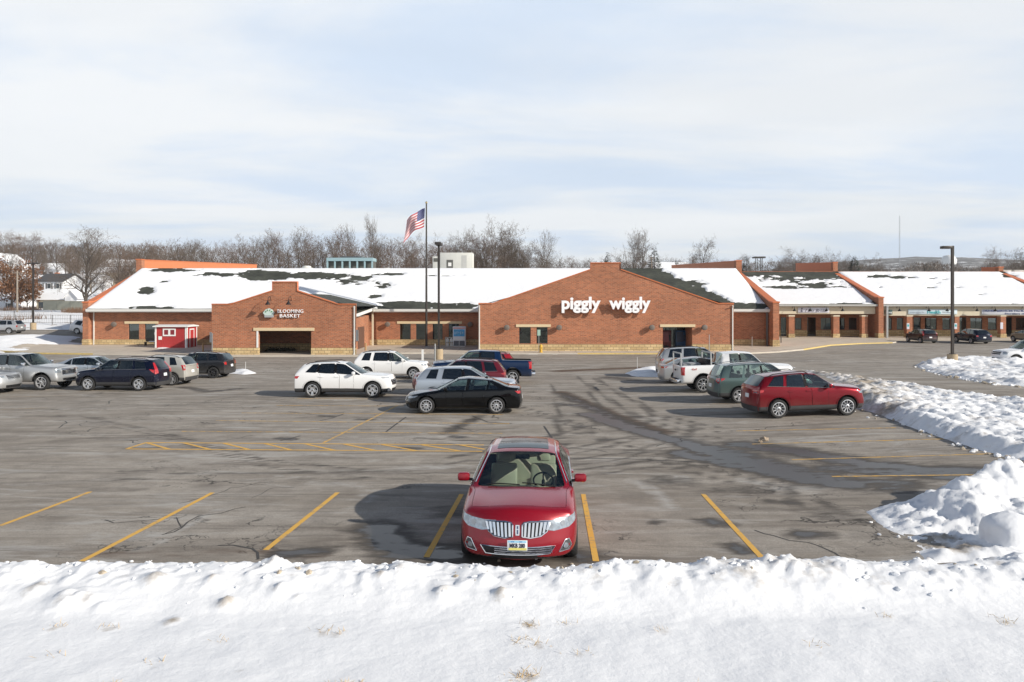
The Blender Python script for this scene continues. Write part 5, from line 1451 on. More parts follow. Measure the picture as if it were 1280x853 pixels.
def signtext(par, txt, u0, u1, v, size, mat, off=.004, shear=0):
    o = textmesh(txt, size, .02, mat, 'sign_word', par, off=off, shear=shear); xs_ = [q.co.x for q in o.data.vertices]; s = (W_(u1, YC)-W_(u0, YC))/(max(xs_)-min(xs_))
    o.rotation_euler = (R(90), 0, 0); o.scale = (s, 1, 1); o.location = (W_(u0, YC)-min(xs_)*s, YC-.375, Z_(v, YC))
PALE = simple('pale_lilac_panel', (.66, .66, .74), .5, var=.04); INKD = simple('dark_ink', (.06, .06, .10), .6); INKT = simple('teal_ink', (.03, .38, .42), .5); NAVY = simple('navy_ink', (.02, .04, .16), .5); GREYI = simple('grey_ink', (.45, .52, .58), .6)
s = signbox(996.3, 1035, 384.6, 391, PALE); signtext(s, 'I Do Bridal', 1005, 1033, 390.0, .52, INKD, 0, .35)
m = MB(); xx = W_(1000.8, YC); zz = Z_(388, YC)
m.prism([(xx-.10, zz+.3), (xx-.02, zz+.1), (xx-.12, zz-.22), (xx+.12, zz-.22), (xx+.02, zz+.1), (xx+.14, zz+.3)], YC-.385, YC-.365, 'y'); m.build('bride_figure', INKD, s)
s = signbox(1104.3, 1113.7, 387.6, 393.2, simple('dark_green_panel', (.02, .07, .06), .5)); signtext(s, 'Care', 1105.3, 1112.8, 392.0, .42, SIGNW)
s = signbox(1133.5, 1194.5, 386.9, 393.1, simple('pale_blue_panel', (.60, .70, .76), .5, var=.04)); signtext(s, 'Health', 1157, 1173.5, 392.1, .56, INKT, .012); signtext(s, 'CHIROPRACTIC', 1136, 1154, 391.4, .26, GREYI, 0); signtext(s, 'Wellness', 1176, 1190, 391.4, .30, GREYI, 0)
s = signbox(1225.0, 1300, 387.0, 393.6, simple('pale_white_panel', (.62, .64, .68), .5, var=.04)); signtext(s, 'DRIVER SERVICES FACILITY', 1226, 1285, 389.9, .32, NAVY, .010); signtext(s, 'Secretary of State', 1253.5, 1290, 393.0, .27, NAVY, .006)
for u in (1135, 1194.5, 1252):
    xx = W_(u, YC-.3); m = MB(); m.box(xx-.17, xx+.17, YC-.33, YC-.303, 1.35, 2.1 if u < 1250 else 2.2, 0)
    if u < 1250: m.box(xx-.12, xx+.12, YC-.335, YC-.331, 1.65, 1.95, 1)
    m.build('column_notice', [PALE, INKT], D)

# ---- roof snow
def bareA(u, v, x, t):
    b = max(el(u, v, 182, 364, 13, 6)*.9, el(u, v, 190, 384.5, 34, 2.5), el(u, v, 215, 338.5, 34, 3.2), el(u, v, 330, 345, 42, 8)*1.4, el(u, v, 395, 345, 55, 5.5)*1.1, el(u, v, 270, 344, 34, 3.5)*.7,
            el(u, v, 443, 351, 24, 6)*.7, el(u, v, 478, 357, 13, 5)*.7, el(u, v, 452, 347, 20, 3), el(u, v, 488, 343.5, 24, 2.5)*.8, el(u, v, 550, 345, 30, 1.2)*.5,
            el(u, v, 510, 383, 42, 7)*1.2, el(u, v, 565, 383, 36, 5)*1.1, el(u, v, 470, 371, 10, 3)*.5, el(u, v, 205, 352, 8, 2)*.5)
    if u > 766:
        ln = 338+(u-777)*.304
        w = lerp_table([(770, 30), (835, 16), (860, 10), (880, 12), (893, 8), (905, 5), (917, 3)], u)
        if u < 925: b = max(b, 1.1*(v-(ln-w))/6 if v > ln-w else -1)
        b = max(b, el(u, v, 866, 355, 18, 5)*.8, el(u, v, 925, 384, 42, 6)*1.2)
    # beside the small gable
    return b
roof_snow('roof_snow', XL+.05, XR-.05, EY+.03, EZ+.01, RY-.05, RZ-.01, bareA)
def bareB(u, v, x, t):
    b = max(1.2-(v-343)/7.5 if u > 1003 else 1.0-(v-343)/5.5, el(u, v, 985, 350, 40, 4)*.6, el(u, v, 1020, 356, 32, 4)*.9, el(u, v, 985, 359.5, 33, 2.8)*1.1, el(u, v, 1030, 359, 35, 2.2)*.8, el(u, v, 1060, 380, 25, 1.5), el(u, v, 1095, 378, 10, 3))
    if u > 1058 - (v-343)*.0: b = min(b, .0) if v < 370 else b
    return b
roof_snow('roof_snow', 28.15, 46.8, YC-.68, Z_(380.5, YC-.7)+.01, 104.9, Z_(340, 105)-.02, bareB)
def bareC(u, v, x, t):
    return max(el(u, v, 1098, 346, 18, 2.6)*1.2, el(u, v, 1122, 347, 12, 2.6), el(u, v, 1140, 347.5, 8, 1.5)*.8, el(u, v, 1165, 348.5, 6, 1.2), el(u, v, 1180, 350, 5, 1), el(u, v, 1170, 354.5, 6, 1), el(u, v, 1163, 360, 7, 1.2), el(u, v, 1198, 360, 8, 1.3), el(u, v, 1229, 359.5, 4, .9), el(u, v, 1227, 368.5, 6, 1), el(u, v, 1100, 360, 2, 1), el(u, v, 1275, 381, 14, 1.5), el(u, v, 1262, 345, 12, 3))
roof_snow('roof_snow', 47.5, 71.0, YC-.68, Z_(380.5, YC-.7)+.01, 104.9, Z_(340, 105)-.02, bareC)
roof_snow('roof_snow', 71.7, 100, YC-.68, Z_(380.5, YC-.7)+.01, 104.9, Z_(340, 105)-.02, bareC)
# snow on the left slope of the small gable is gone; a little on the flat roof edge
# ---- rooftop machines (each a thing)
def rooftop_unit(name, label, u0, u1, vt, d, depth, mats, style):
    r = empty(name, (W_((u0+u1)/2, d), d, RZ-.14)); tag(r, label, 'rooftop unit')
    w = (W_(u1, d)-W_(u0, d))/2; h = Z_(vt, d)-(RZ-.14)
    m = MB()
    if style == 'box':
        m.bbox(-w*.62, w, 0, depth, 0, h, .03); m.bbox(-w, -w*.63, .2, depth, 0, h*.8, .03); m.build('cabinet', mats[0], r)
        m = MB(); m.box(-w*.3, w*.02, -.02, -.003, h*.15, h*.6); m.build('fan_grille', mats[1], r)
        m = MB(); m.box(-w*.22, -w*.06, -.035, -.021, h*.25, h*.45); m.build('vent_hood', TRIMW, r)
        m = MB(); m.box(-w*.95, -w*.72, .17, .197, h*.5, h*.7); m.build('louvre', mats[1], r)
        m = MB(); m.box(w*.45, w*.7, -.02, -.003, h*.1, h*.85); m.build('access_panel', mats[2], r)
    else:
        m.box(-w, w, 0, depth, h*.72, h*.95, 0); m.box(-w, w, .1, depth, 0, h*.12, 0)
        m.build('hood', mats[0], r)
        for k in range(7):
            xx = -w+.1+(2*w-.2)*k/6; m = MB(); m.box(xx-.1, xx+.1, .05, .2, h*.12, h*.72); m.build('post', mats[0], r)
        m = MB(); m.box(-w+.05, w-.05, .6, depth-.1, h*.12, h*.7); m.build('louvre', mats[1], r)
        m = MB(); m.box(-w*.4, w*.5, .1, depth*.8, h*.95+.002, h+.1); m.build('cover', simple('dark_cover', (.08, .09, .1), .7), r)
    return r
LB = simple('pale_blue_metal', (.32, .46, .50), .5, .2, var=.1); WM = simple('white_metal', (.62, .62, .58), .5, var=.12, scale=2)
rooftop_unit('rooftop_unit', 'pale blue rooftop unit with open posts behind the snowy ridge', 408, 466, 321.5, 92, 2.5, [LB, simple('louvre_dark', (.10, .10, .09), .6)], 'open')
rooftop_unit('rooftop_unit', 'white boxy rooftop unit with grille between flagpole and big trees', 540.5, 591, 316, 91, 2.6, [WM, simple('louvre_dark', (.10, .10, .09), .6), simple('panel_grey', (.5, .5, .48), .5)], 'box')
r = MB(); r.lathe([(.45, 0), (.45, .12), (.78, .16), (.8, .28), (.55, .34), (.5, .5), (.3, .56), (.01, .57)], 20, 'z'); o = r.build('roof_vent', WM, loc=(W_(383.5, 90), 90, RZ-.12)); tag(o, 'white mushroom roof vent on the ridge left of the blue unit', 'roof vent')
r = MB(); r.bbox(-.35, .35, 0, .5, 0, .35, .05); o = r.build('roof_vent', WM, loc=(W_(484, 91), 91, RZ-.12)); tag(o, 'small white roof vent hood right of the blue unit', 'roof vent')
for u, lab in ((1258, 'pale low rooftop cabinet directly behind the last orange parapet'), (1274, 'pale low rooftop cabinet at the far right end of the roofs')):
    r = MB(); r.bbox(-.75, .75, 0, 1.2, 0, .7, .04); r.box(-.8, .8, -.03, 1.22, .702, .76); o = r.build('rooftop_cabinet', WM, loc=(W_(u, 108), 108, Z_(344, 108))); tag(o, lab, 'rooftop unit')

# ---- pavements
SIDEW = simple('sidewalk_concrete', (.50, .43, .35), .9, var=.22, scale=.7, bump=.25)
def slab(name, P, z, th=.14, mat=SIDEW):
    m = MB(); n = len(P)
    vs = [(p[0], p[1], gz(p[0], p[1])+z) for p in P]+[(p[0], p[1], gz(p[0], p[1])+z-th) for p in P]
    m.add(vs, [tuple(range(n))]+[(i, (i+1) % n, n+(i+1) % n, n+i) for i in range(n)]); o = m.build(name, mat); tag(o, kind='structure'); return o
KY = 62.6
kerb = [(-52, 70.5), (-47.5, 68.0), (-44, 66.2), (-38, 65.3), (-32, 64.6), (-27.5, KY+.3), (-13, KY+.3), (-11, 66.2), (-8, 66.6), (-4.5, 65.9), (21, 65.9), (25, 68), (29, 71.6), (35, 79), (40, 82.3), (44.2, 83.6), (45.6, 85.2), (45.6, 91.5)]
slab('sidewalk', kerb + [(45.6, 94), (104, 94), (104, 96.8), (28.1, 96.8), (28.1, 77.8), (-50, 77.8), (-52, 77.8)], .12)
slab('sidewalk', [(45.61, 88.6), (104, 88.6), (104, 93.99), (45.61, 93.99)], .117)
# kerb line and yellow paint
def kerbstrip(P, w, z, mat, name, h=.008):
    m = MB()
    for a, b in zip(P, P[1:]):
        d = Vector((b[0]-a[0], b[1]-a[1])).normalized(); n = Vector((-d.y, d.x))*w
        q = [(a[0], a[1]), (b[0], b[1]), (b[0]+n.x, b[1]+n.y), (a[0]+n.x, a[1]+n.y)]
        vs = [(x, y, gz(x, y)+z) for x, y in q]+[(q[0][0]-n.x*.02/w, q[0][1]-n.y*.02/w, gz(*q[0])+.002), (q[1][0]-n.x*.02/w, q[1][1]-n.y*.02/w, gz(*q[1])+.002)]
        m.add(vs, [(0, 1, 2, 3), (4, 5, 1, 0)])
    o = m.build(name, mat); tag(o, kind='structure')
KC = simple('kerb_concrete', (.50, .45, .38), .9, var=.15, scale=2)
kerbstrip(kerb, .2, .127, KC, 'kerb')
def sub(P, i0, i1): return P[i0:i1+1]
kerbstrip(sub(kerb, 0, 3), .26, .132, YEL, 'road_marking'); kerbstrip([(6, 65.9), (14, 65.9)], .14, .132, YEL, 'road_marking'); kerbstrip(sub(kerb, 12, 15), .17, .132, YEL, 'road_marking')
jm = MB()
for k in range(60):
    x = -50+k*1.6
    if x < 27: jm.box(x, x+.025, (KY+.4 if -27 < x < -13.5 else 66.6), 68.9 if -3 < x < 21 else (63.9 if -27 < x < -13.5 else 77.2), .1205, .1245)
tag(jm.build('sidewalk_joint', simple('joint_dark', (.12, .1, .085), .9)), kind='structure')
# snow remnants on the left pavement
px_snow('snow_patch', '', [(190, 436), (215, 435.5), (214, 437.5), (195, 438)], .12, .4, .12, .03, base=lambda x, y: gz(x, y)+.1)
# ================================================================ separate things
def lamp_post(u, vb, vt, d, label, arm=None):
    X = W_(u, d); g_ = terrain(X, d); e = empty('street_lamp', (X, d, g_)); tag(e, label, 'street lamp', 'parking lot lamp posts')
    H = Z_(vt, d)-g_; m = MB(); m.lathe([(.36, -.3), (.36, .78), (.33, .85), (.01, .85)], 24, 'z'); m.build('pedestal', CONC, e)
    m = MB(); m.box(-.17, .17, -.17, .17, .851, .90); m.box(-.085, .085, -.085, .085, .90, H); m.build('pole', POLEM, e)
    m = MB()
    if arm == 'left': m.bbox(-.82, -.12, -.22, .22, H-.22, H-.02, .02); m.box(-.12, -.087, -.05, .05, H-.18, H-.06)
    elif arm == 'both':
        m.bbox(-.75, -.12, -.2, .2, H-.14, H+.04, .02); m.bbox(.12, .75, -.2, .2, H-.14, H+.04, .02); m.box(-.12, .12, -.05, .05, H+.001, H+.03)
    else: m.bbox(-.26, .26, -.85, -.12, H-.26, H-.04, .02); m.bbox(-.26, .26, .12, .85, H-.26, H-.04, .02); m.box(-.05, .05, -.12, -.087, H-.2, H-.1); m.box(-.05, .05, .087, .12, H-.2, H-.1)
    m.build('lamp_head', POLEM, e)
lamp_post(548.5, 450, 303, 60.2, 'tall dark lamp post beside the flagpole with end-on head')
lamp_post(1190.5, 457, 307.5, 54.0, 'tall dark lamp post rising from snow heap in front of shop row', 'left')
lamp_post(41.5, 411, 329, 93.5, 'distant dark lamp post by the snowy road near white houses', 'both')
# flagpole and flag
fX, fY = W_(533, 74.5), 74.5; e = empty('flagpole', (fX, fY, .12)); tag(e, 'tall dark flagpole standing before the brick wall', 'flagpole'); H = Z_(254.5, fY)-.12
m = MB(); m.tube([(0, 0, 0), (0, 0, H)], [.13, .07], 12); m.build('pole', POLEM, e); m = MB(); m.lathe([(.01, .22), (.1, .16), (.13, .08), (.1, 0), (.01, -.04)], 12, 'z', 0, Matrix.Translation((0, 0, H))); m.build('finial', simple('gold_ball', (.5, .4, .2), .3, .8), e)
m = MB(); m.lathe([(.3, 0), (.28, .06), (.13, .12)], 16, 'z'); m.build('base_collar', METG, e)
FR, FW, FB = simple('flag_red', (.46, .03, .05), .8, var=.05), simple('flag_white', (.78, .76, .76), .8, var=.04), simple('flag_blue', (.03, .045, .17), .8, var=.05)
fe = empty('flag', (fX-.1, fY, Z_(260.3, fY))); tag(fe, 'striped national flag drooping from the flagpole in light wind', 'flag')
hoist = 1.95
def fp(s, t, off=0):
    """s along the fly 0..1, t down the hoist 0..1"""
    x = -.05-1.9*s - .55*s*s*(t)*.4 - .10*t
    z = -hoist*t*(1-.12*s) - .85*s - 1.05*s*s*s*(.4+.6*t) + .05*math.sin(9*s+3*t)
    y = .22*math.sin(7.5*s+2.4*t)*s**.6 + .07*math.sin(15*s-3*t)*s + off
    return (x, y, z)
NS = 40; mb = MB(); cs = .42
for j in range(13):
    for i in range(NS):
        s0, s1 = i/NS, (i+1)/NS
        for q in range(2):
            t0, t1 = (j+q*.5)/13, (j+q*.5+.5)/13
            if s1 <= cs+.001 and j < 7: continue
            mb.add([fp(s0, t0), fp(s1, t0), fp(s1, t1), fp(s0, t1)], [(0, 1, 2, 3)], j % 2, True)
mb.build('stripes', [FR, FW], fe)
cb = MB(); n = int(cs*NS)
for j in range(14):
    for i in range(n):
        s0, s1 = i/NS, (i+1)/NS; t0, t1 = j/26, (j+1)/26
        cb.add([fp(s0, t0), fp(s1, t0), fp(s1, t1), fp(s0, t1)], [(0, 1, 2, 3)], 0, True)
for r_ in range(9):
    for c_ in range(6 if r_ % 2 == 0 else 5):
        s = (.035+.07*c_+(.035 if r_ % 2 else 0))*cs/.42; t = (r_+1)/10*7/13
        for sg_ in (-1, 1):
            pts_ = []
            for k in range(10):
                a = math.pi/2+k*math.pi/5; rr = 1 if k % 2 == 0 else .42
                pts_.append(fp(s+.017*rr*math.cos(a), t-.017*rr*math.sin(a), .006*sg_))
            cb.add(pts_, [tuple(range(10))], 1)
cb.build('canton', [FB, FW], fe)

# red kiosk
k = empty('red_kiosk', (W_(236, 74.2), 74.2, .12), R(0)); tag(k, 'small red kiosk shed with white trim and two small windows', 'kiosk')
KR = simple('barn_red', (.42, .035, .035), .7, var=.12, scale=5, bump=.2)
ku = lambda u: W_(u, 74.2)-W_(236, 74.2)
w0, w1, dk, hk = ku(201), ku(239.5), 2.3, 2.15
m = MB()
n = 15
for i in range(n):
    a = w0+(w1-w0)*i/n; b = w0+(w1-w0)*(i+1)/n-.012; m.box(a, b, -dk/2, -dk/2+.05, 0, hk); 
m.box(w0, w1, -dk/2+.02, dk/2, 0, hk)
for i in range(9):
    a = -dk/2+.05+(dk-.05)*i/9; m.box(w1-.01, w1+.03, a, a+(dk-.05)/9-.012, 0, hk)
m.build('wall', KR, k)
m = MB()
for x in (w0, w1-.12): m.box(x-.03, x+.13, -dk/2-.03, -dk/2-.003, 0, hk)
m.box(w1+.033, w1+.06, -dk/2-.03, -dk/2+.16, 0, hk); m.box(w1+.033, w1+.06, dk/2-.14, dk/2+.02, 0, hk)
m.build('corner_trim', TRIMW, k)
m = MB(); m.prism([(-dk/2-.22, hk+.003), (dk/2+.15, hk+.003), (dk/2+.15, hk+.10), (0, hk+.22), (-dk/2-.22, hk+.10)], w0-.18, w1+.2, 'x'); m.build('roof', TRIMW, k)
wx = ku(210.5); m = MB(); y_ = -dk/2
for a, b in ((0, .12), (.55, .75), (1.17, 1.29)): m.box(wx+a, wx+b, y_-.05, y_-.003, 1.22, 1.98)
m.box(wx+.12, wx+1.17, y_-.048, y_-.003, 1.22, 1.36); m.box(wx+.12, wx+1.17, y_-.048, y_-.003, 1.86, 1.98); m.build('window_frame', TRIMW, k)
m = MB(); m.box(wx+.121, wx+.549, y_-.025, y_-.003, 1.361, 1.859); m.build('window_pane', simple('red_shutter', (.22, .02, .03), .6), k)
m = MB(); m.box(wx+.751, wx+1.169, y_-.025, y_-.003, 1.361, 1.859); m.build('window_pane', simple('red_shutter', (.22, .02, .03), .6), k)
m = MB(); m.box(ku(205), ku(209.2), y_-.03, y_-.003, .85, 1.2); m.build('notice', TRIMW, k)
m = MB(); m.box(w1+.031, w1+.06, -.55, -.43, .02, 1.95); m.box(w1+.031, w1+.06, .38, .5, .02, 1.95); m.box(w1+.031, w1+.06, -.43, .38, 1.83, 1.95); m.build('door_frame', TRIMW, k)
m = MB(); m.box(w1+.031, w1+.045, -.429, .379, .02, 1.829); m.build('door', KR, k)
# satellite-like round sign behind the kiosk, plus bench/bin
m = MB(); m.lathe([(.01, -.04), (.36, -.04), (.40, 0), (.36, .04), (.01, .04)], 20, 'y'); m.box(-.03, .03, .04, .1, -1.2, .2); o = m.build('round_sign', TRIMW, loc=(W_(197.5, 74.6), 74.6, Z_(417.5, 74.6))); tag(o, 'pale round sign disc at left side of red kiosk', 'sign')
bn = empty('bench', (W_(188, 76.2), 76.2, .12)); tag(bn, 'dark bench with snow on its seat beside the red kiosk', 'bench')
m = MB(); m.box(-.6, .6, -.2, .2, .42, .47); m.build('seat', POLEM, bn)
m = MB(); m.box(-.6, .6, .2, .24, .5, .9); m.build('backrest', POLEM, bn)
for x in (-.52, .52): m = MB(); m.box(x-.03, x+.03, -.2, .24, 0, .42); m.build('leg', POLEM, bn)
m = MB(); m.bbox(-.1, .55, -.19, .18, .472, .56, .04); m.build('snow_cap', SNOW, bn)

# ice chest and propane cage
ic = empty('ice_merchandiser', (W_(574, 75.6), 75.6, .12)); tag(ic, 'tall white ice merchandiser with blue picture panel against the wall', 'ice freezer')
w = 8*75.6/900
m = MB(); m.bbox(-w, w, 0, .8, .08, 2.1, .03); m.box(-w+.05, w-.05, .05, .75, 0, .08); m.build('cabinet', simple('white_enamel', (.72, .74, .78), .4, var=.05), ic)
m = MB(); m.box(-w+.09, w-.09, -.03, -.003, 1.08, 1.82); m.box(-w+.09, w-.09, -.03, -.003, .1, .62, 1); 
for i in range(5): m.box(-w+.2+i*.2, -w+.28+i*.2, -.04, -.031, 1.3+.06*(i % 3), 1.55+.05*(i % 2), 2)
m.build('display_panel', [simple('ice_blue', (.06, .32, .62), .4, var=.6, scale=3), simple('cage_dark', (.10, .11, .13), .6, var=.5, scale=10), simple('ice_pale', (.35, .55, .7), .4)], ic)
m = MB(); m.box(-w+.06, w-.06, -.035, -.004, 1.9, 2.0); m.box(-w+.09, w-.09, -.035, -.004, .72, .82, 1); m.box(-.02, .02, -.045, -.031, .1, .62, 1); m.build('trim', [simple('trim_red', (.5, .08, .09), .5), TRIMW], ic)
pc = empty('propane_cage', (W_(561.5, 75.8), 75.8, .12)); tag(pc, 'low grey propane bottle cage at left side of ice merchandiser', 'cage')
m = MB(); 
for x in (-.4, .4):
    for y in (0, .6): m.box(x-.02, x+.02, y-.02, y+.02, 0, .95)
for z in (.02, .46, .93):
    m.box(-.42, .42, -.02, .02, z, z+.03); m.box(-.42, .42, .58, .62, z, z+.03)
for i in range(9): m.box(-.38+i*.095, -.37+i*.095, -.015, -.005, .05, .93)
m.build('frame', METG, pc)
m = MB(); m.box(-.4, .4, .03, .57, .45, .46); m.build('shelf', METG, pc)
for x, z in ((-.2, .03), (.2, .03), (-.2, .47), (.2, .47)):
    c = MB(); c.lathe([(.1, 0), (.15, .03), (.15, .28), (.1, .34), (.06, .36), (.06, .42), (.01, .42)], 14, 'z', 0, Matrix.Translation((x, .3, z))); o = c.build('propane_bottle', TRIMW, loc=pc.location); tag(o, 'white propane bottle stored in the grey cage by the ice merchandiser', 'gas bottle', 'propane bottles in the cage')

# vending machines at the entrance
def vend(u, d, c1, c2, label):
    e = empty('vending_machine', (W_(u, d), d, .03)); tag(e, label, 'vending machine'); m = MB(); m.bbox(-.48, .48, 0, .8, 0, 1.95, .03); m.build('cabinet', simple('vend_'+label[:4], c1, .4, var=.15), e)
    m = MB(); m.box(-.4, .22, -.02, -.003, .8, 1.8); m.build('front_panel', simple('vendp_'+label[:4], c2, .3, var=.6, scale=3), e)
    m = MB(); m.box(.27, .4, -.02, -.003, .9, 1.5); m.box(-.4, .2, -.02, -.003, .25, .45); m.build('coin_panel', BLK, e)
vend(851, 71.6, (.012, .06, .16), (.02, .03, .07), 'blue vending machine standing inside the market entrance')
vend(833, 71.6, (.12, .012, .018), (.2, .03, .04), 'red vending machine in shadow at left side of entrance')
# greenery heap in the open bay
random.seed(3)
for i in range(6):
    m = MB(); cx = random.uniform(-.2, .2)
    for k in range(220):
        d = Vector((random.gauss(0, 1), random.gauss(0, 1), random.gauss(0, 1))).normalized()*random.uniform(.25, .5); d.z = abs(d.z)*.9
        s = Vector((random.gauss(0, 1), random.gauss(0, 1), random.gauss(0, 1))).normalized()*.05
        t_ = Vector((random.gauss(0, 1), random.gauss(0, 1), random.gauss(0, 1))).normalized()*.1
        m.add([d-s, d+s, d+t_], [(0, 1, 2)])
    o = m.build('wreath_heap', simple('dried_greens', (.045, .04, .025), .9, var=.4), loc=(W_(338+i*5.4, 68.6), 68.4+.2*(i % 2), .05)); tag(o, 'dark dried greenery clump at the back of the open bay', 'greenery', 'dried greenery clumps in the bay')

# hydrant, bollards, sign posts
hy = at(675, 440.5); e = empty('fire_hydrant', (hy.x, 66.6, .12)); tag(e, 'yellow fire hydrant on sidewalk before the pair of windows', 'hydrant'); YH = simple('hydrant_yellow', (.60, .36, .04), .5)
m = MB(); m.lathe([(.2, 0), (.2, .05), (.13, .06), (.13, .5), (.17, .52), (.17, .56), (.12, .68), (.04, .74), (.01, .78)], 16, 'z'); m.build('barrel', YH, e)
m = MB(); m.lathe([(.06, -.2), (.06, .2)], 10, 'y', 0, Matrix.Translation((0, 0, .42)), close=True); m.lathe([(.09, -.24), (.09, -.16)], 10, 'y', 0, Matrix.Translation((0, 0, .40)), close=True); m.build('outlet', YH, e)
sp = empty('sign_post', (W_(673.6, 66.9), 66.9, .12)); tag(sp, 'thin post with small pale green sign behind the yellow hydrant', 'sign'); m = MB(); m.box(-.025, .025, 0, .03, 0, 2.1); m.build('post', METG, sp); m = MB(); m.box(-.14, .14, -.02, -.002, 1.55, 2.1); m.build('panel', simple('mint_panel', (.35, .5, .42), .6), sp)
def post(u, v0, v1, r, mat, label, name='bollard', panel=None, z0=0, cat='bollard'):
    p = at(u, v1); e = empty(name, (p.x, p.y, p.z+z0)); tag(e, label, cat); h = (v1-v0)*p.y/F
    m = MB(); m.tube([(0, 0, -.02), (0, 0, h)], r, 10); m.build('post', mat, e)
    if panel: m = MB(); m.box(-panel[0]/2, panel[0]/2, -r-.02, -r-.002, h-panel[1], h+.02); m.build('panel', panel[2], e)
WP = simple('tan_bollard', (.38, .24, .12), .7); CAPW = simple('whitish_marker', (.7, .7, .68), .6)
post(253.7, 429.5, 441.5, .09, WP, 'tan bollard on the kerb between red kiosk and gabled shop')
post(457, 429, 440, .09, WP, 'tan bollard in front of the small side porch')
post(528.4, 437.5, 461, .035, METG, 'thin post with narrow white panel left of the central lamp post', 'sign_post', (.16, 1.0, TRIMW), cat='sign')
post(543.8, 430, 455, .06, METG, 'plain grey post close to the central lamp post', 'sign_post', cat='post')
post(886.5, 418.5, 452, .03, METG, 'slim grey post right of the market entrance behind parked cars', 'sign_post', cat='post')
post(796.6, 446.5, 464, .012, CAPW, 'thin white snow marker stake at the small snow patch mid lot', 'marker_stake', cat='stake')
post(307, 452.5, 463, .012, CAPW, 'thin white snow marker stake on the left island snow', 'marker_stake', cat='stake')
post(940, 421, 436, .03, METG, 'slim grey post against the short brick wall at right', 'sign_post', cat='post')
post(976.3, 419.5, 430.5, .05, POLEM, 'short dark ash urn post before the first arcade column', 'urn_post', cat='post')

# fences, utility poles, houses on the left slope
def fence(P, h, label, mat, solid=False):
    e = empty('fence', (P[0][0], P[0][1], 0)); e.location = (0, 0, 0); tag(e, label, 'fence')
    for a, b in zip(P, P[1:]):
        n = max(1, int(math.hypot(b[0]-a[0], b[1]-a[1])/2.6)); pr = None
        for k in range(n+1):
            x, y = a[0]+(b[0]-a[0])*k/n, a[1]+(b[1]-a[1])*k/n; z = terrain(x, y)
            if k < n or b == P[-1]: m = MB(); m.tube([(x, y, z-.1), (x, y, z+h)], .045, 6); m.build('fence_post', mat, e)
            if pr:
                m = MB(); px_, py_, pz_ = pr
                if solid:
                    m.add([(px_, py_, pz_+.05), (x, y, z+.05), (x, y, z+h-.05), (px_, py_, pz_+h-.05), (px_, py_+.05, pz_+.05), (x, y+.05, z+.05), (x, y+.05, z+h-.05), (px_, py_+.05, pz_+h-.05)], [(0, 1, 2, 3), (4, 7, 6, 5), (3, 2, 6, 7), (0, 4, 5, 1)])
                else:
                    for f in (.12, .55, .97): m.tube([(px_, py_, pz_+h*f), (x, y, z+h*f)], .022, 5)
                    for q in range(8): t_ = (q+.5)/8; m.tube([(px_+(x-px_)*t_, py_+(y-py_)*t_, pz_+(z-pz_)*t_+.1), (px_+(x-px_)*t_, py_+(y-py_)*t_, pz_+(z-pz_)*t_+h*.97)], .010, 3)
                m.build('fence_panel', mat, e)
            pr = (x, y, z)
fence([(-74, 100), (-48, 99)], 1.25, 'dark open rail fence along the snowy bank beyond the road', simple('dark_fence', (.07, .06, .055), .7))
fence([(-98, 107), (-72, 108)], 1.2, 'dark wire fence on the upper snowy slope left of the lamp', simple('dark_fence', (.07, .06, .055), .7))
fence([(-82, 126), (-58, 122)], 1.7, 'weathered grey green board fence behind the lower houses', simple('board_fence', (.30, .30, .25), .9, var=.2), True)
HW = simple('white_siding', (.74, .75, .77), .7, var=.04, scale=1); HG = simple('pale_siding', (.60, .62, .66), .7, var=.05); HT = simple('tan_siding', (.50, .44, .33), .8, var=.08); HB = simple('brown_siding', (.22, .16, .11), .8, var=.1)
RG = simple('roof_grey_shingle', (.07, .07, .075), .9, var=.25, scale=3); WND = simple('dark_window', (.035, .045, .055), .15)
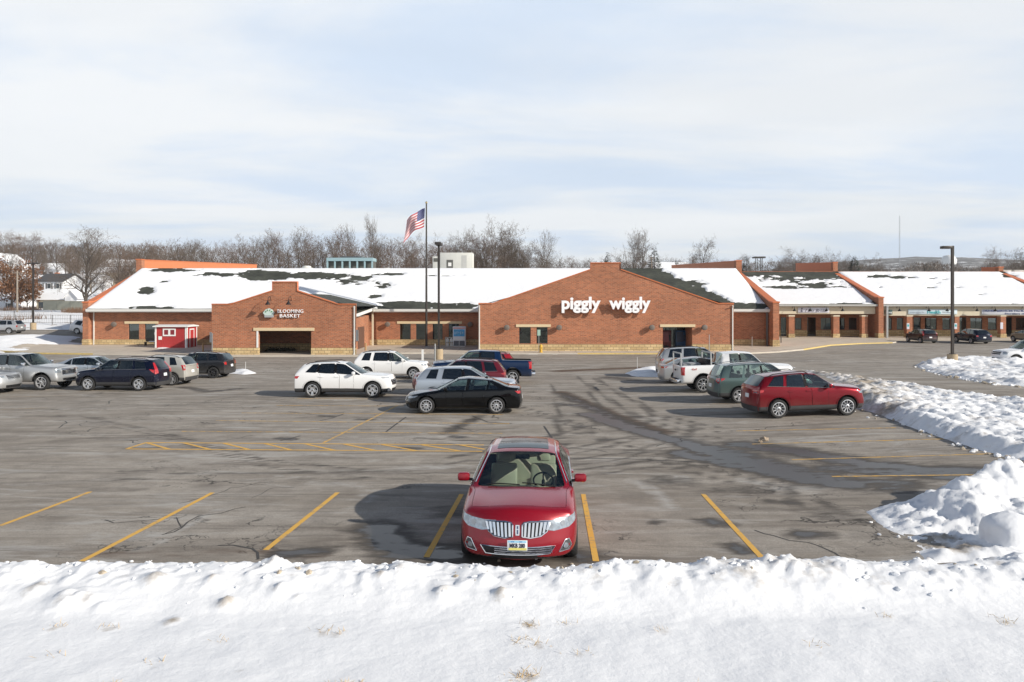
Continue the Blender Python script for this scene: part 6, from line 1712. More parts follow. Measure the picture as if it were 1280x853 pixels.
def house(x, y, w, d, h, rh, wall, label, snowroof=True, axis='x', wins=((-.3, .4), (0, .4), (.3, .4), (-.3, .8), (0, .8), (.3, .8)), zoff=0, chim=None, door=None, side=None):
    z = terrain(x, y)+zoff; e = empty('house', (x, y, z)); tag(e, label, 'house')
    m = MB(); m.box(-w/2, w/2, -d/2, d/2, -1.5, h)
    if axis == 'x':   # ridge along x
        m.prism([(-d/2, h), (d/2, h), (0, h+rh)], -w/2, w/2, 'x')
    else: m.prism([(-w/2, h), (w/2, h), (0, h+rh)], -d/2, d/2, 'y')
    m.build('wall', wall, e); o_ = .35; t = .18
    m = MB()
    if axis == 'x':
        k = rh/(d/2)
        m.prism([(-d/2-o_, h-o_*k+.03), (0, h+rh+.03), (d/2+o_, h-o_*k+.03), (d/2+o_, h-o_*k+.03+t), (0, h+rh+.03+t), (-d/2-o_, h-o_*k+.03+t)], -w/2-o_, w/2+o_, 'x')
    else:
        k = rh/(w/2)
        m.prism([(-w/2-o_, h-o_*k+.03), (0, h+rh+.03), (w/2+o_, h-o_*k+.03), (w/2+o_, h-o_*k+.03+t), (0, h+rh+.03+t), (-w/2-o_, h-o_*k+.03+t)], -d/2-o_, d/2+o_, 'y')
    r = m.build('roof', SNOWR if snowroof else RG, e)
    if chim is not None:
        c = MB(); c.box(chim-.35, chim+.35, -.35, .35, h+rh*.4, h+rh+.8); c.build('chimney', BRICK, r)
    for a, b in wins:
        m = MB(); xx = a*w; zz = b*h; m.box(xx-.42, xx+.42, -d/2-.06, -d/2-.003, zz-.55, zz+.55); wo = m.build('window', TRIMW, e)
        m = MB(); m.box(xx-.34, xx+.34, -d/2-.08, -d/2-.061, zz-.47, zz+.47); m.build('pane', WND, wo)
        
        for q0, q1 in ((-.68, -.43), (.43, .68)): m = MB(); m.box(xx+q0, xx+q1, -d/2-.07, -d/2-.003, zz-.55, zz+.55); m.build('shutter', RG, wo)
    if door is not None: m = MB(); m.box(door*w-.5, door*w+.5, -d/2-.06, -d/2-.003, 0, 2.1); m.build('door', WND, e)
    return e
def hu(u, d): return W_(u, d)
house(hu(77, 150), 150, 5.4, 8, 5.9, 1.5, HW, 'white two-storey house with shuttered windows and dark roof', False, 'x', ((-.33, .42), (0, .42), (.33, .42), (-.33, .84), (0, .84), (.33, .84)), -1.0)
house(hu(50, 152), 153, 7.0, 8, 5.0, 1.9, HG, 'pale grey siding house wing attached left of white two-storey house', True, 'x', ((-.38, .30), (.2, .30), (-.1, .3)), -1.0, 3.0)
house(hu(80, 136), 136, 6.4, 6, 2.6, 1.0, HT, 'low tan house with snowy roof in front of the white house', True, 'x', ((.02, .52),), -1.0, door=-.36)
house(hu(99, 133), 133, 2.2, 5, 3.1, 1.2, HW, 'narrow white gabled porch at right end of tan house', True, 'y', (), -1.0, door=0)
house(hu(13, 140), 140, 7.5, 7, 2.9, 1.2, HW, 'single-storey white house low at the left edge with shutters', True, 'x', ((-.2, .5), (.3, .5)), -1.2)
house(hu(30, 146), 147, 5.0, 6, 3.1, 1.5, HW, 'white cottage behind the utility pole with dark shutters', True, 'x', ((0, .5),), -1.2)
house(hu(62, 255), 255, 9, 7, 3.0, 2.0, HG, 'snow roofed house high on the hill behind the big tree', True, 'x', ((-.25, .5), (.05, .5), (.3, .5)))
house(hu(45, 262), 264, 6, 6, 2.6, 1.8, HT, 'smaller hilltop house left of the hilltop snowy roof', True, 'y', ((0, .5),))
house(hu(16, 215), 215, 8, 7, 3.6, 2.2, HB, 'brown roofed house among the trees at the far left', False, 'y', ((-.2, .5), (.2, .5)), .5)
house(hu(6, 190), 190, 7, 8, 4.2, 2.4, HW, 'white gabled house partly behind the leafy oak', True, 'y', ((0, .4),), 3)
house(hu(160, 230), 230, 13, 8, 3.2, 2.0, HB, 'long brown house with snowy roof right of the big tree', True, 'x', ((-.3, .5), (0, .5), (.3, .5)), 1.5)
house(hu(148, 205), 205, 10, 7, 3.2, 1.6, HT, 'low tan house behind the bare tree near the wing wall', True, 'x', ((-.2, .5), (.2, .5)), .5)
house(hu(112, 185), 185, 8, 7, 3.0, 1.5, HW, 'small pale house glimpsed between the big tree trunks', True, 'x', ((-.2, .5), (.2, .5)), 0)
house(hu(839, 240), 240, 11, 8, 4.2, 2.4, HW, 'white hillside house with snow roof behind the evergreens', True, 'x', ((-.3, .5), (0, .5), (.3, .5)), 3.6)
def upole(u, v0, d, label):
    X = W_(u, d); z = terrain(X, d); e = empty('utility_pole', (X, d, z)); tag(e, label, 'utility pole'); H = Z_(v0, d)-z
    m = MB(); m.tube([(0, 0, -.2), (0, 0, H)], [.17, .12], 8); m.build('pole', simple('grey_wood', (.26, .22, .18), .9), e)
    m = MB(); m.box(-.9, .9, -.06, .06, H-.45, H-.33); m.build('crossarm', simple('grey_wood', (.26, .22, .18), .9), e)
upole(21.5, 338.5, 120, 'pale wooden utility pole before the left white cottage'); upole(113, 352, 138, 'short wooden utility pole between the trunks of the big tree')
upole(814.5, 321, 180, 'wooden utility pole among trees behind the gable'); 
# far masts
def mast(u, v0, d, w, label, name='radio_mast'):
    X = W_(u, d); zb = terrain(X, d)-8; H = Z_(v0, d)-zb; e = empty(name, (X, d, zb)); tag(e, label, 'mast'); m = MB()
    c = [(w*math.cos(a), w*math.sin(a)) for a in (0, 2.09, 4.19)]
    for x, y in c: m.tube([(x, y, 0), (x*.6, y*.6, H)], .16, 4)
    n = 36
    for k in range(n):
        for i in range(3):
            a, b = c[i], c[(i+1) % 3]; f0, f1 = 1-.4*k/n, 1-.4*(k+1)/n; m.tube([(a[0]*f0, a[1]*f0, H*k/n), (b[0]*f1, b[1]*f1, H*(k+1)/n)], .09, 3)
    m.build('lattice', simple('mast_grey', (.40, .40, .43), .7), e)
mast(1124.5, 270, 1500, 1.4, 'tall thin radio mast on the far blue hill')
e = empty('lighting_tower', (W_(948.5, 170), 170, terrain(W_(948.5, 170), 170))); tag(e, 'dark platform tower rising behind the roofs next to the conifer', 'tower'); H = Z_(323, 170)-e.location.z
m = MB()
for x in (-.6, .6):
    for y in (-.6, .6): m.tube([(x, y, 0), (x, y, H)], .08, 5)
for q in range(6): zz = H*(.5+q*.08); m.tube([(-.6, -.6, zz), (.6, -.6, zz+.8)], .05, 4); m.tube([(.6, -.6, zz), (-.6, -.6, zz+.8)], .05, 4)
m.build('frame', POLEM, e); m = MB(); m.box(-1.3, 1.3, -.9, .9, H, H+.35); m.build('platform', POLEM, e)
e = empty('water_tower', (W_(1186, 900), 900, terrain(W_(1186, 900), 900))); tag(e, 'distant white water tower beside the right lamp post', 'water tower'); H = Z_(320, 900)-e.location.z
m = MB(); m.lathe([(5, 0), (4.5, H*.75), (8, H*.8), (9, H*.9), (6, H), (.1, H+1)], 20, 'z'); m.build('tank', TRIMW, e)

# ================================================================ trees
BARK = simple('bare_bark', (.075, .062, .052), .95, var=.35, scale=3); TWIG = simple('bare_twigs', (.118, .092, .073), .95, var=.3, scale=1.5); TWIGR = simple('reddish_twigs', (.135, .093, .07), .95, var=.3, scale=1.5)
def bare_tree(seed, H, spread=.55, upright=.5, n1=9, dens=1.0, fork=.22):
    rnd = random.Random(seed); T = MB(); Cr = MB()
    def blade(mb, p, q, w):
        d = (q-p); s = d.cross(Vector((rnd.gauss(0, 1), rnd.gauss(0, 1), rnd.gauss(0, 1)))).normalized()*w
        mb.add([p-s, p+s, q], [(0, 1, 2)])
    def grow(p, d, ln, r, lev):
        n = 5 if lev < 2 else 3; P = [p]; RR = [r]; dd = d.copy()
        for i in range(n):
            wob = .16 if lev else .05
            dd = (dd + Vector((rnd.gauss(0, wob), rnd.gauss(0, wob), rnd.gauss(0, wob)*.6 + (.10*upright if lev else 0)))).normalized()
            p = p + dd*ln/n; P.append(p); RR.append(r*(1-.8*(i+1)/n))
        if lev <= 1: T.tube(P, RR, 6 if lev == 0 else 5, 0, cap=False)
        elif lev == 2: Cr.tube(P, [max(.012, q) for q in RR], 3, 0, cap=False)
        else:
            for a, b in zip(P, P[1:]): blade(Cr, a, b, max(.019, r*.9))
        if lev >= 4: return
        kids = [n1, int(7*dens), int(6*dens), int(5*dens)][lev]
        for k in range(kids):
            t = (fork+(1-fork)*(k+.5)/kids) if lev == 0 else (.25+.75*(k+rnd.random())/kids)
            i = min(n-1, int(t*n)); f = t*n-i; q = P[i].lerp(P[i+1], f)
            ax = (P[i+1]-P[i]).normalized(); a = rnd.uniform(0, 6.28) if lev else k*2.4+rnd.uniform(-.4, .4)
            side = ax.orthogonal().normalized(); side = Matrix.Rotation(a, 3, ax) @ side
            ang = spread*rnd.uniform(.75, 1.3)*(1.05-.35*t if lev == 0 else 1)
            nd = (ax*math.cos(ang)+side*math.sin(ang)).normalized()
            if lev == 0: l2 = ln*rnd.uniform(.42, .60)*(1.12-.5*t)
            else: l2 = ln*rnd.uniform(.38, .6)
            grow(q, nd, l2, RR[i]*(.62 if lev == 0 else .6), lev+1)
    grow(Vector((0, 0, -.3)), Vector((0, 0, 1)), H*.86, H*.019, 0)
    zm = sorted(v[2] for v in Cr.v)[int(len(Cr.v)*.997)]; k_ = H/zm
    for mb_ in (T, Cr): mb_.v = [(v[0]*k_, v[1]*k_, v[2]*k_) for v in mb_.v]
    return T, Cr
protos = []
for s_, H_, sp_, up_, n1_, fk in ((1, 12, .85, .3, 14, .20), (2, 12, .75, .5, 13, .25), (3, 12, .95, .25, 15, .18), (4, 12, .55, .8, 12, .2), (5, 12, .9, .35, 13, .3), (6, 12, .8, .35, 16, .15)):
    T, Cr = bare_tree(s_, H_, sp_, up_, n1_, 1.0, fk); t = T.build('trunk', BARK); c = Cr.build('crown', TWIG); protos.append((t.data, c.data)); c2 = c.data.copy(); c2.materials[0] = TWIGR; protos.append((t.data, c2)); bpy.data.objects.remove(t); bpy.data.objects.remove(c)
def tree(x, y, h, k, label, group, wx=1.0, rz=None, z=None, name='bare_tree'):
    e = empty(name, (x, y, (terrain(x, y) if z is None else z)), rz if rz is not None else random.uniform(0, 6)); tag(e, label, 'tree', group); s = h/12
    e.scale = (s*wx, s*wx, s)
    for nm, d in zip(('trunk', 'crown'), protos[k]): o = bpy.data.objects.new(nm, d); C.objects.link(o); o.parent = e
    return e
random.seed(21)
def tree_px(u, vtop, d, k, label=None, group='bare trees along the skyline', wx=1.0, name='bare_tree'):
    x = W_(u, d); z = terrain(x, d); h = Z_(vtop, d)-z
    return tree(x, d, h*1.03, k, label or 'leafless tree standing in the line behind the stores', group, wx, name=name)
# individual landmarks
T0, C0 = bare_tree(42, 12, .80, .55, 17, 1.15, .12); t = T0.build('trunk', BARK); c = C0.build('crown', TWIG); protos.append((t.data, c.data)); bpy.data.objects.remove(t); bpy.data.objects.remove(c); BIG = len(protos)-1
tree_px(107, 287, 118, BIG, 'largest bare spreading tree just left of the supermarket wing wall', None, 1.05)
tree_px(468, 273, 150, 6, 'tall slender bare tree standing above the others left of the flag', None, .55)
tree_px(441, 284, 155, 6, 'slim bare tree just right of the blue rooftop unit line', None, .5); tree_px(429, 284, 160, 7, 'slim bare tree above the blue rooftop unit', None, .5)
tree_px(615, 275, 135, 0, 'tall full bare tree right of the white rooftop unit', None, .9); tree_px(632, 283, 140, 2, 'broad bare tree in the middle of the clump before the gable', None, .9); tree_px(648, 300, 138, 4, 'shorter dense bare tree at right side of the central clump', None, 1.0)
tree_px(685, 292, 150, 2, 'round bare tree standing apart left of the gable peak', None, .72); tree_px(570, 287, 150, 8, 'bare tree directly behind the white rooftop unit', None, .8)
tree_px(802, 289, 165, 2, 'pale bare tree above the gable roof slope', None, .75); tree_px(790, 292, 170, 6, 'thin bare tree just right of the gable peak block', None, .7)
tree_px(874, 298, 190, 8, 'lone rounded bare tree above the roof parapet', None, .75); tree_px(775, 314, 180, 10, 'low bare tree touching the gable peak block', None, .8); tree_px(861, 318, 200, 1, 'low bushy bare tree left of the lone rounded tree', None, 1.1)
tree_px(990, 311, 180, 4, 'wide bare tree behind the dark stretch of roof', None, .9); tree_px(1010, 318, 185, 8, 'bare tree just left of red stepped parapet', None, .8); tree_px(1037, 311, 190, 0, 'bare tree right behind the red stepped parapet', None, .7)
tree_px(1240, 311, 210, 9, 'thin bare tree above the last orange parapet', None, .75); tree_px(1262, 316, 150, 4, 'low bare tree with dark crooked branches near right edge', None, 1.2); tree_px(1278, 312, 170, 2, 'bare tree cut by the right edge of view', None, 1.0)
tree_px(1092, 318, 230, 0, 'bare tree left of the distant radio mast', None, 1.0)
def row(specs, labels, grp):
    for i, (u, v, d, k, w) in enumerate(specs): tree_px(u, v, d, k, labels, grp, w)
sp = []
for i in range(46):
    u = 150+i*12.2+random.uniform(-4, 4)
    if u > 712: break
    vt = lerp_table([(130, 312), (160, 305), (215, 301), (260, 303), (290, 300), (330, 292), (370, 290), (410, 292), (440, 299), (500, 300), (560, 300), (600, 296), (650, 300), (668, 318), (690, 312), (712, 322)], u)+random.uniform(-3, 6)
    sp.append((u, vt, random.uniform(128, 185), random.randrange(12), random.uniform(.75, 1.15)))
row(sp, 'leafless tree standing in the dense line behind the supermarket roof', 'bare trees behind the supermarket roof')
sp = [(u+random.uniform(-5, 5), lerp_table([(-40, 292), (20, 291), (50, 297), (80, 302), (140, 306), (220, 306)], u)+random.uniform(-3, 8), random.uniform(235, 300), random.randrange(12), random.uniform(.8, 1.2)) for u in range(-30, 230, 11)]
row(sp, 'leafless tree on the far hillside above the white houses', 'bare trees on the left hillside')
sp = [(u+random.uniform(-4, 4), 322+random.uniform(-3, 8), random.uniform(190, 330), random.randrange(12), random.uniform(.9, 1.3)) for u in range(715, 1075, 11)]
row(sp, 'low leafless tree behind the right half of the roofs', 'low bare trees behind the right roofs')
for (u, v, d, lab) in ((72, 335, 205, 'small bare tree among the hillside houses'), (55, 318, 225, 'bare hillside tree left of the hilltop house'), (128, 340, 160, 'bare tree behind the wing wall foot'), (150, 325, 170, 'bare tree close to the orange post'), (20, 318, 180, 'bare tree behind the leafy oak'), (92, 352, 160, 'slim bare tree near white house corner')): tree_px(u, v, d, random.randrange(12), lab, None, .8)
for i in range(16): tree_px(random.uniform(-5, 165), random.uniform(308, 335), random.uniform(158, 232), random.randrange(12), 'leafless tree scattered among the houses on the left slope', 'bare trees between the hillside houses', random.uniform(.8, 1.1))
# far woods: one mass of small bare trees
wm = MB(); random.seed(9)
def woods(n, u0, u1, d0, d1, vt):
    for i in range(n):
        u = random.uniform(u0, u1); d = random.uniform(d0, d1); x = W_(u, d); z = terrain(x, d); top = Z_(vt(u)+random.uniform(-2, 5), d); h = max(6, min(26, top-z)); z = top-h
        wm.tube([(x, d, z-6), (x, d, z+h*.7)], [.25, .08], 3)
        for k in range(70):
            a = random.uniform(0, 6.28); t_ = random.random()**.7; rr = h*.36*(1-abs(t_-.45))*math.sqrt(random.random()); p = Vector((x+rr*math.cos(a), d+rr*math.sin(a), z+h*(.15+.8*t_)))
            q = p+Vector((math.cos(a)*.5, math.sin(a)*.5, .9))*h*random.uniform(.06, .14); s = Vector((random.gauss(0, 1), random.gauss(0, 1), 0)).normalized()*.09; wm.add([p-s, p+s, q], [(0, 1, 2)])
woods(260, 1060, 1290, 240, 420, lambda u: 331-3*math.sin(u*.05))
woods(110, 700, 1060, 330, 480, lambda u: 328)
woods(55, 150, 700, 190, 260, lambda u: lerp_table([(150, 318), (330, 305), (450, 308), (640, 310), (700, 328)], u))
woods(150, -40, 240, 262, 330, lambda u: 306)
tag(wm.build('woods', TWIG), kind='stuff')
# conifers and the brown-leaved oak
NEED = simple('dark_needles', (.022, .034, .02), .9, var=.4, scale=2); OAKL = simple('dry_oak_leaves', (.165, .078, .038), .85, var=.45, scale=1.2)
def conifer(u, vt, d, w, label):
    x = W_(u, d); z = terrain(x, d); h = Z_(vt, d)-z; e = empty('conifer_tree', (x, d, z)); tag(e, label, 'tree'); rnd = random.Random(int(u))
    m = MB(); m.tube([(0, 0, -.3), (0, 0, h*.95)], [h*.02, .03], 6); m.build('trunk', BARK, e); m = MB()
    for k in range(1700):
        t_ = 1-math.sqrt(rnd.random())*.92; rr = w/2*(1-t_)**.85*(.55+.45*rnd.random())*(1+.22*math.sin(t_*40)); a = rnd.uniform(0, 6.28); p = Vector((rr*math.cos(a), rr*math.sin(a), h*(.06+.94*t_)))
        q = p+Vector((math.cos(a), math.sin(a), -.15))*w*.10; s = Vector((-math.sin(a), math.cos(a), .3))*w*.03; m.add([p-s, p+s, q], [(0, 1, 2)])
    m.build('crown', NEED, e)
conifer(933, 317, 175, 4.5, 'dark pointed conifer just behind the first right parapet'); conifer(818, 308, 185, 6.5, 'rounded brownish evergreen above the gable roof'); conifer(760, 314, 190, 5.5, 'small evergreen tree behind the gable peak block')
conifer(846, 325, 190, 5, 'low evergreen beside the white hillside house'); conifer(1068, 320, 230, 7, 'dark conifer right of the red stepped parapet'); conifer(866, 327, 185, 3.5, 'small dark shrub-like evergreen by the parapet start'); conifer(1158, 329, 260, 6, 'small dark conifer in the far woods left of lamp'); conifer(738, 332, 170, 2.5, 'tiny evergreen tip at left of gable peak block')
def oak(u, vt, d, w, n, label, mat, bare=0):
    x = W_(u, d); z = terrain(x, d); h = Z_(vt, d)-z; e = empty('oak_tree', (x, d, z)); tag(e, label, 'tree'); rnd = random.Random(int(u)+5)
    T, Cr = bare_tree(int(u)+77, 12, .8, .4, 12, .8, .15); s = h/12
    t = T.build('trunk', BARK, e); t.scale = (s, s, s); c = Cr.build('branches', TWIG, t)
    m = MB(); blobs = [(Vector((rnd.gauss(0, w*.22), rnd.gauss(0, w*.2), h*rnd.uniform(.25, .88))), w*rnd.uniform(.08, .17)) for _ in range(46)]
    for k in range(n):
        b, r = blobs[rnd.randrange(len(blobs))]; d_ = Vector((rnd.gauss(0, 1), rnd.gauss(0, 1), rnd.gauss(0, .7))).normalized()*r*rnd.random()**.4; p = b+d_
        a = Vector((rnd.gauss(0, 1), rnd.gauss(0, 1), rnd.gauss(0, 1))).normalized()*.16; c_ = a.cross(Vector((rnd.gauss(0, 1), rnd.gauss(0, 1), rnd.gauss(0, 1)))).normalized()*.10; m.add([p-a, p+c_, p+a, p-c_], [(0, 1, 2, 3)])
    m.build('crown', mat, e)
oak(14, 318, 128, 11, 6000, 'oak still holding rust-brown leaves at the far left', OAKL); oak(34, 345, 133, 6, 2300, 'smaller brown-leaved oak behind the utility pole', OAKL)
# shrubs and dry weeds on the left bank
m = MB(); rnd = random.Random(4)
for (u, d, n) in ((25, 126, 160), (40, 127, 160), (10, 125, 120), (20, 104, 60), (45, 106, 60), (90, 118, 260), (100, 117, 220), (0, 104, 60)):
    for k in range(n):
        x, y = W_(u, d)+rnd.gauss(0, .9), d+rnd.gauss(0, .5); z = terrain(x, y); q = Vector((rnd.gauss(0, .3), rnd.gauss(0, .3), rnd.uniform(.4, 1.1))); m.add([(x-.03, y, z), (x+.03, y, z), Vector((x, y, z))+q], [(0, 1, 2)])
tag(m.build('undergrowth', simple('dry_weeds', (.22, .13, .08), .95, var=.3)), kind='stuff')
# ================================================================ the parked vehicles
SIL = paint('paint_silver', (.46, .47, .48), .6, .35, .25); SILB = paint('paint_silver_blue', (.44, .49, .55), .55, .33, .25); WHT = paint('paint_white', (.80, .80, .80), .0, .3, .30, (.42, .39, .34)); NAV = paint('paint_navy', (.0035, .0065, .022), .3, .26, .05); SAGEG = paint('paint_sage', (.10, .15, .145), .55, .35, .25)
BLKP = paint('paint_black', (.003, .0033, .004), .1, .16, .0); RUBY = paint('paint_ruby', (.20, .005, .012), .5, .28, .2); MAR = paint('paint_maroon', (.16, .016, .03), .5, .33, .75, (.38, .30, .26)); GRYD = paint('paint_charcoal', (.028, .03, .036), .5, .32, .3); BLU = paint('paint_blue', (.006, .024, .075), .4, .3, .18)
BEI = paint('paint_beige_silver', (.50, .49, .45), .4, .35, .35); TAN = paint('paint_tan', (.30, .25, .19), .5, .35, .3); PLUM = paint('paint_plum', (.035, .012, .016), .5, .3, .3); HERO = paint('paint_cherry', (.27, .004, .014), .25, .22, .03, coat=.75)
def tlw(root, bvh, S, pmat): pass

def rack(root, bvh, S, pmat):
    m = MB(); L = S['L']; z0 = S['zb']-.02; zt = 1.98
    xs_ = (-L/2+.12, -1.32)
    for x in xs_:
        for sd in (-1, 1): m.box(x-.03, x+.03, sd*.84-.03, sd*.84+.03, z0, zt)
        m.box(x-.03, x+.03, -.84, .84, zt-.06, zt)
    m.build('bed_rack', [simple('rack_grey', (.42, .43, .43), .6), BLK], root)
    m = MB(); m.bbox(-1.55, -1.32, -.78, .78, 1.25, 1.62, .02); m.build('tool_box', BLK, root)
    m = MB(); m.bbox(-2.6, -1.7, -.35, .55, .95, 1.42, .05); m.build('bed_load', simple('bed_load_grey', (.3, .31, .32), .6, var=.4, scale=3), root)
def emblem4(root, bvh, S, pmat):
    rack(root, bvh, S, pmat)
    o = textmesh('4x4', .17, .004, simple('decal_red', (.5, .05, .03), .5), 'decal', root, shear=.3); o.rotation_euler = (R(90), 0, 0); o.location = (-2.35, -S['W']/2-.004, 1.12); o.scale = (1, 1, 1)
def bumpers(root, bvh, S, pmat):
    m = MB(); m.bbox(-S['L']/2-.12, -S['L']/2+.12, -.86, .86, .46, .66, .03, 0); m.bbox(-S['L']/2-.13, -S['L']/2+.05, -.5, .5, .661, .69, .01, 1); m.build('rear_bumper', [CHROME, BLK], root)
    if S.get('rack'): emblem4(root, bvh, S, pmat)
    # tailgate outline recess
    m = MB(); hw = .80
    m.box(-S['L']/2-.012, -S['L']/2+.02, -.12, .12, 1.06, 1.14); m.build('tailgate_handle', BLK, root)

def hero_extra(root, bvh, S, pmat):
    L, W, H = S['L'], S['W'], S['H']; fx = L/2+.6
    fr = dict(o=(fx, 0, 0), right=(0, 1, 0), up=(0, 0, 1), d=(-1, 0, 0))
    GDK = simple('grille_black', (.01, .01, .012), .4)
    for sd in (-1, 1):
        q = [(.075, .565), (.20, .545), (.36, .565), (.455, .625), (.50, .72), (.49, .765), (.20, .78), (.10, .765), (.075, .73)]
        q = [(sd*a, b) for a, b in q]
        if sd < 0: q = q[::-1]
        m = MB(); patch_mesh(m, bvh, q, **fr, off=.004, back=.02, mat=0, cell=.05)
        for k in range(7):
            yb = .118+.057*k; yt = yb+.022*(k/6)+.010
            top = .765; bot = lerp_table([(.08, .565), (.20, .545), (.36, .57), (.455, .63), (.49, .70)], yb)+.012
            w = .0165
            p = [(yb-w, bot), (yb+w, bot), (yt+w, top), (yt-w, top)]; p = [(sd*a, b) for a, b in p]
            patch_mesh(m, bvh, p, **fr, off=.026, back=.0, mat=1, cell=.1)
        path_tube(m, bvh, q, **fr, rad=.013, off=.010, mat=1, closed=True)
        m.build('grille', [GDK, CHROME], root)
    m = MB(); patch_mesh(m, bvh, [(-.028, .585), (.028, .585), (.034, .645), (.03, .735), (-.03, .735), (-.034, .645)], **fr, off=.012, back=.01, mat=0, cell=.2)
    patch_mesh(m, bvh, [(-.012, .605), (.012, .605), (.012, .665), (-.012, .665)], **fr, off=.018, back=.0, mat=1, cell=.2); patch_mesh(m, bvh, [(-.012, .68), (.012, .68), (.012, .72), (-.012, .72)], **fr, off=.018, back=.0, mat=1, cell=.2)
    m.build('front_badge', [CHROME, simple('badge_blue', (.05, .08, .15), .4)], root)
    # lower intake with bright slats
    q = [(-.50, .29), (.50, .29), (.585, .41), (-.585, .41)]
    m = MB(); patch_mesh(m, bvh, q, **fr, off=.005, back=.03, mat=0, cell=.08)
    for z in (.315, .348, .381):
        patch_mesh(m, bvh, [(-.36, z-.007), (.54, z-.007), (.54, z+.007), (-.36, z+.007)][::1], **fr, off=.018, back=0, mat=1, cell=.1)
    path_tube(m, bvh, q, **fr, rad=.009, off=.006, mat=1, closed=True); m.build('lower_intake', [GDK, CHROME], root)
    for sd in (-1, 1):
        q = [(.645, .30), (.80, .315), (.845, .38), (.80, .48), (.74, .47)]; q = [(sd*a, b) for a, b in q]
        m = MB(); patch_mesh(m, bvh, q, **fr, off=.004, back=.02, mat=0, cell=.08); path_tube(m, bvh, q, **fr, rad=.009, off=.006, mat=1, closed=True)
        c = [(sd*.755+.04*math.cos(t), .385+.04*math.sin(t)) for t in [2*math.pi*k/14 for k in range(14)]]
        patch_mesh(m, bvh, c, **fr, off=.02, back=0, mat=2, cell=.2); m.build('fog_lamp', [simple('fog_grey', (.10, .105, .11), .35, .4), CHROME, HEAD], root)
    m = MB(); patch_mesh(m, bvh, [(-.78, .185), (.78, .185), (.82, .222), (-.82, .222)], **fr, off=.012, back=.03, mat=0, cell=.1); m.build('chin_spoiler', BLK, root)
    # plate with its writing
    h = bvh.ray_cast(Vector((fx, 0, .44)), Vector((-1, 0, 0)))[0]; px_ = h.x+.035
    pl = empty('license_plate', (px_, 0, .45), 0); pl.parent = root
    m = MB(); m.bbox(-.008, .0, -.155, .155, -.078, .078, .003); m.build('plate_sheet', simple('plate_white', (.75, .77, .78), .5), pl)
    m = MB(); m.box(.0005, .0015, -.14, .14, .042, .070, 0); m.box(.0005, .0015, -.135, .145, -.072, -.038, 1); m.box(.0018, .0024, -.10, -.045, .05, .062, 2); m.box(.0018, .0024, .03, .075, .05, .062, 2); m.build('plate_bands', [simple('plate_sky', (.30, .60, .78), .5), simple('plate_straw', (.72, .66, .18), .5), simple('plate_blue', (.02, .15, .42), .5)], pl)
    o = textmesh('MKB 280', .088, .002, simple('plate_ink', (.03, .03, .05), .5), 'plate_lettering', pl, off=.003, align='CENTER'); o.rotation_euler = (R(90), 0, R(90)); o.location = (.003, 0, -.032); o.scale = (.72, 1, 1)
    # glass roof
    top = dict(o=(0, 0, H+1), right=(0, 1, 0), up=(1, 0, 0), d=(0, 0, -1))
    xa, xb = L/2-S['uh']-.16, L/2-S['ur']+.34
    m = MB(); patch_mesh(m, bvh, [(-.46, xb), (.46, xb), (.48, xa), (-.48, xa)], **top, off=.006, back=.01, cell=.12); m.build('sunroof', simple('roof_glass_dark', (.015, .03, .035), .12, spec=.3), root)
    m = MB(); patch_mesh(m, bvh, [(-.46, (xa+xb)/2-.012), (.46, (xa+xb)/2-.012), (.46, (xa+xb)/2+.012), (-.46, (xa+xb)/2+.012)], **top, off=.009, back=0, cell=.2); m.build('sunroof_bar', BLK, root)
    # wipers, cowl, mirror inside
    m = MB()
    for y0, y1, dx in ((.60, .02, .0), (-.02, -.58, .0)):
        P = []
        for k in range(7):
            t = k/6; y = y0+(y1-y0)*t; x = L/2-S['uc']+.04-.05*t+.06*(1-abs(y)); hh = bvh.ray_cast(Vector((x, y, H+1)), Vector((0, 0, -1)))[0]; P.append(hh+Vector((0, 0, .012)))
        m.tube(P, .011, 5)
    m.build('wiper', BLK, root)
    m = MB(); m.bbox(L/2-S['uh']+.02, L/2-S['uh']+.08, -.13, .13, H-.20, H-.12, .02); m.build('rear_view_mirror', BLK, root)
    m = MB(); 
    for sd in (-1, 1):   # bright roof rails / window surround seen from the front
        P = []
        for k in range(16):
            t = k/15; u = S['uc']+.10+(S['ur']-S['uc']-.15)*t; y = sd*lerp_table([(S['uc']+.1, .80), (S['uh'], .615), (S['ur'], .60)], u)
            hh = bvh.ray_cast(Vector((L/2-u, y, H+1)), Vector((0, 0, -1)))[0]
            if hh: P.append(hh+Vector((0, 0, .006)))
        m.tube(P, .010, 5)
    m.build('roof_trim', CHROME, root)
    # console between seats
    m = MB(); m.bbox(.0, .9, -.12, .12, .45, .74, .04); m.build('centre_console', SEATT, root)

HSP = mk(SEDAN, L=5.19, W=1.925, H=1.55, zf=.20, R=.355, wb=2.87, fo=1.0, zh=.86, uc=1.47, zc=1.0, uh=2.28, ur=4.0, rfall=0, ub=4.62, zb=1.14, zbf=1.0, zbr=1.08, zt=1.12, ud0=1.72, ubp=2.62, ucp=3.55, udp=4.05, deck=[4.8], rw=.60, bulF=.34, crown=.075,
        prF=[(0, .08), (.15, .0), (.35, .02), (.42, .05), (.75, .09), (.92, .13), (1.0, .20)], intake=0, grille=[], ub12=4.35, mir=1.0, fin=0, seats=[(2.75, 2), (3.85, 3)],
        hl=dict(s=[(-.30, -.075), (-.12, -.11), (.16, -.085), (.33, -.005), (.36, .095), (.10, .055), (-.15, .045), (-.34, .055)], z=.735, y=.70, yaw=24, b=((-.16, -.03), (.05, -.015), (.20, .02))), extra=hero_extra, wchrome=1)
h = make_car('sedan_car', 'dark red sedan with split chrome grille parked nose first at front snow bank', 'car', HSP, HERO, SEATT)
HYAW = R(-90)+R(-3.0)
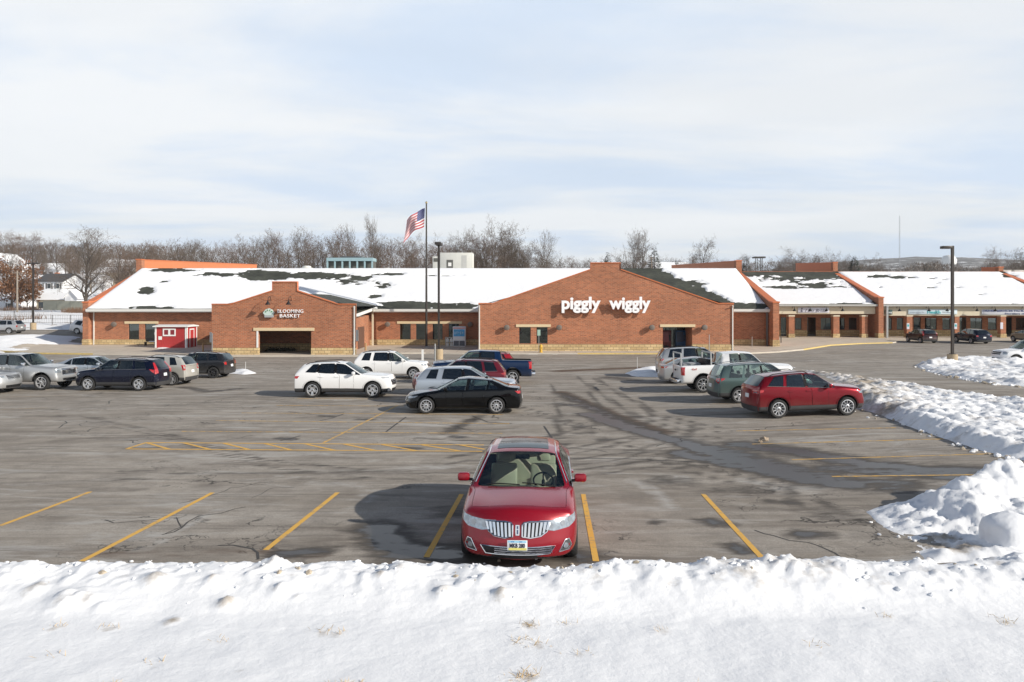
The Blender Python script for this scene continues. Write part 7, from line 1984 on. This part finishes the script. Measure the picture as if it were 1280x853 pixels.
hx, hy_ = (646.5-640)/F*11.15, 11.05
cx_, cy_ = math.cos(HYAW), math.sin(HYAW)
place(h, HSP, hx-cx_*HSP['L']/2, hy_-cy_*HSP['L']/2, HYAW)

def V(name, label, cat, S, p, face, u, v=None, seat=SEATD, **kw):
    c = make_car(name, label, cat, S, p, seat); place_side(c, S, face, u, v, **kw); return c
yw = R(-2)
# left block
GMC = mk(PICKUP, mirmat=CHROME, rim='silver', grille=[([(-.55, .78), (.55, .78), (.60, 1.10), (-.60, 1.10)], 4, 1)], extra=bumpers, cladmat=BLK)
V('pickup_truck', 'silver crew cab pickup at the left edge facing right', 'pickup truck', GMC, SIL, 1, 52.5, 488, ref='front_axle', yaw=yw)
V('sedan_car', 'pale blue silver sedan mostly hidden behind silver pickup and navy crossover', 'car', mk(SEDAN, L=4.6, W=1.8, H=1.46), SILB, 1, 131, ref='cowl', d=42.6)
CRV = mk(SUV, L=4.62, H=1.68, wchrome=2, rpz=.80, fo=.93, uc=1.2, uh=1.95, tl=dict(s=[(-.08, -.12), (.16, -.16), (.30, -.03), (.36, .10), (.16, .06), (.12, .42), (.0, .42)], z=1.02, y=.62, yaw=34))
V('crossover_suv', 'navy blue crossover with bright window trim facing left', 'suv', CRV, NAV, -1, 111, 488.5, ref='front_axle', yaw=yw, seat=SEATG)
V('compact_suv', 'beige silver compact crossover between navy and charcoal cars', 'suv', mk(SUV, L=4.4, H=1.66, W=1.81, R=.345, wb=2.64, ub=4.24, ur=3.95, ucp=3.15, udp=3.85, ub12=4.05, cpw=.28, tl=dict(s=[(0, -.14), (.20, -.14), (.22, .15), (.02, .15)], z=.98, y=.66, yaw=26, w=[(.03, -.05), (.17, -.05), (.17, .03), (.03, .03)])), BEI, -1, 215.5, 482, ref='rear_axle', yaw=yw)
V('crossover_suv', 'charcoal crossover with roof rails at right end of the left row', 'suv', mk(SUV, L=4.47, H=1.60, W=1.80, R=.345, wb=2.66, zf=.26, ur=4.0, ub=4.28, zb=1.10, ucp=3.2, udp=3.9, ub12=4.12, rim='dark'), GRYD, -1, 266.8, 473, ref='rear_axle', yaw=yw)
V('crossover_suv', 'silver vehicle nose just entering at the left edge of view', 'suv', mk(SUV, H=1.6), SIL, 1, 3.5, ref='front', d=35.6)
# centre block
BLZ = mk(SUV, L=4.86, W=1.95, H=1.70, R=.37, wb=2.863, fo=.98, zh=.99, uc=1.55, zc=1.10, uh=2.35, ur=4.35, ub=4.68, zb=1.16, zbf=1.08, zbr=1.22, zt=1.10, ud0=1.75, ubp=2.70, ucp=3.60, udp=4.22, blackc=1, ub12=4.5, dark=2, rpz=.8, dt=.36, rfall=.08,
         tl=dict(s=[(0, -.05), (.26, -.07), (.30, .06), (0, .05)], z=.98, y=.70, yaw=30), hl=dict(s=[(.0, .02), (.40, .03), (.44, .07), (.02, .06)], z=.90, y=.62, yaw=28, bulb=0), grille=[([(-.55, .58), (.55, .58), (.62, .84), (-.62, .84)], 3)])
V('crossover_suv', 'white angular crossover parked alone in the centre lot facing right', 'suv', BLZ, WHT, 1, 466, 497.3, ref='front_axle')
EQX = mk(SUV, L=4.77, W=1.84, H=1.70, R=.35, wb=2.857, fo=.95, uc=1.4, zc=1.08, uh=2.15, ur=4.2, ub=4.55, zb=1.14, ucp=3.45, udp=4.15, ub12=4.4, clad=0, archtrim=0, dark=1, rails=1, cpw=.16)
V('crossover_suv', 'white crossover in the row behind the angular white one', 'suv', EQX, WHT, 1, 516.8, 474, ref='front_axle')
V('crossover_suv', 'light silver crossover squeezed behind the black sedan facing right', 'suv', mk(EQX, L=4.75, H=1.64, dark=2, cpw=.22, rails=0), SILB, 1, 516.5, ref='rear', d=32.0)
CAM = mk(SEDAN, dark=0, rim='two', nsp=10, tl=dict(s=[(-.02, -.06), (.28, -.05), (.36, .05), (.1, .06), (0, .03)], z=.87, y=.55, yaw=30), hl=dict(s=[(0, -.05), (.38, -.02), (.48, .07), (.05, .02)], z=.66, y=.58, yaw=32))
V('sedan_car', 'glossy black sedan facing left in the centre lot', 'car', CAM, BLKP, -1, 533, 517.4, ref='front_axle', seat=SEATG)
JGC = mk(SUV, L=4.82, W=1.94, H=1.76, R=.375, wb=2.915, fo=.90, uc=1.5, zc=1.14, uh=2.25, ur=4.3, ub=4.62, zb=1.20, zbf=1.12, zbr=1.20, zt=1.14, ud0=1.7, ubp=2.65, ucp=3.6, udp=4.3, ub12=4.45, wchrome=2, clad=0, archtrim=0, dark=2,
         tl=dict(s=[(-.1, -.06), (.2, -.08), (.32, .03), (.1, .08), (-.1, .08)], z=1.05, y=.66, yaw=30))
V('crossover_suv', 'road dusted dark red wagon behind the light silver crossover', 'suv', JGC, MAR, -1, 634, ref='rear', d=35.2)
RAM = mk(PICKUP, nsp=6, extra=bumpers, mirmat=BLK, wchrome=0, grille=[([(-.5, .82), (.5, .82), (.55, 1.12), (-.55, 1.12)], 3)])
V('pickup_truck', 'deep blue pickup with chrome bumper facing left by the kerb', 'pickup truck', RAM, BLU, -1, 640.5, 480.5, ref='rear_axle')
V('crossover_suv', 'bright red suv almost hidden behind the blue pickup', 'suv', mk(SUV, L=4.6, H=1.66, wchrome=2), paint('paint_red', (.33, .01, .02), .3), -1, 645.5, ref='rear', d=43.6)
# right block
ACD = mk(SUV, L=5.09, W=2.0, H=1.84, R=.385, wb=3.02, fo=1.0, uc=1.4, zc=1.16, uh=2.15, ur=4.65, ub=4.93, zb=1.22, zbf=1.14, zbr=1.22, zt=1.16, ud0=1.62, ubp=2.65, ucp=3.6, udp=4.55, ub12=4.78, clad=0, archtrim=0, tl=dict(s=[(-.18, -.06), (.2, -.08), (.26, .07), (-.1, .07)], z=1.08, y=.72, yaw=26))
V('large_suv', 'tall silver suv with roof rails at far end of right row', 'suv', ACD, SIL, 1, 825, ref='rear', d=44.2)
V('sedan_car', 'silver sedan between the tall suv and white pickup', 'car', mk(SEDAN, L=4.7, H=1.46, tl=dict(s=[(-.2, -.05), (.26, -.05), (.34, .05), (-.2, .05)], z=.92, y=.60, yaw=25)), SIL, 1, 827.5, ref='rear', d=40.2)
SVR = mk(PICKUP, L=5.85, H=1.97, R=.41, zf=.45, ubp=2.75, ucp=3.35, ur=3.62, ub=3.78, ub12=3.72, deck=[3.95, 5.0], bed=(-2.82, -.95, .80, .88, 1.8), rack=1, extra=bumpers, uc=1.62, mirmat=BLK, nsp=8, dark=0)
V('pickup_truck', 'white pickup with metal bed rack and red square tail lamp', 'pickup truck', SVR, WHT, 1, 879, 491, ref='rear_axle')
FOR = mk(SUV, L=4.6, W=1.80, H=1.73, R=.345, wb=2.64, zf=.27, ur=4.12, ub=4.38, zb=1.14, ucp=3.3, udp=4.0, ub12=4.25, uc=1.25, zc=1.12, zbf=1.08, zbr=1.12, railmat=SILVERT, dark=0, rim='two', clad=1, tl=dict(s=[(-.12, -.05), (.1, -.14), (.28, .02), (.3, .09), (-.1, .09)], z=1.02, y=.64, yaw=30, w=[(.0, -.06), (.12, -.06), (.12, .0), (0, .0)]))
V('crossover_suv', 'muted green crossover between white pickup and ruby crossover', 'suv', FOR, SAGEG, 1, 923.4, 504.3, ref='rear_axle', yaw=R(3), seat=SEATG)
ESC = mk(SUV, L=4.53, W=1.84, H=1.69, R=.355, wb=2.69, fo=.93, zf=.24, uc=1.35, zc=1.13, zh=.99, uh=2.05, ur=4.0, rfall=.09, dt=.36, ub=4.33, zb=1.18, zbf=1.06, zbr=1.23, ud0=1.55, ubp=2.45, ucp=3.3, udp=4.02, ub12=4.15, wchrome=1, nsp=10, dark=1,
         tl=dict(s=[(-.25, -.06), (.1, -.08), (.30, .0), (.30, .08), (-.2, .07)], z=1.0, y=.62, yaw=28, w=[(-.15, -.045), (.08, -.05), (.08, -.01), (-.15, -.005)]), rpz=.82)
V('crossover_suv', 'shiny ruby red crossover nosed against snow bank at right', 'suv', ESC, RUBY, 1, 972.6, 523.0, ref='rear_axle', yaw=R(5))
# shop row
def VR(name, label, cat, S, p, u, v, rz, kind):
    """rear corner / front corner placement"""
    c = make_car(name, label, cat, S, p); q = at(u, v); lx, ly = kind; ca, sa = math.cos(rz), math.sin(rz)
    place(c, S, q.x-(ca*lx-sa*ly), q.y-(sa*lx+ca*ly), rz); return c
SOUL = mk(SUV, L=4.12, W=1.80, H=1.63, R=.33, wb=2.57, fo=.82, uc=1.1, zc=1.06, uh=1.75, ur=3.85, ub=3.98, zb=1.10, zt=1.0, ucp=3.0, udp=3.7, ud0=1.3, ubp=2.2, ub12=3.92, k7=.1, dt=.1, rails=1, tl=dict(s=[(0, -.1), (.16, -.1), (.16, .38), (0, .38)], z=1.02, y=.74, yaw=22))
VR('hatchback_car', 'boxy maroon hatchback parked nose-in before the shop arcade', 'car', SOUL, PLUM, 1163.5, 429.6, R(91), (-2.0, 0))
EDG = mk(SUV, L=4.72, W=1.93, H=1.70, clad=0, archtrim=0, rails=0, ub=4.5, ub12=4.3, ur=4.15)
VR('crossover_suv', 'dark blue crossover parked nose-in beside the arcade lamp post', 'suv', EDG, NAV, 1231, 430.6, R(91), (-2.3, 0))
VR('hatchback_car', 'tan car parked nose-in at the right edge by the arcade', 'car', mk(SOUL, H=1.5), TAN, 1266, 427.0, R(91), (1.5, .7))
EXP = mk(SUV, L=5.24, W=2.0, H=1.94, R=.40, wb=3.02, fo=.98, zf=.36, zh=1.06, uc=1.55, zc=1.22, uh=2.25, ur=4.85, ub=5.0, zb=1.28, zbf=1.2, zbr=1.26, ud0=1.75, ubp=2.8, ucp=3.7, udp=4.7, zt=1.2, ub12=4.92, clad=1, hl=dict(s=[(0, -.10), (.30, -.10), (.32, .09), (0, .09)], z=.93, y=.68, yaw=20),
         grille=[([(-.5, .80), (.5, .80), (.54, 1.02), (-.54, 1.02)], 1)], seats=[(2.75, 2), (3.8, 3)])
VR('large_suv', 'big white suv with grey lower trim behind the right snow heap', 'suv', EXP, WHT, 1270, 457.5, R(176), (1.64, .95))
# left road
VR('crossover_suv', 'silver crossover on the far left road driving away left', 'suv', mk(SUV, H=1.66), SIL, 12, 417.6, R(180), (-1.35, .85))
VR('minivan', 'white minivan half hidden behind the left brick wing wall', 'minivan', mk(SUV, L=5.0, W=1.98, H=1.76, wb=3.0, ub=4.85, ur=4.55, udp=4.4, ucp=3.5, ub12=4.7, clad=0, archtrim=0, rails=0, dark=2), WHT, 95, 417.8, R(0), (-1.5, -.85))

# ================================================================ camera, sun, sky
cd = bpy.data.cameras.new('camera'); cam = bpy.data.objects.new('camera', cd); C.objects.link(cam)
cam.location = (0, 0, CAMZ); cam.rotation_euler = (R(90), 0, 0); cd.sensor_width = 36; cd.lens = 36*F/1280; cd.shift_y = -(426.5-HV)/1280; cd.clip_end = 6000; cd.clip_start = .1
scene.camera = cam
sd_ = Vector((1, -.5, .53)).normalized(); EL = math.asin(sd_.z); AZ = math.atan2(sd_.x, sd_.y)
sl_ = bpy.data.lights.new('sun', 'SUN'); sl_.energy = 5; sl_.angle = R(.55); sl_.color = (1, .93, .82)
so = bpy.data.objects.new('sun', sl_); C.objects.link(so); so.rotation_euler = (-sd_).to_track_quat('-Z', 'Y').to_euler()
w = bpy.data.worlds.new('World'); scene.world = w; w.use_nodes = True; nt = w.node_tree; bg = nt.nodes['Background']
sk = N(nt, 'ShaderNodeTexSky', sky_type='NISHITA', sun_disc=False); sk.sun_elevation = EL; sk.sun_rotation = AZ; sk.altitude = 200; sk.air_density = 1.0; sk.dust_density = .6; sk.ozone_density = 1.5
tc = N(nt, 'ShaderNodeTexCoord'); nrm = N(nt, 'ShaderNodeVectorMath', operation='NORMALIZE'); lk(nt, tc.outputs['Generated'], nrm.inputs[0]); sx = N(nt, 'ShaderNodeSeparateXYZ'); lk(nt, nrm.outputs[0], sx.inputs[0])
# project direction on a high cloud layer
az = N(nt, 'ShaderNodeMath', operation='MAXIMUM'); lk(nt, sx.outputs[2], az.inputs[0]); az.inputs[1].default_value = 0
a2 = N(nt, 'ShaderNodeMath', operation='ADD'); lk(nt, az.outputs[0], a2.inputs[0]); a2.inputs[1].default_value = .09
dv = N(nt, 'ShaderNodeVectorMath', operation='DIVIDE'); lk(nt, nrm.outputs[0], dv.inputs[0]); cbx = N(nt, 'ShaderNodeCombineXYZ'); [lk(nt, a2.outputs[0], cbx.inputs[i]) for i in range(3)]; lk(nt, cbx.outputs[0], dv.inputs[1])
mp = N(nt, 'ShaderNodeMapping'); mp.inputs['Scale'].default_value = (.55, .8, 0); mp.inputs['Rotation'].default_value = (0, 0, R(24)); mp.inputs['Location'].default_value = (1.7, .6, 0); lk(nt, dv.outputs[0], mp.inputs[0])
no = N(nt, 'ShaderNodeTexNoise'); inp(no, Scale=.62, Detail=9, Roughness=.55, Distortion=.5); lk(nt, mp.outputs[0], no.inputs['Vector'])
mr = N(nt, 'ShaderNodeMapRange', interpolation_type='SMOOTHSTEP'); inp(mr, From_Min=.34, From_Max=.62, To_Min=.88, To_Max=1.0); lk(nt, no.outputs['Fac'], mr.inputs[0])
# cover thins towards the zenith
z1 = N(nt, 'ShaderNodeMapRange'); inp(z1, From_Min=.40, From_Max=.54, To_Min=1, To_Max=.0); lk(nt, sx.outputs[2], z1.inputs[0])
ml = N(nt, 'ShaderNodeMath', operation='MULTIPLY'); lk(nt, mr.outputs[0], ml.inputs[0]); lk(nt, z1.outputs[0], ml.inputs[1])
mx = N(nt, 'ShaderNodeMix', data_type='RGBA'); lk(nt, ml.outputs[0], mx.inputs[0]); lk(nt, sk.outputs[0], mx.inputs[6]); mx.inputs[7].default_value = (9.7, 10.3, 11.2, 1)
lk(nt, mx.outputs[2], bg.inputs[0]); bg.inputs[1].default_value = .076
n9 = N(nt, 'ShaderNodeTexNoise'); inp(n9, Scale=.9, Detail=7, Roughness=.55, Distortion=.35); mp9 = N(nt, 'ShaderNodeMapping'); mp9.inputs['Scale'].default_value = (.5, .9, 0); mp9.inputs['Rotation'].default_value = (0, 0, R(-18)); mp9.inputs['Location'].default_value = (4, 2, 0); lk(nt, dv.outputs[0], mp9.inputs[0]); lk(nt, mp9.outputs[0], n9.inputs['Vector'])
r9 = N(nt, 'ShaderNodeMapRange', interpolation_type='SMOOTHSTEP'); inp(r9, From_Min=.36, From_Max=.60, To_Min=0, To_Max=1); lk(nt, n9.outputs['Fac'], r9.inputs[0])
x9 = N(nt, 'ShaderNodeMix', data_type='RGBA'); lk(nt, r9.outputs[0], x9.inputs[0]); x9.inputs[6].default_value = (8.4, 9.7, 11.5, 1); x9.inputs[7].default_value = (11.0, 11.3, 11.6, 1); lk(nt, x9.outputs[2], mx.inputs[7])
vs_ = scene.view_settings; vs_.view_transform = 'Standard'; vs_.look = 'None'; vs_.exposure = .20; vs_.gamma = 1; vs_.use_curve_mapping = False
scene.cycles.max_bounces = 6; scene.cycles.transparent_max_bounces = 12; scene.cycles.use_denoising = True

# air: far hills fade
hz_ = MB(); hz_.box(-2550, 2550, -190, 3300, -8, 250); hm = bpy.data.materials.new('haze_air'); hm.use_nodes = True; hn = hm.node_tree; hn.nodes.remove(hn.nodes['Principled BSDF'])
pv = N(hn, 'ShaderNodeVolumePrincipled'); pv.inputs['Color'].default_value = (.84, .92, 1, 1); pv.inputs['Density'].default_value = .00014; hn.links.new(pv.outputs[0], hn.nodes['Material Output'].inputs['Volume'])
tag(hz_.build('haze', hm), kind='stuff')
